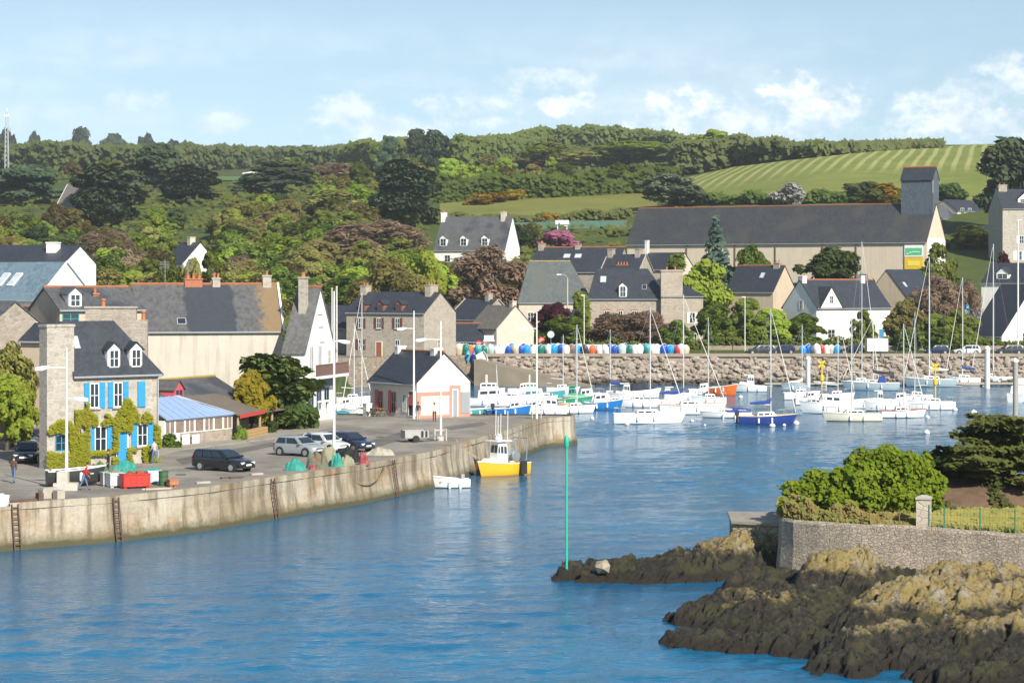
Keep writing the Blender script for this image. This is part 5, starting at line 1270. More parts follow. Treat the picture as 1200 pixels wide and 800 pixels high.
# hedges
def hedge(label, pts, hpx, n, mat, size, seed):
    rs = np.random.RandomState(seed); P = []; ps = [p[0] for p in pts]
    g = {i: hit(i, np.interp(i, ps, [p[1] for p in pts])) for i in range(int(ps[0]), int(ps[-1])+1, 3)}; ks = list(g)
    for _ in range(n):
        k = ks[rs.randint(len(ks))]; p = g[k]; hh = hpx*p.y/F*(.55+.75*vnoise(np.array([k*.11, 3., seed])))
        P.append((p.x+rs.normal(0,.9), p.y+rs.normal(0,1.0), p.z+hh*rs.rand()))
    v, f = leaf_quads(np.array(P), np.tile(np.array((0,-.7,.6)), (len(P),1)), size, rs)
    o = bpy.data.objects.new('hedge', np_mesh('hedge', v, f, [mat])); col.objects.link(o); return tag(o, label, 'hedge')
HLF = leafmat('hedge_leaf', (.09,.145,.035), (.15,.20,.05))
hedge('long dark green hedge above the olive meadow', [(512,238),(560,235),(640,233),(700,230),(762,226)], 26, 9000, HLF, .8, 1)
hedge('scrubby green hedge between the meadow and the mown field', [(700,214),(740,212),(775,214),(800,206)], 16, 2500, HLF, .8, 2)
hedge('green hedge along the foot of the mown field behind the shed', [(790,240),(860,239),(930,238),(1000,237),(1052,237)], 11, 4500, HLF, .6, 3)
hedge('green hedge and nettles under the olive meadow', [(508,262),(560,263),(640,262),(735,256)], 10, 4000, leafmat('hedge_leaf_olive', (.13,.155,.05), (.20,.21,.075)), .6, 4)
hedge('dark clipped hedge below the carport and granite house', [(1098,292),(1140,292),(1210,292)], 12, 3000, HLF, .45, 5)

# wind-break nets and a white hut under the meadow
wn_ = empty('windbreak_net', hit(600,270), 0, 'teal wind-break netting on posts below the olive meadow', 'netting'); o0 = wn_.location
pts = [hit(px_, 270-.02*(px_-600))-o0 for px_ in range(552,742,14)]
MB().add([tuple(q+Vector((0,0,z_))) for q in pts for z_ in (-.2,2.0)], [(2*i,2*i+2,2*i+3,2*i+1) for i in range(len(pts)-1)]).build('net', M('net_teal_far', (.07,.16,.13), .9, .3, 1.2), wn_, fix=False)
for q in pts: MB().tube([q+Vector((0,0,-.5)), q+Vector((0,0,2.2))], .1, 5).build('post', WOOD, wn_)
q = hit(659,272); k_ = q.y/F
MB_ = empty('garden_hut', q, 0, 'small white hut among the nets above the pink blossom tree', 'hut'); MB().box(-6*k_,6*k_,0,3,-1,9*k_).build('wall', WHITE, MB_)
MB().add([(-8*k_,-.4,9*k_),(8*k_,-.4,9*k_),(8*k_,3.4,14*k_),(-8*k_,3.4,14*k_),(-8*k_,-.4,8.6*k_),(8*k_,-.4,8.6*k_),(8*k_,3.4,13.6*k_),(-8*k_,3.4,13.6*k_)], [(0,1,2,3),(4,7,6,5),(0,4,5,1),(1,5,6,2),(2,6,7,3),(3,7,4,0)]).build('roof', WHITE, MB_)
# ------------------------------------------------------------------ boats
ANTI = M('antifouling_dark', (.05,.035,.03), .8, .2)
DECK = M('deck_offwhite', (.70,.68,.62), .7, .06, 2)
TEAK = M('teak', (.30,.19,.10), .7, .2, 5)
ROPE = M('rope', (.55,.50,.40), .9, .1)
SAILW = M('sail_white', (.75,.73,.68), .8, .05)
CBLUE = M('canvas_blue', (.02,.06,.28), .85, .12)
CTEAL = M('canvas_teal', (.02,.22,.27), .85, .12)
CBLACK = M('canvas_dark', (.025,.03,.045), .85, .12)
class Hull:
    def __init__(s, L, B, fb, bow=.35, stern=.08, tr=.72, rake=.5, p=2.1, mx=.45):
        s.L, s.B, s.fb, s.bow, s.stern, s.tr, s.rake, s.p, s.mx = L, B, fb, bow, stern, tr, rake, p, mx
    def half(s, u):
        if u < s.mx: f = s.tr+(1-s.tr)*math.sin(math.pi/2*u/s.mx)
        else: f = max(0.012, 1-((u-s.mx)/(1-s.mx))**s.p)
        return s.B/2*f
    def sheer(s, u): return s.fb*(1+s.stern*(1-u)**2*2+s.bow*u**2)
    def x(s, u, z): return -s.L/2+s.L*u*(1-s.rake/s.L) + s.rake*u**5*max(0,(z+.25)/(s.sheer(u)+.25))
    def build(s, root, mat, stripe=None, deck=DECK, open_=False, anti=ANTI):
        st = [i/16 for i in range(17)]; rings = []; d = .32+.035*s.L
        for u in st:
            b, sh = s.half(u), s.sheer(u); dd = d*(1-.75*max(0,u-.6)/.4)
            half = [(b,sh),(b*.975,sh*.55),(b*.90,.06),(b*.62,-.6*dd),(0.0,-dd)]
            r = [(s.x(u,z), y, z) for y, z in half] + [(s.x(u,z), -y, z) for y, z in half[-2::-1]]
            rings.append(r)
        mb = MB(); n = 9; vs = [p for r in rings for p in r]; fs = []; mi = []
        for i in range(16):
            for j in range(n-1): fs.append((i*n+j, i*n+j+1, (i+1)*n+j+1, (i+1)*n+j)); mi.append(1 if 2 <= j <= 5 else 0)
        fs.append(tuple(range(n))); mi.append(0)
        mb.v = vs; mb.f = fs; mb.m = mi
        h = mb.build('hull', [mat, anti], root, smooth=True)
        dz = -.25 if open_ else -.04
        dv = []; 
        for u in st: b, sh = s.half(u)*.97, s.sheer(u)+dz; dv += [(s.x(u,sh)-.02,b,sh),(s.x(u,sh)-.02,0,sh+(.0 if open_ else .05)),(s.x(u,sh)-.02,-b,sh)]
        MB().add(dv, [(3*i+j,3*i+j+1,3*i+4+j,3*i+3+j) for i in range(16) for j in (0,1)]).build('deck', deck, root, smooth=True)
        rb = MB()
        for sg in (1,-1): rb.tube([(s.x(u,s.sheer(u)), sg*s.half(u), s.sheer(u)) for u in st], .045, 5)
        rb.build('gunwale', stripe or mat, root)
        return h
def cabin(s, root, u0, u1, h, wk, mat, win=True, name='cabin', slope=.25, z0=None, glassm=DGLASS, tall=False):
    """coachroof or wheelhouse between stations u0..u1 with side windows"""
    n = 7; rings = []; mb = MB(); k_ = 6
    for i in range(n):
        u = u0+(u1-u0)*i/(n-1); b = s.half(min(u,.86))*wk; zb = (s.sheer(u)-.05) if z0 is None else z0
        e = 1.0 if not tall else 1.0
        f = 1-max(0,(i-(n-2)))*slope*(1 if not tall else .0)
        hh = h*f*(.95 if i == 0 else 1)
        xb = s.x(u, zb); xt = xb - (slope*h*.9 if i == n-1 else 0) + (slope*h*.25 if i == 0 else 0)
        rings.append([(xb,b,zb),(xt,b*.88,zb+hh*.9),(xt,b*.6,zb+hh),(xt,-b*.6,zb+hh),(xt,-b*.88,zb+hh*.9),(xb,-b,zb)])
    mb.loft(rings); c = mb.build(name, mat, root, smooth=True)
    if win:
        for sg in (0, 5):
            wb = MB(); o_ = 1 if sg == 0 else -1; q = 1 if sg == 0 else 4
            cuts = [(0.06,.30),(.36,.62),(.68,.92)] if not tall else [(.08,.36),(.42,.66),(.72,.93)]
            lo, hi = (.35,.80) if not tall else (.52,.88)
            for a, b_ in cuts:
                def P_(t, v):
                    f = t*(n-1); i = min(int(f), n-2); g = f-i
                    p0 = Vector(rings[i][sg]).lerp(Vector(rings[i+1][sg]), g); p1 = Vector(rings[i][q]).lerp(Vector(rings[i+1][q]), g)
                    return p0.lerp(p1, v)+Vector((0, o_*.012, 0))
                wb.add([P_(a,lo),P_(b_,lo),P_(b_,hi),P_(a,hi)], [(0,1,2,3)])
            wb.build('window', glassm, c)
        fb_ = MB(); r = rings[-1]; lo, hi = (.52,.9) if tall else (.4,.8)
        def Q(t, v): return Vector(r[0]).lerp(Vector(r[5]), t).lerp(Vector(r[1]).lerp(Vector(r[4]), t), v)+Vector((.015,0,.005))
        fb_.add([Q(.08,lo),Q(.47,lo),Q(.47,hi),Q(.08,hi),Q(.53,lo),Q(.92,lo),Q(.92,hi),Q(.53,hi)], [(0,1,2,3),(4,5,6,7)])
        fb_.build('windscreen', glassm, c)
    return c
def rails(s, root, u0=.72, u1=1.0, h=.6, name='pulpit', full=False):
    mb = MB(); us = [u0+(u1-u0)*i/5 for i in range(6)]
    for sg in (1,-1):
        pts = [(s.x(u,s.sheer(u))-.05, sg*s.half(u)*.93, s.sheer(u)+h) for u in us]; mb.tube(pts, .022, 5)
        for i in (0,2,4): mb.tube([(pts[i][0],pts[i][1],s.sheer(us[i])), pts[i]], .018, 5)
    a, b_ = (s.x(u1,s.sheer(u1))-.05, s.half(u1)*.93, s.sheer(u1)+h), (s.x(u1,s.sheer(u1))-.05, -s.half(u1)*.93, s.sheer(u1)+h); mb.tube([a, b_], .022, 5)
    mb.build(name, STEEL, root)
def fenders(s, root, us, mat=None, sg=-1):
    for u in us:
        z = s.sheer(u)-.5; y = sg*(s.half(u)+.06)
        o = MB().lathe([(.03,.34),(.10,.27),(.11,0),(.10,-.2),(.03,-.26)], 8).build('fender', mat or WHITE, root, smooth=True, loc=(s.x(u,z), y, z))
def outboard(s, root, mat=CBLACK, y=.25):
    z = s.sheer(0)
    MB().box(-.32,.12,-.16,.16,.05,.55).box(-.2,.0,-.07,.07,-.75,.05).box(-.3,.1,-.03,.03,-.85,-.72).build('outboard_motor', mat, root, loc=(s.x(0,z)-.08, y, z))
def rig(s, root, um, top, boom=.36, cover=None, furl=True, thick=.07, jib=SAILW, boomz=1.15):
    z0 = s.sheer(um); xm = s.x(um, z0)
    m = MB().tube([(xm,0,z0-.1),(xm,0,z0+(top-z0)*.6),(xm,0,top)], thick, 8, thick*.62).build('mast', ALU, root, smooth=True)
    sp = MB()
    for k in (.55,) + ((.78,) if top > 9 else ()):
        zz_ = z0+(top-z0)*k
        for sg in (1,-1): sp.tube([(xm,0,zz_),(xm-.15,sg*.62,zz_+.05)], .025, 5)
    sp.build('spreader', ALU, m)
    wr = MB(); zt = top-.1; xb = s.x(.985, s.sheer(.985)); xs = s.x(.01, 0)
    wr.tube([(xm,0,zt),(xs,0,s.sheer(0)+.1)], .012, 4)
    for sg in (1,-1): wr.tube([(xm,0,zt),(xm-.15,sg*.62,z0+(top-z0)*.55+.05),(xm-.1,sg*s.half(um)*.95,s.sheer(um))], .012, 4)
    if not furl: wr.tube([(xm,0,zt),(xb,0,s.sheer(1))], .012, 4)
    wr.build('shrouds', STEEL, root)
    if furl: MB().tube([(xb-.05,0,s.sheer(1)+.15),(xb+(xm-xb)*.04,0,s.sheer(1)+.6),(xm+.12,0,zt-.4)], [.03,.05,.02], 6).build('furled_jib', jib, root, smooth=True)
    bl = s.L*boom; zb = z0+boomz
    b = MB().tube([(xm,0,zb),(xm-bl,0,zb+.12)], .05, 7).build('boom', ALU, root)
    if cover:
        pts = [(xm+.05,0,zb+.75),(xm-.12,0,zb+.42),(xm-bl*.3,0,zb+.26),(xm-bl*.7,0,zb+.22),(xm-bl,0,zb+.18)]
        MB().tube(pts, [.1,.2,.2,.17,.1], 8).build('sail_cover', cover, b, smooth=True)
def boat(name, label, px, L, head, row=None, Y=None, group=None, cat='boat'):
    p = on(px, row) if row else Vector((X(px,Y), Y, 0))
    return empty(name, p, R(head), label, cat, group), p.y
def sailboat(label, px, wpx, head, row=None, Y=None, hull=GEL, stripe=None, top=None, cover=CBLUE, B=None, fb=.85, mastu=.55, furl=True, extras=(), deckm=DECK, thick=.075):
    Yv = on(px,row).y if row else Y
    L = max(4.5, (wpx*Yv/F - .9*abs(math.sin(R(head)))) / max(.35, abs(math.cos(R(head)))))
    root, Yv = boat('sailing_boat', label, px, L, head, row, Y)
    h = Hull(L, B or .34*L, fb, .32, .04, .66, .10*L); h.build(root, hull, stripe, deckm)
    cabin(h, root, .34, .70, .48, .62, WHITE, slope=.5)
    MB().box(-.17*L,.0,-.28*h.B,.28*h.B,.02,.06).build('cockpit', M('cockpit_grey',(.30,.29,.27),.8), root, loc=(-.16*L,0,fb+.0))
    if top: rig(h, root, mastu, zr(top,Yv), cover=cover, furl=furl, thick=thick)
    rails(h, root); rails(h, root, .02, .2, .6, 'pushpit')
    fenders(h, root, (.35,.6), None, -1 if math.cos(R(head)) > 0 else 1)
    if 'outboard' in extras: outboard(h, root)
    if 'dodger' in extras: cabin(h, root, .26, .42, .95, .62, CBLUE, False, 'spray_hood', .4)
    if 'tent' in extras:
        t_ = MB(); 
        rr = []
        for i in range(5):
            u = .02+.5*i/4; b = h.half(u)*.95; z = h.sheer(u); k = .55 if 0 < i < 4 else .35
            rr.append([(h.x(u,z),b,z+.03),(h.x(u,z),b*.5,z+k*.8),(h.x(u,z),0,z+k),(h.x(u,z),-b*.5,z+k*.8),(h.x(u,z),-b,z+.03)])
        t_.loft(rr); t_.build('cover', CBLUE, root, smooth=True)
    return root, h
def motorboat(label, px, wpx, head, row=None, Y=None, hull=GEL, stripe=None, style='wheelhouse', top_m=WHITE, B=None, fb=.8, L=None, name='motor_boat', extras=(), cover=None, glassm=DGLASS):
    Yv = on(px,row).y if row else Y
    L = L or max(3.6, (wpx*Yv/F - .9*abs(math.sin(R(head)))) / max(.35, abs(math.cos(R(head)))))
    root, Yv = boat(name, label, px, L, head, row, Y)
    h = Hull(L, B or min(2.6, .40*L), fb, .42, .0, .86, .09*L, 2.4, .4); h.build(root, hull, stripe, open_=True)
    if style == 'wheelhouse':
        cabin(h, root, .62, .86, .42, .75, top_m, False, 'foredeck', .4); cabin(h, root, .40, .64, 1.45, .66, top_m, True, 'wheelhouse', .18, tall=True, glassm=glassm)
        MB().box(-.17*L,.10*L,-.34*h.B,.34*h.B,0,.07).build('cabin_roof', top_m, root, loc=(.06*L,0,h.sheer(.5)+1.43))
    elif style == 'flybridge':
        cabin(h, root, .18, .72, 1.15, .86, top_m, True, 'cabin', .35, tall=True, glassm=glassm); cabin(h, root, .66, .88, .5, .7, top_m, True, 'forecabin', .6)
        cabin(h, root, .22, .55, .75, .68, top_m, True, 'flybridge', .3, z0=fb*1.05+1.12, tall=True, glassm=glassm)
        MB().tube([(-.2*L,-.5,fb+1.8),(-.2*L,-.5,fb+2.9),(-.2*L,.5,fb+2.9),(-.2*L,.5,fb+1.8)], .05, 6).build('radar_arch', WHITE, root)
    elif style == 'cuddy':
        cabin(h, root, .45, .85, .75, .8, top_m, True, 'cabin', .5, glassm=glassm)
    elif style == 'cruiser':
        cabin(h, root, .25, .70, 1.05, .82, top_m, True, 'cabin', .5, tall=True, glassm=glassm); cabin(h, root, .66, .90, .42, .7, top_m, True, 'forecabin', .6)
    if cover:
        rr = []
        for i in range(5):
            u = .0+.55*i/4; b = h.half(u)*.98; z = h.sheer(u); k = .5+.25*math.sin(math.pi*i/4)
            rr.append([(h.x(u,z),b,z),(h.x(u,z),b*.6,z+k*.8),(h.x(u,z),0,z+k),(h.x(u,z),-b*.6,z+k*.8),(h.x(u,z),-b,z)])
        MB().loft(rr).build('cover', cover, root, smooth=True)
    if 'rail' in extras: rails(h, root, .62, .99, .55)
    if 'outboard' in extras: outboard(h, root)
    if 'aerial' in extras: MB().tube([(0,.3,fb+1.6),(-.2,.3,fb+4.2)], .02, 5).tube([(0,-.3,fb+1.6),(-.1,-.3,fb+3.6)], .02, 5).build('aerial', WHITE, root)
    fenders(h, root, (.3,.6), None, -1 if math.cos(R(head)) > 0 else 1)
    return root, h
HB = paint((.02,.045,.22), 'hull_navy', .3, .3); HAZ = paint((.015,.15,.42), 'hull_azure', .3, .3); HTEAL = paint((.05,.30,.31), 'hull_teal', .35); HGR = paint((.02,.25,.15), 'hull_green', .35)
HOR_ = paint((.60,.13,.015), 'hull_orange', .35, .3); HYEL = paint((.70,.42,.02), 'hull_yellow', .35, .3); HGB = paint((.33,.42,.46), 'hull_grey_blue', .3, .3); HRED = paint((.36,.06,.045), 'deck_red', .6, 0); HCR = paint((.66,.50,.27), 'hull_cream', .4)
# basin left of the office
motorboat('white launch under a teal canopy left of the harbour office', 409, 34, 12, Y=243, cover=CTEAL, style='none', fb=1.15)
sailboat('white yacht with the taller mast left of the harbour office', 424, 52, 170, Y=262, top=343, cover=None)
sailboat('white yacht with the shorter mast left of the harbour office', 415, 40, 8, Y=290, top=378, cover=None)
motorboat('small white cabin boat behind the teal canopy launch', 404, 36, 0, Y=275, style='cuddy')
# behind the tip of the quay
motorboat('white two-deck motor cruiser right behind the harbour office', 583, 66, -8, Y=287, style='flybridge', fb=1.0, extras=('rail','aerial'))
motorboat('white rounded cabin boat with a teal-framed wheelhouse', 630, 48, -4, Y=290, style='flybridge', fb=.85, extras=('rail',), glassm=glass('teal_glass',(.05,.16,.16)))
motorboat('bright blue hulled boat moored behind the quay edge', 601, 44, 4, row=488, hull=HAZ, stripe=WHITE, style='cuddy', fb=.95, extras=('outboard',))
motorboat('small teal hulled dinghy-like boat next to the office gable', 560, 20, 4, row=487, hull=HTEAL, stripe=WHITE, style='none', fb=.7)
motorboat('navy and white open boat between the teal and blue boats', 575, 18, 100, row=487, hull=HB, stripe=WHITE, style='none', fb=.75)
motorboat('long white cabin boat behind the end lamp post', 640, 48, 184, row=486, style='cruiser', fb=.85, extras=('rail',))
sailboat('slim white yacht right of the end lamp post', 676, 44, 4, row=484, top=380, cover=None, fb=.75)
motorboat('green boat with a green and white wheelhouse', 672, 46, 0, row=476, hull=HGR, stripe=HCR, style='wheelhouse', top_m=paint((.05,.33,.2),'cabin_green',.5), fb=.95)
motorboat('cream hulled boat in front of the green boat', 665, 34, 180, row=479, hull=HCR, style='none', fb=.6)
motorboat('blue hulled boat with a white wheelhouse and dark windscreen', 708, 46, 6, row=480, hull=HAZ, stripe=WHITE, style='cruiser', fb=.9)
sailboat('white cabin sloop with a bright blue sail cover along its boom', 745, 50, 178, row=477, top=None, cover=CBLUE)
motorboat('white launch with a long dark blue canopy', 752, 46, 3, row=466, style='cruiser', top_m=CBLACK, fb=.9)
sailboat('big white keelboat with black boot line in the centre', 762, 86, 2, row=496, top=360, cover=None, fb=1.0, extras=('rail',))
sailboat('white motor-sailer with a blue sail cover and pinkish rubbing strake', 812, 80, 3, row=485, top=345, cover=CBLUE, fb=1.05, stripe=paint((.6,.40,.33),'pinkish_strake'), mastu=.40)
sailboat('white open boat under a dark blue tarpaulin beside the navy yacht', 850, 62, 176, row=489, top=None, cover=None, fb=.55, extras=('tent',))
sailboat('navy blue hulled yacht with a cream deck edge', 900, 69, 2, row=497, hull=HB, stripe=HCR, top=362, cover=CBLUE, fb=.85, mastu=.60, extras=('outboard',))
motorboat('orange hulled boat under the boulder wall', 848, 34, -25, row=463, hull=HOR_, stripe=WHITE, style='none', fb=1.1)
motorboat('white open boat nosed against the orange boat', 822, 30, 5, row=462, style='cuddy', fb=.7)
motorboat('white cabin boat alone under the boulder wall', 878, 40, 182, row=459, style='wheelhouse', fb=.85, hull=M('hull_pale_grey',(.62,.66,.66),.4))
motorboat('white motor cruiser with a long cabin left of the day boat', 968, 64, 178, row=484, style='cruiser', fb=1.05, extras=('rail','aerial'))
motorboat('white fishing boat behind the motor cruiser, bow to the right', 1008, 52, 2, row=478, style='none', fb=.9)
sailboat('cream-white day sailer nearest on the right of the navy yacht', 998, 70, 180, row=493, top=375, cover=None, hull=paint((.72,.68,.55),'hull_ivory'), fb=.75, furl=False)
sailboat('white sloop with a red deck stripe', 1059, 54, 2, row=489, top=379, cover=None, stripe=HRED, deckm=HRED, fb=.75)
sailboat('white cabin sloop just behind the red-striped sloop', 1090, 58, 184, row=480, top=None, cover=None, fb=.9, furl=False)
sailboat('grey-blue yacht with a dark stern window by the white pile', 1020, 68, 172, row=457, hull=HGB, stripe=WHITE, top=370, cover=CBLACK, fb=1.0, extras=('dodger',), mastu=.5)
sailboat('grey-blue yacht carrying the tallest mast of the pontoon row', 1089, 62, 170, row=453, hull=HGB, stripe=WHITE, top=301, cover=SAILW, fb=1.05, thick=.1)
sailboat('white yacht with a navy sail cover in the pontoon row', 1128, 42, 168, row=451, top=325, cover=CBLUE, fb=1.0)
sailboat('pale grey yacht at the right end of the pontoon row', 1164, 54, 172, row=450, hull=M('hull_pale_grey',(.62,.66,.66),.4), stripe=WHITE, top=286, cover=None, fb=1.1, thick=.09)
motorboat('white boat stern cut by the right edge behind the grey pile', 1200, 40, 60, row=470, style='flybridge', fb=1.1)
motorboat('little white tender drawn up by the left pile', 966, 26, 175, row=452, style='none', fb=.5, L=3.2)
sailboat('white yacht behind the pale motor cruiser with a mast on the left pile side', 982, 40, 5, row=470, top=371, cover=None)
sailboat('white yacht with a tall mast behind the grey-blue yacht', 1010, 44, 8, Y=338, top=283, cover=None, fb=.9)
for args in (('small white cabin boat between the blue and the long cabin boats',622,26,2,486,'cuddy',GEL),('white launch in the second row behind the slim yacht',690,40,5,473,'cruiser',GEL),('white cabin boat with dark windows in front of the black canopy launch',733,40,178,471,'wheelhouse',GEL),
             ('teal hulled day boat between the green boat and the wall',645,36,3,468,'none',HTEAL),('white half-decked boat close under the slipway',612,34,0,463,'cuddy',GEL),('white fishing boat left of the motor-sailer',783,36,4,476,'wheelhouse',GEL),('white rowing boat tucked behind the motor-sailer',800,30,176,469,'none',GEL),
             ('white motor boat at the stern of the white sailboats on the right',948,34,4,474,'cuddy',GEL),('white cabin boat behind the day sailer',1030,36,176,481,'wheelhouse',GEL),('white speedboat behind the red-striped sloop',1052,36,2,476,'cuddy',GEL),('grey tender by the pontoon, left of the grey-blue yacht',930,24,178,458,'none',HGB)):
    motorboat(args[0], args[1], args[2], args[3], row=args[4], style=args[5], hull=args[6], fb=.85)
for args in (('white yacht with a navy sail cover behind the launches',715,46,176,470,386,CBLUE),('white yacht close to the wall right of the slipway',660,40,3,462,392,None),('white yacht between the motor-sailer and the orange boat',830,42,178,474,372,None),('white yacht hidden behind the motor cruiser',940,44,4,468,380,SAILW),('small white sloop left of the white cabin sloop',1072,40,178,471,366,None)):
    sailboat(args[0], args[1], args[2], args[3], row=args[4], top=args[5], cover=args[6], thick=.06, furl=False)
# --- the yellow fishing boat under the quay
def fishing_boat():
    p = on(587, 556.5); root = empty('fishing_boat', p, R(222), 'yellow fishing boat with a white wheelhouse moored under the quay wall', 'boat')
    h = Hull(5.0, 2.0, .88, .38, .05, .86, .5, 2.3, .42); h.build(root, HYEL, WHITE, DECK, True, anti=paint((.62,.25,.01),'hull_orange_yellow'))
    cabin(h, root, .62, .90, .35, .8, WHITE, False, 'foredeck', .3)
    w_ = cabin(h, root, .50, .72, 1.75, .62, WHITE, True, 'wheelhouse', .12, tall=True)
    zt = h.sheer(.6)+1.72
    MB().box(-.85,.75,-.75,.75,0,.07).build('wheelhouse_roof', WHITE, w_, loc=(h.x(.61,1),0,zt))
    MB().lathe([(.28,0),(.30,.2),(.22,.42),(.05,.5)], 12).build('radar_dome', WHITE, w_, smooth=True, loc=(h.x(.6,1),0,zt+.1))
    mb = MB()
    for x, y, t_ in ((.35,.6,3.6),(-.2,-.6,4.0),(-.45,.55,3.9),(.1,0,3.2)): mb.tube([(h.x(.6,1)+x,y,zt),(h.x(.6,1)+x-.05,y,zt+t_*.62)], .025, 5)
    mb.build('aerial', WHITE, root)
    MB().tube([(h.x(.12,1),-.85,1),(h.x(.08,1),-.85,2.9),(h.x(.08,1),.85,2.9),(h.x(.12,1),.85,1)], .05, 6).tube([(h.x(.08,1),0,2.9),(h.x(.3,1),0,2.5)], .04, 6).build('gantry', STEEL, root)
    MB().lathe([(.42,-.4),(.46,-.36),(.2,-.3),(.2,.3),(.46,.36),(.42,.4)], 12).build('net_hauler', STEEL, root, loc=(h.x(.3,1),.2,1.5), rot=(R(90),0,0))
    MB().box(h.x(.25,1)-.3,h.x(.25,1)+.3,1.12,1.3,.1,1.15).build('rubber_fender', BLACK, root)
    for u, y_ in ((.93,-1),(.82,-1)):
        MB().lathe([(.02,.32),(.2,.25),(.27,0),(.2,-.22),(.03,-.28)], 10).build('fender', M('fender_pink',(.62,.16,.16),.5) if u > .9 else BLACK, root, smooth=True, loc=(h.x(u,.6)+.1,y_*(h.half(u)+.2),.75))
    MB().tube([(h.x(.97,1),0,1.45),(h.x(.97,1)+.1,-1.6,1.9),(h.x(.9,1),-3.4,2.75)], .02, 5).build('mooring_line', ROPE, root)
fishing_boat()
rt, hh = motorboat('small white open motor boat tied under the quay wall', 528, 38, 188, row=571, style='none', fb=.62, L=2.9, B=1.25, name='dinghy')
MB().box(-.12,.12,-.5,.5,.38,.44).box(.62,.86,-.4,.4,.42,.48).build('thwart', TEAK, rt); MB().box(-1.05,-.8,-.15,.15,.6,1.0).build('outboard_motor', M('motor_grey',(.35,.36,.38),.5), rt)
# --- mooring buoys, piles, pontoon, marks
BUOY = None
bl = ['alone right of the blue hulled boat','under the stern of the big keelboat','beside the bow of the big keelboat','under the motor-sailer','left one hanging at the navy yacht','middle one at the navy yacht','right one ahead of the navy yacht','alone in open water right of the red-striped sloop','alone nearest the cypress tips','at the bow of the white cabin sloop','at the bow of the red-striped sloop','below the white cabin boat','below the orange boat']
for i, (px, row, r_) in enumerate(((694,491,.24),(735,498,.26),(811,494,.2),(826,499,.14),(905,500,.34),(919,499,.2),(933,497,.34),(1086,508,.34),(1141,485,.42),(1119,481,.34),(1087,490,.28),(868,466,.3),(843,468,.3))):
    p = on(px, row)
    if BUOY is None:
        me = MB().lathe([(.05,-.5),(.6,-.38),(.95,-.05),(1.0,.2),(.85,.6),(.5,.9),(.16,1.0),(.14,1.2),(.05,1.25)], 14).mesh('mooring_buoy', M('buoy_white',(.74,.72,.68),.5))
        me.polygons.foreach_set('use_smooth', [True]*len(me.polygons)); BUOY = me
    o = bpy.data.objects.new('mooring_buoy', BUOY); col.objects.link(o); o.location = (p.x,p.y,.05); o.scale = (r_,)*3
    tag(o, 'white mooring buoy '+bl[i], 'buoy', 'mooring buoys')
def pile(label, px, Y, top, r, mat, capm=None, name='mooring_pile'):
    root = empty(name, (X(px,Y),Y,0), 0, label, 'pile'); z = zr(top,Y)
    MB().tube([(0,0,-1.5),(0,0,z)], r, 14).build('post', mat, root, smooth=True)
    MB().lathe([(r+.05,0),(r+.05,.1),(r*.6,.4),(.02,.5)], 14).build('cap', capm or WHITE, root, smooth=True, loc=(0,0,z))
PILEW = M('pile_paint', (.62,.60,.57), .6, .12, 2, c2=(.45,.43,.4))
pile('white mooring pile left, by the row of small boats', 947, 338, 421, .34, PILEW)
pile('white mooring pile right, among the pontoon yachts', 1157, 334, 409, .4, PILEW)
pile('slim grey pile at the right edge above the cypress', 1190, 268, 424, .3, M('pile_grey', (.33,.31,.28), .7, .15))
pt = MB().box(0,33,0,2.2,.28,.45)
for k in range(9): pt.box(.3+4*k,1.2+4*k,.2,2.0,-.3,.28)
o = pt.build('pontoon', M('pontoon_planks', (.38,.35,.30), .85, .15, 3), loc=(X(895,343),341.5,0)); tag(o, 'low grey floating pontoon in front of the boulder wall', 'pontoon')
o = MB().box(0,24,0,2.0,.3,.5).box(1,2,0.2,1.8,-.3,.3).box(11,12,0.2,1.8,-.3,.3).box(22,23,0.2,1.8,-.3,.3).build('pontoon', bpy.data.materials['pontoon_planks'], loc=(X(1020,343),342,0)); tag(o, 'floating pontoon behind the grey-blue yachts on the right', 'pontoon')
YEL = paint((.72,.46,.02), 'mark_yellow', .5, 0)
def mark(label, px, row, top):
    p = on(px, row); root = empty('yellow_mark', p, 0, label, 'marker'); z = zr(top, p.y)
    MB().tube([(0,0,-1),(0,0,z-.2)], .09, 8).build('pole', YEL, root)
    mb = MB()
    for a in (45,-45): mb.box(-.6,.6,-.06,.06,-.12,.12, Matrix.Translation((0,0,z-.6)) @ Matrix.Rotation(R(a),4,'Y'))
    mb.build('cross', YEL, root)
    MB().lathe([(.15,0),(.28,.2),(.28,.7),(.15,1.0)], 10).build('float', YEL, root, loc=(0,0,z-3.0))
mark('yellow crossed mark over the white motor cruiser', 963, 466, 421)
mark('yellow crossed mark behind the red-striped sloop', 1096, 474, 424)
p = on(664, 668, .45); GRN = M('beacon_green', (.02,.42,.27), .5, .08, c2=(.05,.36,.25)); gp = empty('beacon_pole', p, 0, 'tall slim green beacon pole on the tip of the rocks', 'beacon')
zt = zr(508, p.y)-p.z
MB().tube([(0,0,-.8),(0,0,zt-.8)], .07, 12, .06).build('pole', GRN, gp, smooth=True); MB().lathe([(.04,0),(.12,.2),(.13,.5),(.10,.65),(.02,.8)], 14).build('topmark', GRN, gp, smooth=True, loc=(0,0,zt-.85))
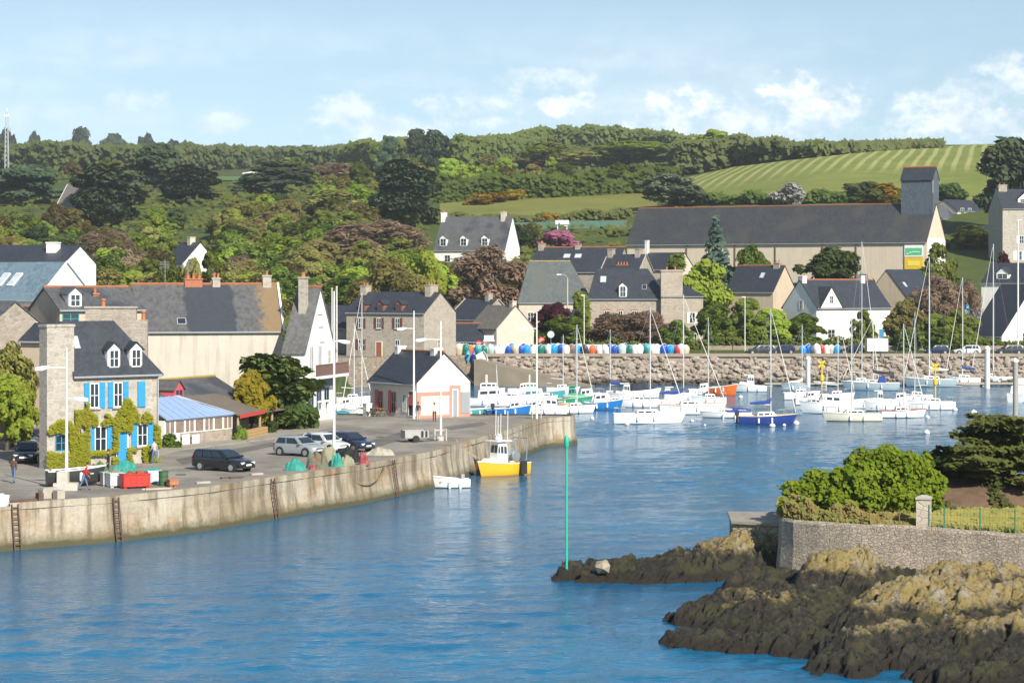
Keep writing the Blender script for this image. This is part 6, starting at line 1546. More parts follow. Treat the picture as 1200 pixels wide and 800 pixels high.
# ------------------------------------------------------------------ street lamps, posts and signs
LAMPW = M('lamp_post_white', (.70,.69,.66), .55, .08, 2)
def lamp(label, px, row, top, arms, z=QZ, base=None, r=.085, mat=LAMPW):
    p = on(px, row, z); root = empty('street_lamp', p, 0, label, 'street lamp', 'tall white lamp posts along the quay'); zt = zr(top, p.y)-z
    MB().tube([(0,0,0),(0,0,zt)], r*1.35, 10, r*.7).build('post', mat, root, smooth=True)
    for ar, alen in arms:                        # row of the arm, reach in photo pixels
        za = zr(ar, p.y)-z; xe = alen*p.y/F
        a = MB().tube([(0,0,za),(xe,0,za+.02)], .045, 7).build('arm', mat, root)
        sg = 1 if xe > 0 else -1
        MB().loft([[(xe+sg*.0,-.10,za-.02),(xe,.10,za-.02),(xe,.08,za+.12),(xe,-.08,za+.12)], [(xe+sg*.45,-.2,za-.16),(xe+sg*.45,.2,za-.16),(xe+sg*.45,.15,za+.12),(xe+sg*.45,-.15,za+.12)],
                   [(xe+sg*.85,-.12,za-.14),(xe+sg*.85,.12,za-.14),(xe+sg*.85,.09,za+.04),(xe+sg*.85,-.09,za+.04)]]).build('lamp_head', WHITE, a, smooth=True)
    if base:
        bm_ = MB()
        for b_ in base: bm_.box(*b_)
        bm_.build('base', M('base_concrete', (.50,.47,.42), .9, .15, 2), root)
    return root
lamp('white lamp post with two lamp arms in front of the ivy-covered house', 78, 574, 407, [(431,-20),(467,9)], base=[(-.55,.12,-.3,.3,0,1.15),(-.75,.75,-.45,.45,0,.45)])
lamp('white lamp post rising beside the parked silver car', 391.5, 534, 341, [(400,5)])
lamp('white lamp post at the near corner of the harbour office', 485, 490.5, 364, [(385,-9)])
lamp('white lamp post with a railed foot near the grey trailer', 516.5, 516, 376, [(398,-17)], base=[(-.5,-.42,-.25,.25,0,.95),(.42,.5,-.25,.25,0,.95),(-.5,.5,-.04,.04,.8,.9),(-.25,.25,-.25,.25,0,.35)])
lamp('white lamp post at the very tip of the quay', 629, 490.5, 366, [(385,-11)], base=[(-.45,-.38,-.2,.2,0,.9),(.38,.45,-.2,.2,0,.9),(-.45,.45,-.03,.03,.78,.88)])
def post(name, label, px, Y, top, z, r, mat, cat, extra=None, group=None):
    root = empty(name, (X(px,Y),Y,z), 0, label, cat, group); h = zr(top,Y)-z
    MB().tube([(0,0,0),(0,0,h)], r, 8, r*.75).build('post', mat, root, smooth=True)
    if extra: extra(root, h)
    return root
def crook(root, h):
    a = MB().tube([(0,0,h),(-.15,0,h+.35),(-.6,0,h+.6),(-1.1,0,h+.62)], .06, 7).build('arm', STEEL, root)
    MB().box(-1.75,-1.0,-.16,.16,h+.53,h+.68).build('lamp_head', WHITE, a)
post('street_lamp','concrete street lamp with a bent arm before the hipped roof',665,372,326,PZ,.14,M('concrete_post',(.45,.42,.37),.85,.12,2),'street lamp',crook)
post('street_lamp','plain slim lamp column on the promenade right of the bent-arm lamp',684.5,362,346,PZ,.08,LAMPW,'street lamp',lambda r_,h: MB().box(-.5,.1,-.08,.08,h-.05,h+.07).build('lamp_head', WHITE, r_))
post('street_lamp','grey lamp column behind the cars left of the white house',873,364,348,PZ,.08,LAMPW,'street lamp',lambda r_,h: MB().box(-.5,.1,-.08,.08,h-.05,h+.07).build('lamp_head', WHITE, r_))
post('utility_pole','pale utility pole with a crossbar beside the street hedge',41,194,402,QZ,.14,M('pale_pole',(.55,.52,.47),.8,.1,2),'pole',lambda r_,h: MB().box(-.5,.5,-.06,.06,h*.42,h*.42+.1).build('crossbar', WOOD, r_))
post('utility_pole','tall pole with aerial behind the white balcony house, left one',389,330,337,4,.12,M('pale_pole',(.55,.52,.47)),'pole')
post('utility_pole','tall pole with aerial behind the white balcony house, right one',394.5,330,335,4,.16,M('pale_pole',(.55,.52,.47)),'pole')
post('lamp_column','tall white column on the car park at the far right',1193,358,258,PZ,.14,LAMPW,'street lamp',lambda r_,h: MB().box(-.2,.6,-.12,.12,h-.02,h+.12).build('lamp_head', WHITE, r_))
RED = paint((.55,.03,.03),'sign_red',.45,.1)
def disc(mat, mat2=None, r=.42, bar=False):
    def f(root, h):
        d = MB().tube([(0,-.06,h-.1),(0,-.1,h-.1)], r, 20).build('sign_plate', mat, root)
        if bar: MB().box(-r*.7,r*.7,-.125,-.1,h-.1-r*.16,h-.1+r*.16).build('bar', WHITE, d)
        elif mat2: MB().tube([(0,-.1,h-.1),(0,-.115,h-.1)], r*.7, 20).build('face', mat2, d)
    return f
p = on(50, 545, QZ); post('no_entry_sign','red round no entry sign at the corner of the ivy-covered house',49.5,p.y,507,QZ,.04,STEEL,'road sign',disc(RED,None,.34,True))
post('road_sign','round pale sign on a pole in front of the small green tree',645.5,360,391,PZ,.05,STEEL,'road sign',disc(M('sign_back',(.50,.55,.55),.5),None,.55))
post('road_sign','red round sign between the cream gable and the round pale sign',634.5,362,398,PZ,.05,STEEL,'road sign',disc(RED,M('sign_pinkish',(.62,.30,.24),.5),.55))
post('road_sign','red round sign above the green dinghies at the slate shed',561,354.5,401,PZ,.05,STEEL,'road sign',disc(RED,None,.42,True))
def board(root, h): MB().box(-.75,.75,-.08,-.02,h-.55,h+.15).box(-.9,.9,-.1,0,h-.75,h-.6).build('sign_plate', WHITE, root)
post('sign_board','white direction board on a post before the cream house',573,355,394,PZ,.05,STEEL,'sign',board)
# lattice mast far off
p = hit(8, 193); lm = empty('lattice_mast', p, 0, 'slim grey lattice mast on the skyline at the left edge', 'mast'); k = p.y/F; mb = MB(); hm = zr(131,p.y)-p.z
for sx_ in (-1,1):
    for sy_ in (-1,1): mb.tube([(sx_*2.2*k,sy_*2.2*k,0),(sx_*1.2*k,sy_*1.2*k,hm)], .14, 4)
for i in range(14):
    z = hm*i/14; w = (2.2-1.0*i/14)*k; mb.tube([(-w,-w,z),(w,-w,z+hm/14)], .07, 4); mb.tube([(w,-w,z),(-w,-w,z+hm/14)], .07, 4)
mb.build('lattice', M('mast_grey',(.40,.42,.45),.5,.05), lm); MB().box(-2.6*k,2.6*k,-.5,.5,hm-6*k,hm-3*k).tube([(0,0,hm),(0,0,hm+5*k)],.15,5).build('antenna', WHITE, lm)
# ------------------------------------------------------------------ cars
def car(label, px, row, head, colr, kind='hatch', z=QZ, L=None, group=None, Y=None):
    p = on(px, row, z) if Y is None else Vector((X(px,Y),Y,z))
    root = empty('parked_car', p, R(head), label, 'car', group)
    L = L or dict(hatch=3.9, estate=4.5, van=5.2)[kind]; W = .86; a = L/2
    zr_, tall = dict(hatch=1.46, estate=1.46, van=2.3)[kind], kind == 'van'
    bz = .92 if not tall else 1.15
    st = [(-a,.42,.70,.74),(-a+.06,.30,bz-.10,.80),(-a+.35,.24,bz,W),(-a*.4,.22,bz,W),(a*.30,.22,bz-.01,W),(a*.62,.24,bz-.08,W-.02),(a*.86,.26,bz-.17,W-.07),(a-.06,.30,bz-.28,W-.16),(a,.40,bz-.40,W-.24)]
    rings = [[(x,-w*.93,zl),(x,-w,zl+(zt-zl)*.4),(x,-w*.96,zt-.03),(x,-w*.86,zt),(x,w*.86,zt),(x,w*.96,zt-.03),(x,w,zl+(zt-zl)*.4),(x,w*.93,zl)] for x,zl,zt,w in st]
    mb = MB().loft(rings)
    rb, rt = (-a+.10, -a+.42 if kind != 'estate' else -a+.30) if not tall else (-a+.02,-a+.08)
    fb_, ft = (a*.46, a*.10) if not tall else (a*.72, a*.45)
    g = [[(rb,-.80,bz-.02),(rb,.80,bz-.02),(fb_,.80,bz-.03),(fb_,-.80,bz-.03)], [((rb+rt)/2,-.74,bz+(zr_-bz)*.5),((rb+rt)/2,.74,bz+(zr_-bz)*.5),((fb_+ft)/2,.74,bz+(zr_-bz)*.5),((fb_+ft)/2,-.74,bz+(zr_-bz)*.5)],
         [(rt,-.64,zr_-.05),(rt,.64,zr_-.05),(ft,.64,zr_-.05),(ft,-.64,zr_-.05)], [(rt+.15,-.52,zr_),(rt+.15,.52,zr_),(ft-.2,.52,zr_),(ft-.2,-.52,zr_)]]
    mb.loft(g); mb.build('body', colr, root, smooth=True)
    def lerp(p0, p1, t): return Vector(p0).lerp(Vector(p1), t)
    def panel(c00, c10, c11, c01, off): return [Vector(q)+Vector(off) for q in (c00, c10, c11, c01)]
    b0, b1 = g[0], g[2]
    for side, (i, j) in (('l',(1,2)),('r',(0,3))):
        wb = MB(); sg = 1 if side == 'l' else -1
        cuts = [(.07,.30),(.33,.60),(.63,.90)] if kind == 'estate' else ([(.08,.44),(.48,.90)] if not tall else [(.74,.95)])
        for u0, u1 in cuts:
            lo = [lerp(b0[i],b0[j],u) for u in (u0,u1)]; hi = [lerp(b1[i],b1[j],u) for u in (u0,u1)]
            A_, B_, C_, D_ = lerp(lo[0],hi[0],.12), lerp(lo[1],hi[1],.12), lerp(lo[1],hi[1],.86), lerp(lo[0],hi[0],.86)
            bulge = .052
            wb.add(panel(A_,B_,C_,D_,(0,sg*bulge,.0)), [(0,1,2,3)])
        wb.build('side_window', DGLASS, root)
    def cross(i, j, nm, dx, lo=.1, hi=.88):
        A_ = [lerp(b0[i],b1[i],lo), lerp(b0[j],b1[j],lo), lerp(b0[j],b1[j],hi), lerp(b0[i],b1[i],hi)]; c = sum(A_, Vector())/4
        A_ = [c+(q-c)*.93+Vector((dx,0,.02)) for q in A_]
        MB().add(A_, [(0,1,2,3)]).build(nm, DGLASS, root)
    cross(3, 2, 'windscreen', .04)
    if not tall: cross(0, 1, 'rear_window', -.05, .2)
    RIM = M('wheel_rim', (.45,.46,.48), .35, .05, metal=.6)
    for x in (-a*.62, a*.62):
        for sg in (-1, 1):
            MB().tube([(x,sg*(W-.16),.31),(x,sg*(W+.0),.31)], .37, 16).build('wheel_arch', BLACK, root)
            w = MB().tube([(x,sg*(W-.19),.305),(x,sg*(W+.02),.305)], .305, 18).build('wheel', BLACK, root, smooth=True)
            MB().tube([(x,sg*(W+.0),.305),(x,sg*(W+.035),.305)], .20, 12).build('rim', RIM, w)
    for sg in (-1, 1):
        MB().box(a-.20,a-.02,sg*.52-.16,sg*.52+.16,bz-.38,bz-.24).build('headlight', glass('lamp_glass',(.75,.78,.8),.1), root, rot=None)
        MB().box(-a-.02,-a+.08,sg*.66-.1,sg*.66+.1,bz-.22,bz+.02).build('tail_light', RED, root)
        MB().box(fb_-.25,fb_-.08,sg*.90-.09,sg*.90+.09,bz-.02,bz+.12).build('wing_mirror', colr, root)
    MB().box(a-.02,a+.025,-.26,.26,.42,.53).build('number_plate', WHITE, root); MB().box(a-.10,a+.02,-.45,.45,.56,.62).build('grille', BLACK, root)
    MB().box(a-.14,a+.03,-.66,.66,.27,.40).build('bumper', BLACK, root)
    return root
CB = paint((.008,.010,.016),'car_black',.22,.6); CSIL = paint((.30,.33,.36),'car_silver',.25,.5); CNB = paint((.012,.022,.055),'car_dark_blue',.22,.6); CWH = paint((.60,.62,.64),'car_white',.3,.5); CDG = paint((.03,.035,.04),'car_dark_grey',.3,.5)
CBB = paint((.03,.07,.14),'car_mid_blue',.22,.6)
car('black car facing the water in the street left of the ivy-covered house', 33, 541, -88, CB, 'hatch', L=4.2)
car('dark blue car right behind the black one in the street', 40, 523, -95, CBB, 'hatch', L=4.2)
car('black estate car driving on the quay before the glass veranda', 262, 551, -34, CB, 'estate')
car('silver hatchback leftmost of the cars parked by the nets', 351, 533.5, -34, CSIL, 'hatch')
car('white car parked between the silver hatchback and the dark blue car', 381, 529.5, -38, CWH, 'hatch')
car('dark blue car rightmost of the cars parked by the nets', 409, 528, -42, CNB, 'hatch', L=4.3)
car('white van cut by the left edge of the picture', -46, 600, 30, CWH, 'van')
car('dark grey car on the promenade under the leafy street trees', 891, 0, 186, CDG, 'estate', PZ, Y=356)
car('dark car on the promenade right of the dark grey one', 917, 0, 182, CNB, 'hatch', PZ, Y=358)
car('black car on the promenade left of the white box trailer', 998, 0, 175, CB, 'hatch', PZ, Y=357)
car('dark blue car on the promenade left of the white hatchback', 1097, 0, 184, CNB, 'hatch', PZ, Y=356)
car('white hatchback on the promenade at the right', 1133, 0, 178, CWH, 'hatch', PZ, Y=355, L=4.2)
car('dark car on the promenade at the right edge', 1182, 0, 183, CDG, 'estate', PZ, Y=356)
tr_ = empty('box_trailer', (X(1016.5,354.5),354.5,PZ), .02, 'plain white box trailer on the promenade', 'trailer')
MB().box(0,3.2,0,2.0,.5,2.45).build('body', WHITE, tr_); MB().box(.05,3.15,-.02,.02,.45,.55).tube([(3.2,1,.5),(4.3,1,.5)],.05,6).build('chassis', STEEL, tr_)
for x in (1.2,1.9):
    for y in (.1,1.9): MB().tube([(x,y-.1,.3),(x,y+.1,.3)],.3,14).build('wheel', BLACK, tr_)
TARM = asphalt('patch_tarmac', (.13,.12,.105), (.17,.155,.135), (.10,.09,.08))
for i, pts_ in enumerate((((60,560),(118,550),(128,556),(70,567)), ((205,538),(318,518),(325,522),(214,544)), ((420,520),(470,506),(486,510),(436,526)), ((330,512),(352,507),(372,512),(350,518)), ((520,500),(565,494),(572,497),(528,504)))):
    sheet('tarmac_patch', [(q_.x, q_.y) for q_ in (on(a_, b_, QZ) for a_, b_ in pts_)], TARM, QZ+.004, 'darker repaired tarmac patch on the quay', 'road')
for i, (px_, r_) in enumerate(((212,556),(445,512),(150,560))):
    q_ = on(px_, r_, QZ); sheet('drain_cover', [(q_.x-.35,q_.y-.35),(q_.x+.35,q_.y-.35),(q_.x+.35,q_.y+.35),(q_.x-.35,q_.y+.35)], BLACK, QZ+.008, 'dark drain cover in the quay', 'drain')
# ------------------------------------------------------------------ people
SKIN = M('skin', (.45,.27,.19), .6, .05); HAIRB = M('hair_brown', (.05,.03,.02), .8); HAIRG = M('hair_grey', (.22,.20,.18), .8)
def person(label, px, row, head, jacket, trousers, hair=HAIRB, h=1.72, lean=0.0, stride=.0, arms=(0,0), z=QZ, shoes=BLACK, Y=None):
    """skeleton grown into one skin; facing +x before turning"""
    p = on(px, row, z) if Y is None else Vector((X(px,Y),Y,z)); k = h/1.75; V = []; E = []; Rr = []; reg = []
    def v(co, r, par=None, rg='j'):
        V.append(Vector(co)*k); Rr.append(r*k); 
        if par is not None: E.append((par, len(V)-1)); reg.append(rg)
        return len(V)-1
    ln = lambda z_: lean*max(0, z_-.95)
    pel = v((0,0,.95),.135); sp = v((ln(1.18),0,1.18),.125,pel); ch = v((ln(1.40),0,1.40),.145,sp); nk = v((ln(1.53)+.01,0,1.53),.052,ch,'s')
    hd = v((ln(1.62)+.025,0,1.61),.085,nk,'s'); v((ln(1.72)+.02,0,1.715),.082,hd,'s')
    ns = v((ln(1.62)+.115,0,1.605),.014,hd,'s')
    for sg, sw in ((1,arms[0]),(-1,arms[1])):
        sh = v((ln(1.43),sg*.185,1.43),.062,ch); el = v((ln(1.2)+math.sin(sw)*.20-.02,sg*.24,1.43-.29*math.cos(sw)),.047,sh)
        wx_ = math.sin(sw+.35)*.24; wr_ = v((V[el].x/k+wx_,sg*.23,V[el].z/k-.25*math.cos(sw+.35)),.031,el)
        dx, dz = math.sin(sw+.45), -math.cos(sw+.45); W_ = V[wr_]/k
        pm = v((W_.x+dx*.06,sg*.225,W_.z+dz*.06),.033,wr_,'s')
        for q in range(4):
            ll = (.075,.085,.08,.065)[q]; y = sg*.225+(q-1.5)*.019
            f1 = v((W_.x+dx*.11,y,W_.z+dz*.11),.009,pm,'s'); v((W_.x+dx*(.11+ll)+.015,y,W_.z+dz*(.11+ll)),.008,f1,'s')
        v((W_.x+dx*.08+.045,sg*.215,W_.z+dz*.08),.009,pm,'s')
        hp = v((0,sg*.095,.92),.105,pel,'t'); st_ = stride*sg
        kn = v((st_*.22+.03,sg*.10,.50),.066,hp,'t'); an = v((st_*.42-.02,sg*.10,.10+.06*max(0,-st_)),.042,kn,'t'); v((st_*.42+.14,sg*.11,.045+.02*max(0,-st_)),.040,an,'b')
    me = bpy.data.meshes.new('skeleton'); me.from_pydata(V, E, []); o = bpy.data.objects.new('skeleton', me); col.objects.link(o)
    md = o.modifiers.new('skin', 'SKIN'); md.use_smooth_shade = True; md.branch_smoothing = .6
    if not me.skin_vertices: me.skin_vertices.new() if hasattr(me.skin_vertices, 'new') else None
    for i, sv in enumerate(me.skin_vertices[0].data): sv.radius = (Rr[i], Rr[i]); sv.use_root = (i == 0)
    o.modifiers.new('sub', 'SUBSURF').levels = 1
    dg = bpy.context.evaluated_depsgraph_get(); me2 = bpy.data.meshes.new_from_object(o.evaluated_get(dg)); bpy.data.objects.remove(o)
    me2.name = 'person'; me2.materials.clear()
    for m in (SKIN, jacket, trousers, shoes): me2.materials.append(m)
    ix = dict(s=0, j=1, t=2, b=3)
    for f in me2.polygons:
        c = f.center; best = None
        for (a, b_), rg in zip(E, reg):
            A_, B_ = V[a], V[b_]; d = B_-A_; t_ = max(0, min(1, (c-A_).dot(d)/max(d.length_squared,1e-9))); q = (c-(A_+d*t_)).length-Rr[a]*.5-Rr[b_]*.5
            if best is None or q < best[0]: best = (q, rg)
        rg = best[1]
        if rg == 's' and c.z < 1.50*k and abs(c.y) < .12*k: rg = 'j'
        if rg == 'j' and c.z < .97*k and abs(c.y) < .16*k: rg = 't'
        f.material_index = ix[rg]; f.use_smooth = True
    b = bpy.data.objects.new('person', me2); col.objects.link(b); b.location = p; b.rotation_euler = (0,0,R(head)); tag(b, label, 'person')
    hm = MB().lathe([(.05,-.02),(.098,.0),(.105,.05),(.085,.11),(.03,.145)], 12).build('hair', hair, b, smooth=True, loc=Vector((ln(1.66)+.005,0,1.665))*k)
    for sg in (-1,1): MB().lathe([(.004,-.008),(.011,0),(.004,.008)], 6).build('eye', BLACK, b, loc=Vector((ln(1.62)+.108,sg*.034,1.64))*k)
    return b
JE = paint((.10,.16,.28),'jeans',.9,0); DK = paint((.025,.028,.035),'dark_cloth',.9,0)
person('person in a brown jacket and jeans walking up the street at the left', 16, 566, 75, paint((.10,.06,.045),'jacket_brown',.9,0), JE, stride=.6, arms=(.4,-.3))
person('person in a red jacket and jeans bending beside the quay boat', 98, 574.5, 10, paint((.55,.02,.03),'jacket_red',.9,0), JE, lean=.35, stride=.7, arms=(.7,.3))
person('person in dark clothes standing behind the green nets', 127, 557, 200, DK, DK)
person('person in a grey top and blue jeans at the right end of the vine', 181, 543, 150, paint((.42,.42,.44),'top_grey',.9,0), JE, stride=.4, arms=(.3,-.2))
person('person in a dark jacket and light trousers near the harbour office corner', 490, 493, 250, paint((.06,.05,.05),'jacket_dark',.9,0), paint((.40,.38,.38),'trousers_pale',.9,0))
person('person in a pale top and dark trousers before the pink office wall', 509, 494, 270, paint((.60,.55,.52),'top_pale',.9,0), DK, stride=.2)
# ------------------------------------------------------------------ dinghies stood on end along the promenade
CL = dict(white=GEL, azure=paint((.02,.28,.62),'dinghy_azure',.4,.2), blue=paint((.015,.09,.42),'dinghy_blue',.4,.2), teal=paint((.04,.30,.33),'dinghy_teal',.4,.2), green=paint((.015,.16,.12),'dinghy_green',.4,.2),
          orange=paint((.60,.14,.05),'dinghy_orange',.4,.2), cream=paint((.58,.50,.38),'dinghy_cream',.5,.1), red=paint((.50,.05,.04),'dinghy_red',.4,.2), dark=paint((.04,.05,.06),'dinghy_dark',.5,.1), brown=paint((.25,.13,.07),'dinghy_brown',.6,0), pale=paint((.45,.60,.58),'dinghy_pale_teal',.4,.2))
def dinghy_mesh():
    h = Hull(2.1, 1.75, .5, .15, .08, .86, .15, 4.5, .4); tmp = empty('x', (0,0,0)); 
    o = h.build(tmp, GEL, WHITE, TEAK, True, anti=GEL); ms = {c.name.split('.')[0]: c.data for c in tmp.children}
    for c in list(tmp.children): bpy.data.objects.remove(c)
    bpy.data.objects.remove(tmp); return ms
DM = dinghy_mesh(); CM = {}
def dinghy(px, colr, Y, sc_=1.0):
    root = empty('dinghy', (X(px,Y), Y, PZ+1.02*sc_+.05), 0); root.scale = (sc_,)*3
    root.rotation_euler = Euler((R(90)+random.uniform(-.06,.06), R(0), 0)); 
    root.rotation_euler = (Matrix.Rotation(R(180)+random.uniform(-.75,.75),3,'Z') @ Matrix.Rotation(R(68+random.uniform(-7,9)),3,'X') @ Matrix.Rotation(R(90),3,'Z')).to_euler()
    for nm, me in DM.items():
        key = (nm, colr)
        if key not in CM:
            m2 = me.copy()
            if nm == 'hull': m2.materials[0] = CL[colr]; m2.materials[1] = CL[colr]
            if nm == 'gunwale': m2.materials[0] = WHITE if colr != 'white' else CL['cream']
            CM[key] = m2
        o = bpy.data.objects.new(nm, CM[key]); col.objects.link(o); o.parent = root
    return root
row_ = [(531,'azure'),(539,'cream'),(546,'green'),(552,'orange'),(559,'teal'),(566,'green'),(574,'pale'),(582,'white'),(590,'white'),(596,'blue'),(603,'cream'),(610,'blue'),(618,'azure'),(627,'white'),(635,'green'),(642,'white'),(650,'azure'),(657,'blue'),(665,'white'),(670,'brown'),(676,'azure'),(684,'dark'),(689,'white'),(695,'orange'),(702,'white'),(708,'white'),(714,'blue'),(721,'blue'),(729,'pale'),(737,'green'),(745,'white'),(751,'white'),(757,'teal'),(764,'white'),(771,'white'),(779,'blue'),(786,'azure'),(793,'red'),(798,'white'),(805,'cream')]
row2 = [(941,'azure'),(948,'blue'),(956,'white'),(962,'red'),(968,'white'),(975,'cream'),(982,'azure')]
ORD = 'first second third fourth fifth sixth seventh eighth ninth tenth eleventh twelfth'.split()
def name_row(seq, place, Y, grp):
    import collections
    trip = [(seq[i-1][1] if i else 'row end', c, seq[i+1][1] if i+1 < len(seq) else 'row end') for i, (_, c) in enumerate(seq)]
    cnt_ = collections.Counter(trip); nth = collections.Counter()
    for i, (px, c) in enumerate(seq):
        nth[c] += 1; o = dinghy(px, c, Y+random.uniform(-.2,.2), random.uniform(.64,.8))
        a, _, b_ = trip[i]; nm = {'pale':'pale teal','dark':'dark grey'}
        t_ = [nm.get(q, q) for q in (a, c, b_)]
        if cnt_[trip[i]] == 1: lb = f"{t_[1]} dinghy stood on end {place} between {'the '+t_[0] if a=='row end' else t_[0]} and {'the '+t_[2] if b_=='row end' else t_[2]}"
        else: lb = f"{(ORD+['thirteenth','fourteenth','fifteenth','sixteenth','seventeenth'])[nth[c]-1]} {t_[1]} dinghy from the left stood on end {place}"
        tag(o, lb, 'dinghy', grp)
name_row(row_, 'on the promenade', 352.2, 'dinghies stood on end along the sea wall')
row3 = [(534.5,'blue'),(543,'azure'),(556,'pale'),(563,'azure'),(578,'blue'),(586,'azure'),(600,'azure'),(607,'white'),(614,'blue'),(623,'blue'),(631,'azure'),(638,'teal'),(646,'azure'),(654,'white'),(661,'azure'),(673,'blue'),(680,'white'),(698,'azure'),(711,'azure'),(718,'white'),(725,'azure'),(733,'blue'),(741,'azure'),(754,'blue'),(761,'azure'),(767,'blue'),(775,'azure'),(783,'white'),(790,'blue'),(801,'azure')]
name_row(row3, 'in the back row', 353.6, 'dinghies stood on end in the back row')
name_row(row2, 'by the parked cars', 353.5, 'dinghies stood on end near the parked cars')
for px_, c, lb_ in ((548,CL['azure'],'azure kayak bundle leaning at the head of the slipway'),(555,CL['blue'],'blue kayak leaning at the head of the slipway')):
    k = empty('kayak', (X(px_,349),349,3.3), 0, lb_, 'kayak')
    MB().loft([[(.28*w*math.cos(t)*1.2, .2*w*math.sin(t), z_) for t in [i*math.pi/4 for i in range(8)]] for z_, w in ((0,.1),(.4,.8),(1.0,1.1),(1.5,.8),(1.9,.15))]).build('hull', c, k, smooth=True, rot=(-.25,.1,.2))
    MB().lathe([(.2,0),(.24,.05),(.2,.09)], 12).build('cockpit_rim', BLACK, k, loc=(0,-.28,1.0), rot=(R(80),0,0))
wb_, hh = motorboat('white boat tilted bow down on the slipway head', 568, 20, -60, Y=347.5, style='none', L=3.6, B=1.5, fb=.6, name='dinghy'); wb_.location.z = 3.4; wb_.rotation_euler = (R(35), R(30), R(-70))
# ------------------------------------------------------------------ walls and fences of the car park
gwall = MB().box(X(830,367),X(1215,367),367,367.4,PZ-.2,PZ+1.0).build('garden_wall', stone('carpark_wall_stone',(.27,.21,.16),(.34,.28,.22),(.3,.26,.2),.5)); tag(gwall, 'long low stone wall behind the parked cars', 'wall')
fc = MB()
for i in range(40):
    x = X(647,366)+i*.25; fc.box(x,x+.16,365.8,365.9,PZ,PZ+1.25)
fc.box(X(647,366),X(647,366)+10,365.9,365.96,PZ+.3,PZ+.4).box(X(647,366),X(647,366)+10,365.9,365.96,PZ+.9,PZ+1.0)
tag(fc.build('picket_fence', WHITE), 'white picket fence behind the dinghies', 'fence')
def frames(root_):
    for k in range(3):
        mb = MB()
        for x in (0,2.2): mb.tube([(x,0,0),(x,0,3.2)], .07, 6)
        mb.tube([(0,0,3.2),(2.2,0,3.2)], .07, 6)
        mb.add([(.1,.02,.2),(2.1,.02,.2),(2.1,.02,3.1),(.1,.02,3.1)], [(0,1,2,3)])
        mb.build('panel', paint((.16,.42,.62),'net_light_blue',.7,0), root_, loc=(k*2.1,k*.5,0), rot=(0,.06*k,.15*k))
fr_ = empty('netting_screen', (X(1123,425),425,terr(X(1123,425),425)+.5), 0, 'light blue framed netting panels below the sign gable', 'netting'); frames(fr_)
rs = np.random.RandomState(31); P = []
while len(P) < 9000:
    px = rs.uniform(690,1215); y = 369+rs.uniform(-.5,1.6); hh = 1.9*(.35+.9*vnoise(np.array([px*.05,2.,5.]))); P.append((X(px,y), y, PZ+hh*rs.rand()))
v, f = leaf_quads(np.array(P), np.tile(np.array((.2,-.8,.5)),(len(P),1)), .22, rs)
o = bpy.data.objects.new('hedge', np_mesh('hedge', v, f, [leafmat('carpark_hedge_leaf', (.10,.17,.035), (.17,.20,.06), .35, .4)])); col.objects.link(o); tag(o, 'long uneven hedge above the car park wall', 'hedge')
# ------------------------------------------------------------------ fishing gear on the quay
def net_mat(name, c, c2):
    if name in _mats: return _mats[name]
    m, nt, b, o = mat_new(name); t = NT(nt); v = t.coord('Object')
    a = t.mix(t.ramp(t.noise(v, 3.2, 5, .7), .42, .6), c, c2); a = t.mix(t.math('MULTIPLY', t.noise(v, 22, 3), .8), a, sc(c,.35))
    t.put(b.inputs['Base Color'], a); b.inputs['Roughness'].default_value = .95; t.put(b.inputs['Normal'], t.bump(t.noise(v, 16, 4, .8), 1.0, .08))
    _mats[name] = m; return m
def heap(name, label, px, row, w, d, h, m, seed=0, cat='net heap', group=None, z=QZ, lumps=7):
    p = on(px, row, z); rs = np.random.RandomState(seed); n, k = 40, 26; vs = []
    c = [(rs.uniform(-.6,.6), rs.uniform(-.5,.5), rs.uniform(.35,.6), rs.uniform(.5,1)) for _ in range(lumps)]+[(0,0,.75,1)]
    for j in range(k+1):
        for i in range(n+1):
            x, y = -1.15+2.3*i/n, -1.15+2.3*j/k
            zz_ = max(a*(1-((x-cx)**2+(y-cy)**2)/r**2) for cx, cy, r, a in c); zz_ = max(zz_, -.05)
            nn = vnoise(np.array([x*5+seed, y*5, 3.]))-.5
            vs.append((x*w/2, y*d/2, h*max(0, zz_+nn*.35*(zz_ > .05))-.02))
    fs = [(j*(n+1)+i, j*(n+1)+i+1, (j+1)*(n+1)+i+1, (j+1)*(n+1)+i) for j in range(k) for i in range(n)]
    fs = [f for f in fs if max(vs[q][2] for q in f) > 0.0]
    o = MB().add(vs, fs).build(name, m, smooth='all', loc=p, fix=False); return tag(o, label, cat, group)
TEALN = net_mat('net_teal', (.03,.36,.30), (.10,.48,.40)); GRNN = net_mat('net_green', (.07,.22,.10), (.30,.30,.10)); CRN = net_mat('net_cream', (.46,.42,.28), (.30,.33,.22)); BLK = net_mat('tarp_black', (.02,.02,.022), (.04,.04,.045)); REDN = net_mat('net_red', (.42,.07,.08), (.55,.18,.2)); MIXN = net_mat('net_mixed', (.30,.13,.07), (.12,.30,.24)); ORN = net_mat('net_orange', (.5,.16,.05),(.3,.1,.05))
heap('fishing_nets','big teal fishing net heap behind the red crate',146,558,2.3,1.6,1.05,TEALN,1,group='net heaps on the quay')
heap('fishing_nets','green and yellow net heap left of the big teal one',118,558,2.0,1.4,.95,GRNN,2,group='net heaps on the quay')
heap('fishing_nets','turquoise net heap lying left of the nets by the lamp post',347,551,1.7,1.2,.85,TEALN,3,group='net heaps on the quay')
heap('fishing_nets','mixed rust and green net heap below the silver car',371,548,1.5,1.2,1.15,MIXN,4,group='net heaps on the quay')
heap('fishing_nets','cream net heap under the lamp post by the parked cars',386,545,1.9,1.2,1.35,CRN,5,group='net heaps on the quay')
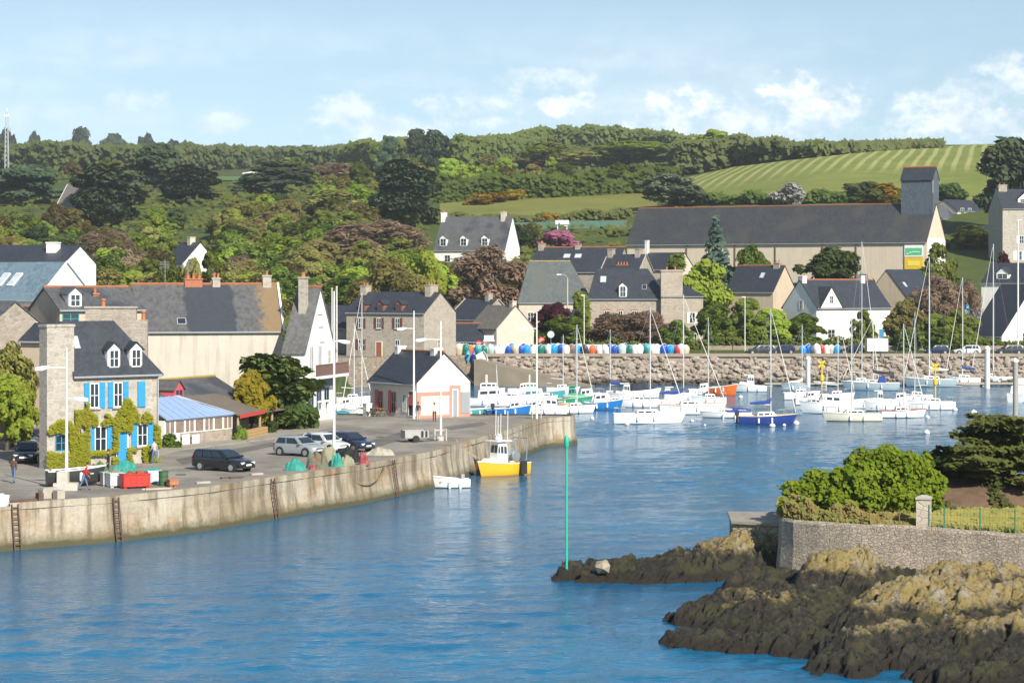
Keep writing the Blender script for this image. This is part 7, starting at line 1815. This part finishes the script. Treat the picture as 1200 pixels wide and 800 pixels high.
heap('fishing_nets','small turquoise net heap in front of the cream nets',395,546.5,.9,.8,.9,TEALN,6,group='net heaps on the quay')
heap('tarpaulin','black tarpaulin draped over gear right of the cream nets',408,541,1.9,1.3,1.05,BLK,7,'tarpaulin')
heap('net_sack','cream sack of netting in front of the black tarpaulin',407,545.5,1.1,.8,.75,CRN,8,'sack')
heap('net_sack','pinkish red net sack right of the cream sack',426,544.5,.7,.7,.95,REDN,9,'sack')
heap('net_sack','small red net bundle under the mixed nets',366,550,.45,.4,.35,REDN,10,'sack')
heap('rubble_heap','low heap of pale stones right of the dark blue car',446,533,2.3,1.4,.6,M('pale_stone_heap',(.42,.38,.31),.95,.3,3,bump=.9),12,'stone heap')
def crate(label, px, row, w, d, h, m, head=40, fill=None, legs=False, cat='crate', name='fish_crate'):
    root = empty(name, on(px, row, QZ), R(head), label, cat); t = .06
    mb = MB().box(-w/2,w/2,-d/2,-d/2+t,.12,h).box(-w/2,w/2,d/2-t,d/2,.12,h).box(-w/2,-w/2+t,-d/2+t,d/2-t,.12,h).box(w/2-t,w/2,-d/2+t,d/2-t,.12,h).box(-w/2+t,w/2-t,-d/2+t,d/2-t,.12,.2)
    for i in range(max(2,int(w/.35))):
        x = -w/2+.1+(w-.2)*i/max(1,int(w/.35)-1); mb.box(x-.03,x+.03,-d/2-.035,-d/2,.2,h-.05)
    mb.box(-w/2-.03,w/2+.03,-d/2-.04,d/2+.04,h,h+.06)
    mb.build('body', m, root)
    MB().box(-w/2+.05,-w/2+.25,-d/2+.1,d/2-.1,0,.12).box(w/2-.25,w/2-.05,-d/2+.1,d/2-.1,0,.12).build('skid', m, root)
    if fill:
        rs = random.Random(int(px)); fb2 = MB()
        for _ in range(9): boulder(fb2, (rs.uniform(-w*.35,w*.35), rs.uniform(-d*.3,d*.3), h+rs.uniform(-.02,.14)), rs.uniform(.14,.26), rs)
        tag(fb2.build('gear_pile', fill), 'loose floats and gear heaped in the '+label.split(' standing')[0], 'gear').matrix_world = root.matrix_world if False else Matrix.Translation(root.location) @ Matrix.Rotation(R(head),4,'Z')
    return root
crate('white fish crate standing left of the red crate', 135, 570.5, .95, .9, .85, paint((.62,.66,.72),'crate_white',.6,0), 30, CRN)
crate('pale grey crate standing at the bow of the quay boat', 123.5, 569.5, .5, .6, .85, paint((.48,.46,.42),'crate_grey',.7,0), 30)
crate('long red crate standing between the white crates', 158, 571.5, 1.75, .9, .85, paint((.50,.03,.02),'crate_red',.6,0), 28, ORN)
crate('white crate standing right of the red crate with green net on top', 179, 566.5, .9, .8, .8, paint((.62,.66,.72),'crate_white',.6,0), 30, TEALN)
br_ = empty('barrel', on(191.5, 569, QZ), 0, 'dark green barrel standing right of the crates', 'barrel')
MB().lathe([(.27,0),(.29,.03),(.31,.3),(.30,.62),(.31,.9),(.285,.93)], 16).build('body', paint((.05,.12,.05),'barrel_green',.6,0), br_, smooth=True)
for z_ in (.28,.6,.9): MB().lathe([(.315,0),(.33,.02),(.315,.04)], 16).build('hoop', paint((.03,.09,.04),'hoop_green',.6,0), br_, loc=(0,0,z_))
crate('small orange-brown crate right of the green barrel', 202, 570, .6, .5, .42, paint((.42,.17,.09),'crate_orange',.7,0), 35)
o = MB().box(-.9,.9,-.06,.06,0,.07).box(-.7,1.0,-.22,-.1,0,.07).box(-.8,.8,.1,.2,.0,.07).build('timber_planks', M('plank',(.50,.42,.32),.85,.2,5), loc=on(182,573,QZ), rot=(0,0,R(30))); tag(o, 'pale planks on the ground before the crates', 'planks')
def slab(name, label, px, row, boxes, m, head=38, cat='block'):
    mb = MB()
    for b_ in boxes: mb.box(*b_)
    return tag(mb.build(name, m, loc=on(px,row,QZ), rot=(0,0,R(head))), label, cat)
CBK = M('block_concrete',(.42,.38,.32),.95,.2,2,bump=.5)
slab('concrete_block','wide grey concrete block left of the lamp post foot',57,583,[(-.55,.55,-.35,.35,0,.55),(-.45,.45,-.3,.3,.55,.62)],CBK)
slab('concrete_block','smaller concrete block against the lamp post foot',69,584,[(-.25,.25,-.3,.3,0,.5)],CBK)
slab('rusty_iron','rusty iron beams and plates on the quay edge at the left',30,588,[(-1.2,1.0,-.1,.1,0,.16),(-.6,1.1,.2,.34,0,.12),(.7,1.0,-.3,.3,.0,.5),(-1.0,-.2,-.4,-.2,0,.08)],IRON,30,'scrap iron')
slab('rusty_iron','flat rusty plates beside the black estate car',272,560,[(-.8,.8,-.2,.2,0,.08),(-.3,.5,-.5,-.25,0,.1)],IRON,30,'scrap iron')
slab('stone_slab','pale stone slab on the quay left of the rusty plates',237,566,[(-.5,.5,-.2,.2,0,.12)],CBK)
slab('stone_slab','pale stone slab on the quay under the estate car bonnet',300,556,[(-.45,.45,-.2,.2,0,.12)],CBK)
qb, hq = motorboat('black and white open workboat set down on the quay by the lamp post', 88, 60, 20, row=620, hull=paint((.035,.038,.04),'workboat_black',.5,.1), stripe=WHITE, style='none', fb=.62, L=3.7, B=1.5, name='workboat'); qb.location = on(88, 570, QZ)+Vector((0,.4,.38))
MB().box(-.2,.05,-.62,.62,.34,.4).box(.75,1.0,-.5,.5,.4,.46).build('thwart', WHITE, qb)
gt = empty('grey_trailer', on(486, 517.5, QZ), R(20), 'grey box trailer with a drawbar standing on the quay', 'trailer')
MB().box(-1.0,1.0,-.6,-.55,.35,.95).box(-1.0,1.0,.55,.6,.35,.95).box(-1.0,-.95,-.55,.55,.35,.95).box(.95,1.0,-.55,.55,.35,.95).box(-.95,.95,-.55,.55,.3,.36).build('body', M('trailer_grey',(.40,.39,.38),.5,.1,metal=.3), gt)
MB().box(.35,.55,-.63,-.6,.4,.9).box(.7,.88,-.63,-.6,.4,.9).build('dark_hole', BLACK, gt); MB().tube([(1.0,0,.4),(2.3,0,.45)],.05,6).tube([(1.0,.4,.4),(1.9,0,.43)],.04,6).tube([(1.0,-.4,.4),(1.9,0,.43)],.04,6).build('drawbar', STEEL, gt)  # black boxes stand in for the shaded holes in the trailer side
for y in (-.68,.68): MB().tube([(-.1,y-.08,.28),(-.1,y+.08,.28)],.28,14).build('wheel', BLACK, gt)
pt0, pt2 = on(394,548.5,QZ), on(452,541.5,QZ); rp = []
for i in range(17):
    t_ = i/16; q = pt0.lerp(pt2, t_); sag = 1.45*(1-(2*t_-1)**2); nr = Vector((.75,-.66,0)); rp.append(q+nr*(.25+.20*sag)+Vector((0,0,-sag+.1)))
tag(MB().tube(rp, .045, 6).build('hanging_rope', M('rope_brown',(.20,.15,.10),.95,.2)), 'loop of brown rope hanging down the quay wall', 'rope')
pb_ = empty('picnic_table', on(442,487.5,QZ), R(-55), 'dark wooden picnic bench beside the harbour office', 'picnic table')
MB().box(-.9,.9,-.38,.38,.72,.77).build('table_top', WOOD, pb_)
for y in (-.75,.6): MB().box(-.9,.9,y,y+.2,.43,.47).build('seat', WOOD, pb_)
for x in (-.6,.6): MB().tube([(x,-.7,0),(x,-.2,.72)],.05,4).tube([(x,.7,0),(x,.2,.72)],.05,4).tube([(x,-.75,.42),(x,.75,.42)],.04,4).build('leg', WOOD, pb_)
lk = empty('locker', on(430.5,487,QZ), R(-55), 'white locker box left of the picnic bench', 'locker'); MB().box(-.35,.35,-.3,.3,0,1.15).build('body', WHITE, lk); MB().box(-.38,.38,-.33,.33,1.15,1.22).build('lid', WHITE, lk)
o = MB().box(-.5,.5,-.12,.12,0,4.2).box(-.56,.56,-.16,.16,4.2,4.32).build('gate_pillar', WHITEW, loc=on(-5,508,QZ)); tag(o, 'white rendered pillar at the left edge beside the hedge', 'pillar')
# --- plants round the houses
T('cedar',325,413,7,88,'dark spreading conifer between the bar and the balcony house',Y=202.5,z=QZ)
T('dshrub',346,446,4,44,'bushy lower conifer right of the spreading one',Y=202,z=QZ)
T('limetree',295,432,4,46,'rounded golden-green shrub in front of the dark conifer',Y=197,z=QZ)
T('shrub',198,512,1,20,'small green shrub at the left foot of the veranda',Y=178.3,z=QZ)
T('shrub',283,497,1,16,'green plant in the wooden planter',Y=187.0,z=QZ)
T('dshrub',318,508,1,14,'low shrub at the posts of the open shelter',Y=196,z=QZ)
def vine():
    rs = np.random.RandomState(4); P = []; N = []; m = ivy.matrix_world if False else Matrix.Translation(ivy.location) @ Matrix.Rotation(ivy.rotation_euler.z,4,'Z')
    holes = [(1.15,3.1,1.0,2.85),(4.6,6.5,1.15,2.9),(3.42,4.3,0,2.35)]
    def ok(u, z):
        if any(a < u < b and c < z < d for a, b, c, d in holes): return False
        top = 3.75+.45*math.sin(u*1.7+.6)+.5*(vnoise(np.array([u*1.9,2.,1.]))-.5)*2
        if u < .9: top = 3.9
        if u > 6.2: top = 2.9-.6*(u-6.2)
        if z > top: return False
        if z < .9 and vnoise(np.array([u*1.2,7.,z*.8])) < .5: return False
        if 3.1 < u < 3.45 or u < 6.4: return vnoise(np.array([u*1.5, z*1.5, 5.])) > .30
        return vnoise(np.array([u*1.5, z*1.5, 5.])) > .45
    while len(P) < 5200:
        u, z = rs.uniform(-1.1, 6.9), rs.uniform(.05, 4.6)
        if u < .05: continue
        if ok(u, z): P.append(m @ Vector((u, -.12-(.07 if u < .05 else 0)-.18*rs.rand(), z))); N.append(m.to_3x3() @ Vector((0,-1,.3)))
    while len(P) < 6900:
        u, z = rs.uniform(-2.15,.1), rs.uniform(.05,3.3)
        if -1.55 < u < -.42 and 1.05 < z < 2.42: continue
        if z > 2.4 and (z-2.4) > .8*math.sin((u+2.2)*1.35)+.25*vnoise(np.array([u*3,1.,9.])): continue
        if u < -1.5 and 1.1 < z < 2.4: continue
        P.append(m @ Vector((u, -.16-.15*rs.rand(), z))); N.append(m.to_3x3() @ Vector((0,-1,.3)))
    v, f = leaf_quads(np.array(P), np.array(N), .11, rs)
    root = empty('climbing_vine', (0,0,0), 0, 'yellow-green climbing vine covering the lower front of the stone house', 'climbing plant')
    o = bpy.data.objects.new('leaves', np_mesh('leaves', v, f, [leafmat('leaf_vine', (.33,.43,.04), (.44,.47,.07), .4, 1.2)])); col.objects.link(o); o.parent = root
    sb = MB()
    for u in (.6, 3.3, 6.55): sb.tube([m @ Vector((u,-.08,0)), m @ Vector((u+.1,-.09,1.6)), m @ Vector((u-.25,-.08,3.4))], .03, 5)
    sb.build('stem', BARK, root)
vine()
# ------------------------------------------------------------------ the garden on the point
GZ = 3.2
wall_px = [(913,604),(918,607.5),(932,609.5),(960,612),(1000,614.5),(1080,618.5),(1140,621.5),(1200,625),(1300,630),(1420,636)]
wp = [on(a, b, GZ) for a, b in wall_px]; corner = wp[1]
wp = [Vector((15.9,133,GZ)), Vector((15.0,126,GZ))] + [on(914.5,605.8,GZ)] + wp[1:]
wpd = dense(wp, .5)
GW = stone('garden_wall_stone', (.40,.325,.25), (.50,.43,.345), (.36,.30,.235), .19, bump=.9)
vs_ = []; k = 7; prof = [(.42,GZ-.05),(.42,GZ+.02),(-.02,GZ+.02),(-.10,GZ-.12),(-.12,1.8),(-.22,.6),(-.3,-1.0)]
for i, p in enumerate(wpd):
    d = wpd[min(i+1,len(wpd)-1)]-wpd[max(i-1,0)]; nrm = Vector((-d.y,d.x,0)).normalized()
    for j, (off, z) in enumerate(prof):
        jj = (vnoise(np.array([p.x*.9, z*2.1, p.y*.9]))-.5)*.12; tz = (vnoise(np.array([p.x*.7, 3., p.y*.7]))-.5)*.16
        a = p+nrm*(off+jj); vs_.append((a.x, a.y, z+(tz if z > 2.5 else 0)))
gwl = MB().add(vs_, [(i*k+j, (i+1)*k+j, (i+1)*k+j+1, i*k+j+1) for i in range(len(wpd)-1) for j in range(k-1)]).build('garden_wall', GW, fix=True)
tag(gwl, 'curved old stone wall holding up the garden above the rocks', 'wall')
lawn_pts = [(p.x+ (.25 if i < 3 else 0), p.y+(.25 if i >= 3 else 0)) for i, p in enumerate(wp)] + [(60,112),(60,139),(40,140),(16.2,134)]
lm_ = grass_mat('dry_lawn', (.29,.26,.085), (.35,.31,.11), (.19,.22,.06), scale=.6)
lw2 = MB().prism(lawn_pts, -1, GZ-.04).build('lawn', lm_); tag(lw2, 'dry yellowish lawn behind the garden wall', 'lawn', kind='structure')
rs = np.random.RandomState(9); P = []
while len(P) < 9000:
    px, y = rs.uniform(912,1230), rs.uniform(113,130); x = X(px,y); yl = np.interp(px, [q[0] for q in wall_px], [on(q[0],q[1],GZ).y for q in wall_px])
    if y > yl+.35: P.append((x, y, GZ-.02+.16*rs.rand()))
v, f = leaf_quads(np.array(P), np.tile(np.array((.3,-.9,.4)),(len(P),1)), .10, rs, 1.6)
o = bpy.data.objects.new('grass', np_mesh('grass', v, f, [leafmat('dry_grass_leaf', (.36,.32,.10), (.22,.25,.07), .3, .4)])); col.objects.link(o); tag(o, 'tufts of dry grass on the garden lawn', 'grass', kind='stuff')
P = []
while len(P) < 2600:
    px = rs.uniform(918,1075); y0 = np.interp(px, [q[0] for q in wall_px], [on(q[0],q[1],GZ).y for q in wall_px]); dy_ = rs.uniform(.2,2.4); y = y0+dy_
    nn = vnoise(np.array([px*.10,dy_*1.5,2.]))
    if nn < .35: continue
    hh = (.95*(1-(px-918)/190)+.15)*(nn-.2)*1.5*(.5+.35*dy_)
    P.append((X(px,y), y, GZ+hh*rs.rand()))
v, f = leaf_quads(np.array(P), np.tile(np.array((.2,-.8,.5)),(len(P),1)), .10, rs, 1.8)
o = bpy.data.objects.new('bramble', np_mesh('bramble', v, f, [leafmat('dry_bramble_leaf', (.26,.19,.075), (.15,.18,.045), .3, 1.3)])); col.objects.link(o); tag(o, 'dry brownish scrub along the top of the garden wall', 'scrub', kind='stuff')
# big clipped-looking bush in lumps
def bush(name, label, blobs, n_mat, size, dens, cat='shrub', stem=True, seed=3, upl=.0, coh=1.0, stretch=1.25):
    rs = np.random.RandomState(seed); bl = []
    for c, r in blobs:
        bl.append((c, (r*.8,)*3)); c = np.array(c)
        for _ in range(int(26*r)):
            d = rs.normal(0,1,3); d /= np.linalg.norm(d); d[2] = abs(d[2])*.9+.05 if rs.rand() < .75 else d[2]
            bl.append((c+d*r*rs.uniform(.78,1.08)*np.array((1,1,.85)), (r*rs.uniform(.17,.30),)*3))
    P, N = blob_points(bl, dens, rs, .6); N[:,2] += upl
    ok_ = P[:,2] > GZ-.1; P, N = P[ok_], N[ok_]
    v, f = leaf_quads(P, N, size, rs, stretch)
    root = empty(name, (blobs[0][0][0],blobs[0][0][1],GZ), 0, label, cat); off = np.array(root.location)
    o = bpy.data.objects.new('foliage', np_mesh('foliage', v-off, f, [n_mat])); col.objects.link(o); o.parent = root
    if stem:
        for c, r in blobs: MB().tube([(c[0]-off[0]-.1,c[1]-off[1],-.1),(c[0]-off[0],c[1]-off[1],c[2]-GZ+r*.3)], .09, 6, .04).build('stem', BARK, root)
    return root
def at(px, row, Y): return (X(px,Y), Y, zr(row,Y))
BUSH = leafmat('leaf_tree_mallow', (.13,.25,.022), (.25,.37,.04), .35, 1.6)
bush('shrub', 'large bright green bush in rounded lumps behind the garden wall', [(at(1040,560,123.5),1.75),(at(1000,575,122.5),1.35),(at(968,577,123),1.35),(at(948,585,122.8),1.0),(at(1072,572,124),1.5),(at(1020,588,121.5),1.05),(at(1055,590,121.6),1.0),(at(985,592,121.4),.9),(at(1012,549,124.5),1.1),(at(1068,553,125),1.2),(at(1085,590,122.5),.9)], BUSH, .10, 420)
bush('conifer_shrub', 'upright yellow-green shrub at the corner of the garden wall', [(at(926,590,122.6),.62),(at(926,574,122.7),.6),(at(931,600,122.2),.6),(at(920,598,122.5),.5)], leafmat('leaf_corner', (.17,.27,.02), (.27,.33,.03), .35, 1.5), .09, 420, seed=5)
# bank of bare earth under the cypress
n, k = 60, 30; vs_ = []
for j in range(k+1):
    for i in range(n+1):
        a, b_ = -1+2*i/n, -1+2*j/k; x, y = 24.6+6.6*a, 128.0+4.4*b_
        hh = max(0, 1-a*a*1.0-b_*b_)**.7*1.55; nn = fbm(np.array([x*.9,y*.9,1.]),3)*.22
        vs_.append((x, y, GZ-.1+hh+nn*(hh > .05)))
bk = MB().add(vs_, [(j*(n+1)+i, j*(n+1)+i+1, (j+1)*(n+1)+i+1, (j+1)*(n+1)+i) for j in range(k) for i in range(n)]).build('earth_bank', M('shaded_needles', (.135,.085,.052), .95, .35, 2.5, c2=(.085,.07,.035), bump=.8, fine=12), smooth='all', fix=False)  # needle brown darkened to carry the shade of the cypress
tag(bk, 'rounded brown earth bank under the cypress', 'bank', kind='structure')
# cypress with flat sprays
def cypress():
    rs = np.random.RandomState(12); base = Vector(at(1175,585,126.5)); base.z = GZ+1.0
    root = empty('cypress_tree', base, 0, 'dark green cypress with layered sprays leaning over the garden', 'tree')
    tb = MB(); P = []; N = []
    tb.tube([(0,0,-1.2),(.1,0,.6),(.4,.1,2.0),(.7,.2,3.3)], [.34,.28,.22,.12], 9)
    tb.tube([(.0,0,.0),(-1.0,-.2,.9),(-2.0,-.4,1.5)], [.2,.16,.08], 7)
    limbs = []
    for i in range(54):
        z0 = rs.uniform(-.3,3.5); left = rs.rand() < .66
        a = rs.uniform(2.2,4.2) if left else rs.uniform(-1.6,2.2)
        L_ = rs.uniform(2.0,4.9)*(1-.13*z0) if left else rs.uniform(1.4,3.6)*(1-.1*z0); limbs.append((z0,a,L_))
    for z0, a, L_ in limbs:
        d = Vector((math.cos(a), math.sin(a)*.8, 0)); s_ = Vector((.3*z0/3,0,z0)); e = s_+d*L_+Vector((0,0,rs.uniform(.1,.55)))
        mid = s_.lerp(e,.5)+Vector((0,0,.12)); tb.tube([s_,mid,e], [.07,.045,.015], 5)
        for _ in range(int(250*L_/3)):
            t_ = rs.uniform(.22,1.04); w_ = .62*(1.15-t_)+.16
            q = s_.lerp(e,t_)+Vector((rs.normal(0,w_*.55),rs.normal(0,w_*.55),rs.normal(0,.07)+.10*math.sin(t_*3)))
            P.append(q); N.append((d.x*.25, d.y*.25, .9))
    v, f = leaf_quads(np.array([tuple(q) for q in P]), np.array(N), .13, rs, 1.5)
    o = bpy.data.objects.new('crown', np_mesh('crown', v, f, [leafmat('leaf_cypress', (.105,.155,.04), (.185,.215,.065), .35, .8)])); col.objects.link(o); o.parent = root
    tb.build('trunk', BARK, root, smooth=True)
    for q, nm in (((-2.9,-1.6,.75),'white'),):
        pass
cypress()
bush('shrub', 'dark dense shrub between the bright bush and the cypress', [(at(1098,555,128),1.1),(at(1108,540,129),1.0),(at(1090,575,127),.9)], leafmat('leaf_dark_shrub', (.03,.055,.015), (.05,.08,.02), .2), .12, 260, seed=8)
rs = np.random.RandomState(77); P = []
while len(P) < 2600:
    x, y = rs.uniform(18.5,31), rs.uniform(122,131); a, b_ = (x-24.6)/6.6, (y-128)/4.4; r2 = a*a+b_*b_
    if r2 > 1.15 or vnoise(np.array([x*.8,y*.8,3.])) < .48: continue
    P.append((x, y, GZ-.05+max(0,1-r2)**.7*1.55+.35*rs.rand()))
v, f = leaf_quads(np.array(P), np.tile(np.array((.0,-.5,.8)),(len(P),1)), .11, rs)
o = bpy.data.objects.new('ground_cover', np_mesh('ground_cover', v, f, [leafmat('bank_leaf', (.06,.085,.025), (.12,.12,.04), .25, .7)])); col.objects.link(o); tag(o, 'dark green creepers over the brown bank', 'ground cover', kind='stuff')
# fence of thin green posts and wire, gate pillar, dead branch
gpil = empty('gate_pillar', on(1083,617.5,GZ)+Vector((0,.1,0)), R(-14), 'square weathered stone pillar standing on the garden wall', 'pillar')
MB().box(-.36,.36,-.34,.34,-.1,1.32).box(-.33,.33,-.31,.31,1.32,1.40).build('shaft', stone('pillar_stone',(.46,.40,.32),(.55,.49,.40),(.42,.37,.30),.4), gpil); MB().loft([[(-.40,-.38,1.40),(.40,-.38,1.40),(.40,.38,1.40),(-.40,.38,1.40)],[(-.40,-.38,1.5),(.40,-.38,1.5),(.40,.38,1.5),(-.40,.38,1.5)],[(-.1,-.1,1.62),(.1,-.1,1.62),(.1,.1,1.62),(-.1,.1,1.62)]]).build('cap', CBK, gpil)
FGR = paint((.04,.17,.10),'fence_green',.5,0)
def fence(name, label, pxs, post_h, mat, wires, mesh_=True):
    root = empty(name, on(pxs[0], np.interp(pxs[0],[q[0] for q in wall_px],[q[1] for q in wall_px]), GZ), 0, label, 'fence'); o0 = root.location
    pts = [on(px, np.interp(px,[q[0] for q in wall_px],[q[1] for q in wall_px]), GZ)+Vector((0,.3,0))-o0 for px in pxs]
    for q in pts: MB().tube([q+Vector((0,0,-.1)), q+Vector((0,0,post_h))], .035, 6).build('post', mat, root)
    wb = MB()
    for z in wires: wb.tube([q+Vector((0,0,z)) for q in pts], .008, 4)
    if mesh_:
        for a, b_ in zip(pts, pts[1:]):
            n_ = max(2, int((b_-a).length/.16))
            for i in range(n_): q = a.lerp(b_, i/n_); wb.tube([q+Vector((0,0,.05)), q+Vector((0,0,post_h-.08))], .005, 3)
    wb.build('wire_mesh', mat, root); return root
fence('wire_fence', 'green wire fence with thin posts right of the stone pillar', [1090,1108,1150,1191,1235], 1.15, FGR, (.1,.4,.7,1.05))
fence('wire_fence', 'rusty wire fence along the wall under the bright bush', [921,950,985,1020,1055,1076], .85, paint((.17,.10,.06),'fence_rust',.8,0), (.1,.45,.8))
gt_ = empty('garden_bench', at(1190,566,127.2), 0, 'white garden seat half hidden under the cypress', 'bench')
gt_.location.z = GZ+1.35
MB().box(-.7,.7,-.2,.2,.42,.48).build('seat', WHITE, gt_); MB().box(-.7,.7,.2,.26,.5,.95).build('backrest', WHITE, gt_)
for x in (-.6,.6): MB().box(x-.04,x+.04,-.18,.18,-.6,.42).build('leg', WHITE, gt_)
# stepped stone ledge beyond the corner of the wall
PIER = stone('pier_stone', (.36,.30,.20), (.45,.36,.22), (.25,.2,.13), .4, bump=.9)
pr = MB().prism([(11.9,124.2),(14.5,122.6),(15.2,129),(12.2,129.2)], -.5, 2.48).build('stone_ledge', PIER); tag(pr, 'old squared stone landing ledge at the corner of the garden wall', 'landing')
tag(MB().prism([(11.8,124.05),(14.5,122.5),(15.1,129.2),(12.1,129.4)], 2.484, 2.62).build('ledge_paving', PAVE), 'flat pale slab on top of the landing ledge', 'slab')
st_ = MB(); boulder(st_, (0,0,.0), .62, random.Random(2), .55); o = st_.build('loose_rock', M('pale_rock',(.36,.30,.22),.95,.25,3,bump=.8), loc=on(706,664,.75)); tag(o, 'pale loose boulder on the dark tip of the rocks', 'rock')

# ------------------------------------------------------------------ the air
hm, nt, b, o_ = mat_new('haze_air'); nt.nodes.remove(b)
pv_ = nt.nodes.new('ShaderNodeVolumePrincipled'); pv_.inputs['Density'].default_value = HAZE = .00011
pv_.inputs['Color'].default_value = (.92,.96,1,1); pv_.inputs['Anisotropy'].default_value = .2
nt.links.new(pv_.outputs[0], o_.inputs['Volume'])
hz = MB().box(-4200,4200,-400,4200,-4.5,150).build('haze', hm); tag(hz, 'thin blue summer haze', 'haze', kind='stuff')
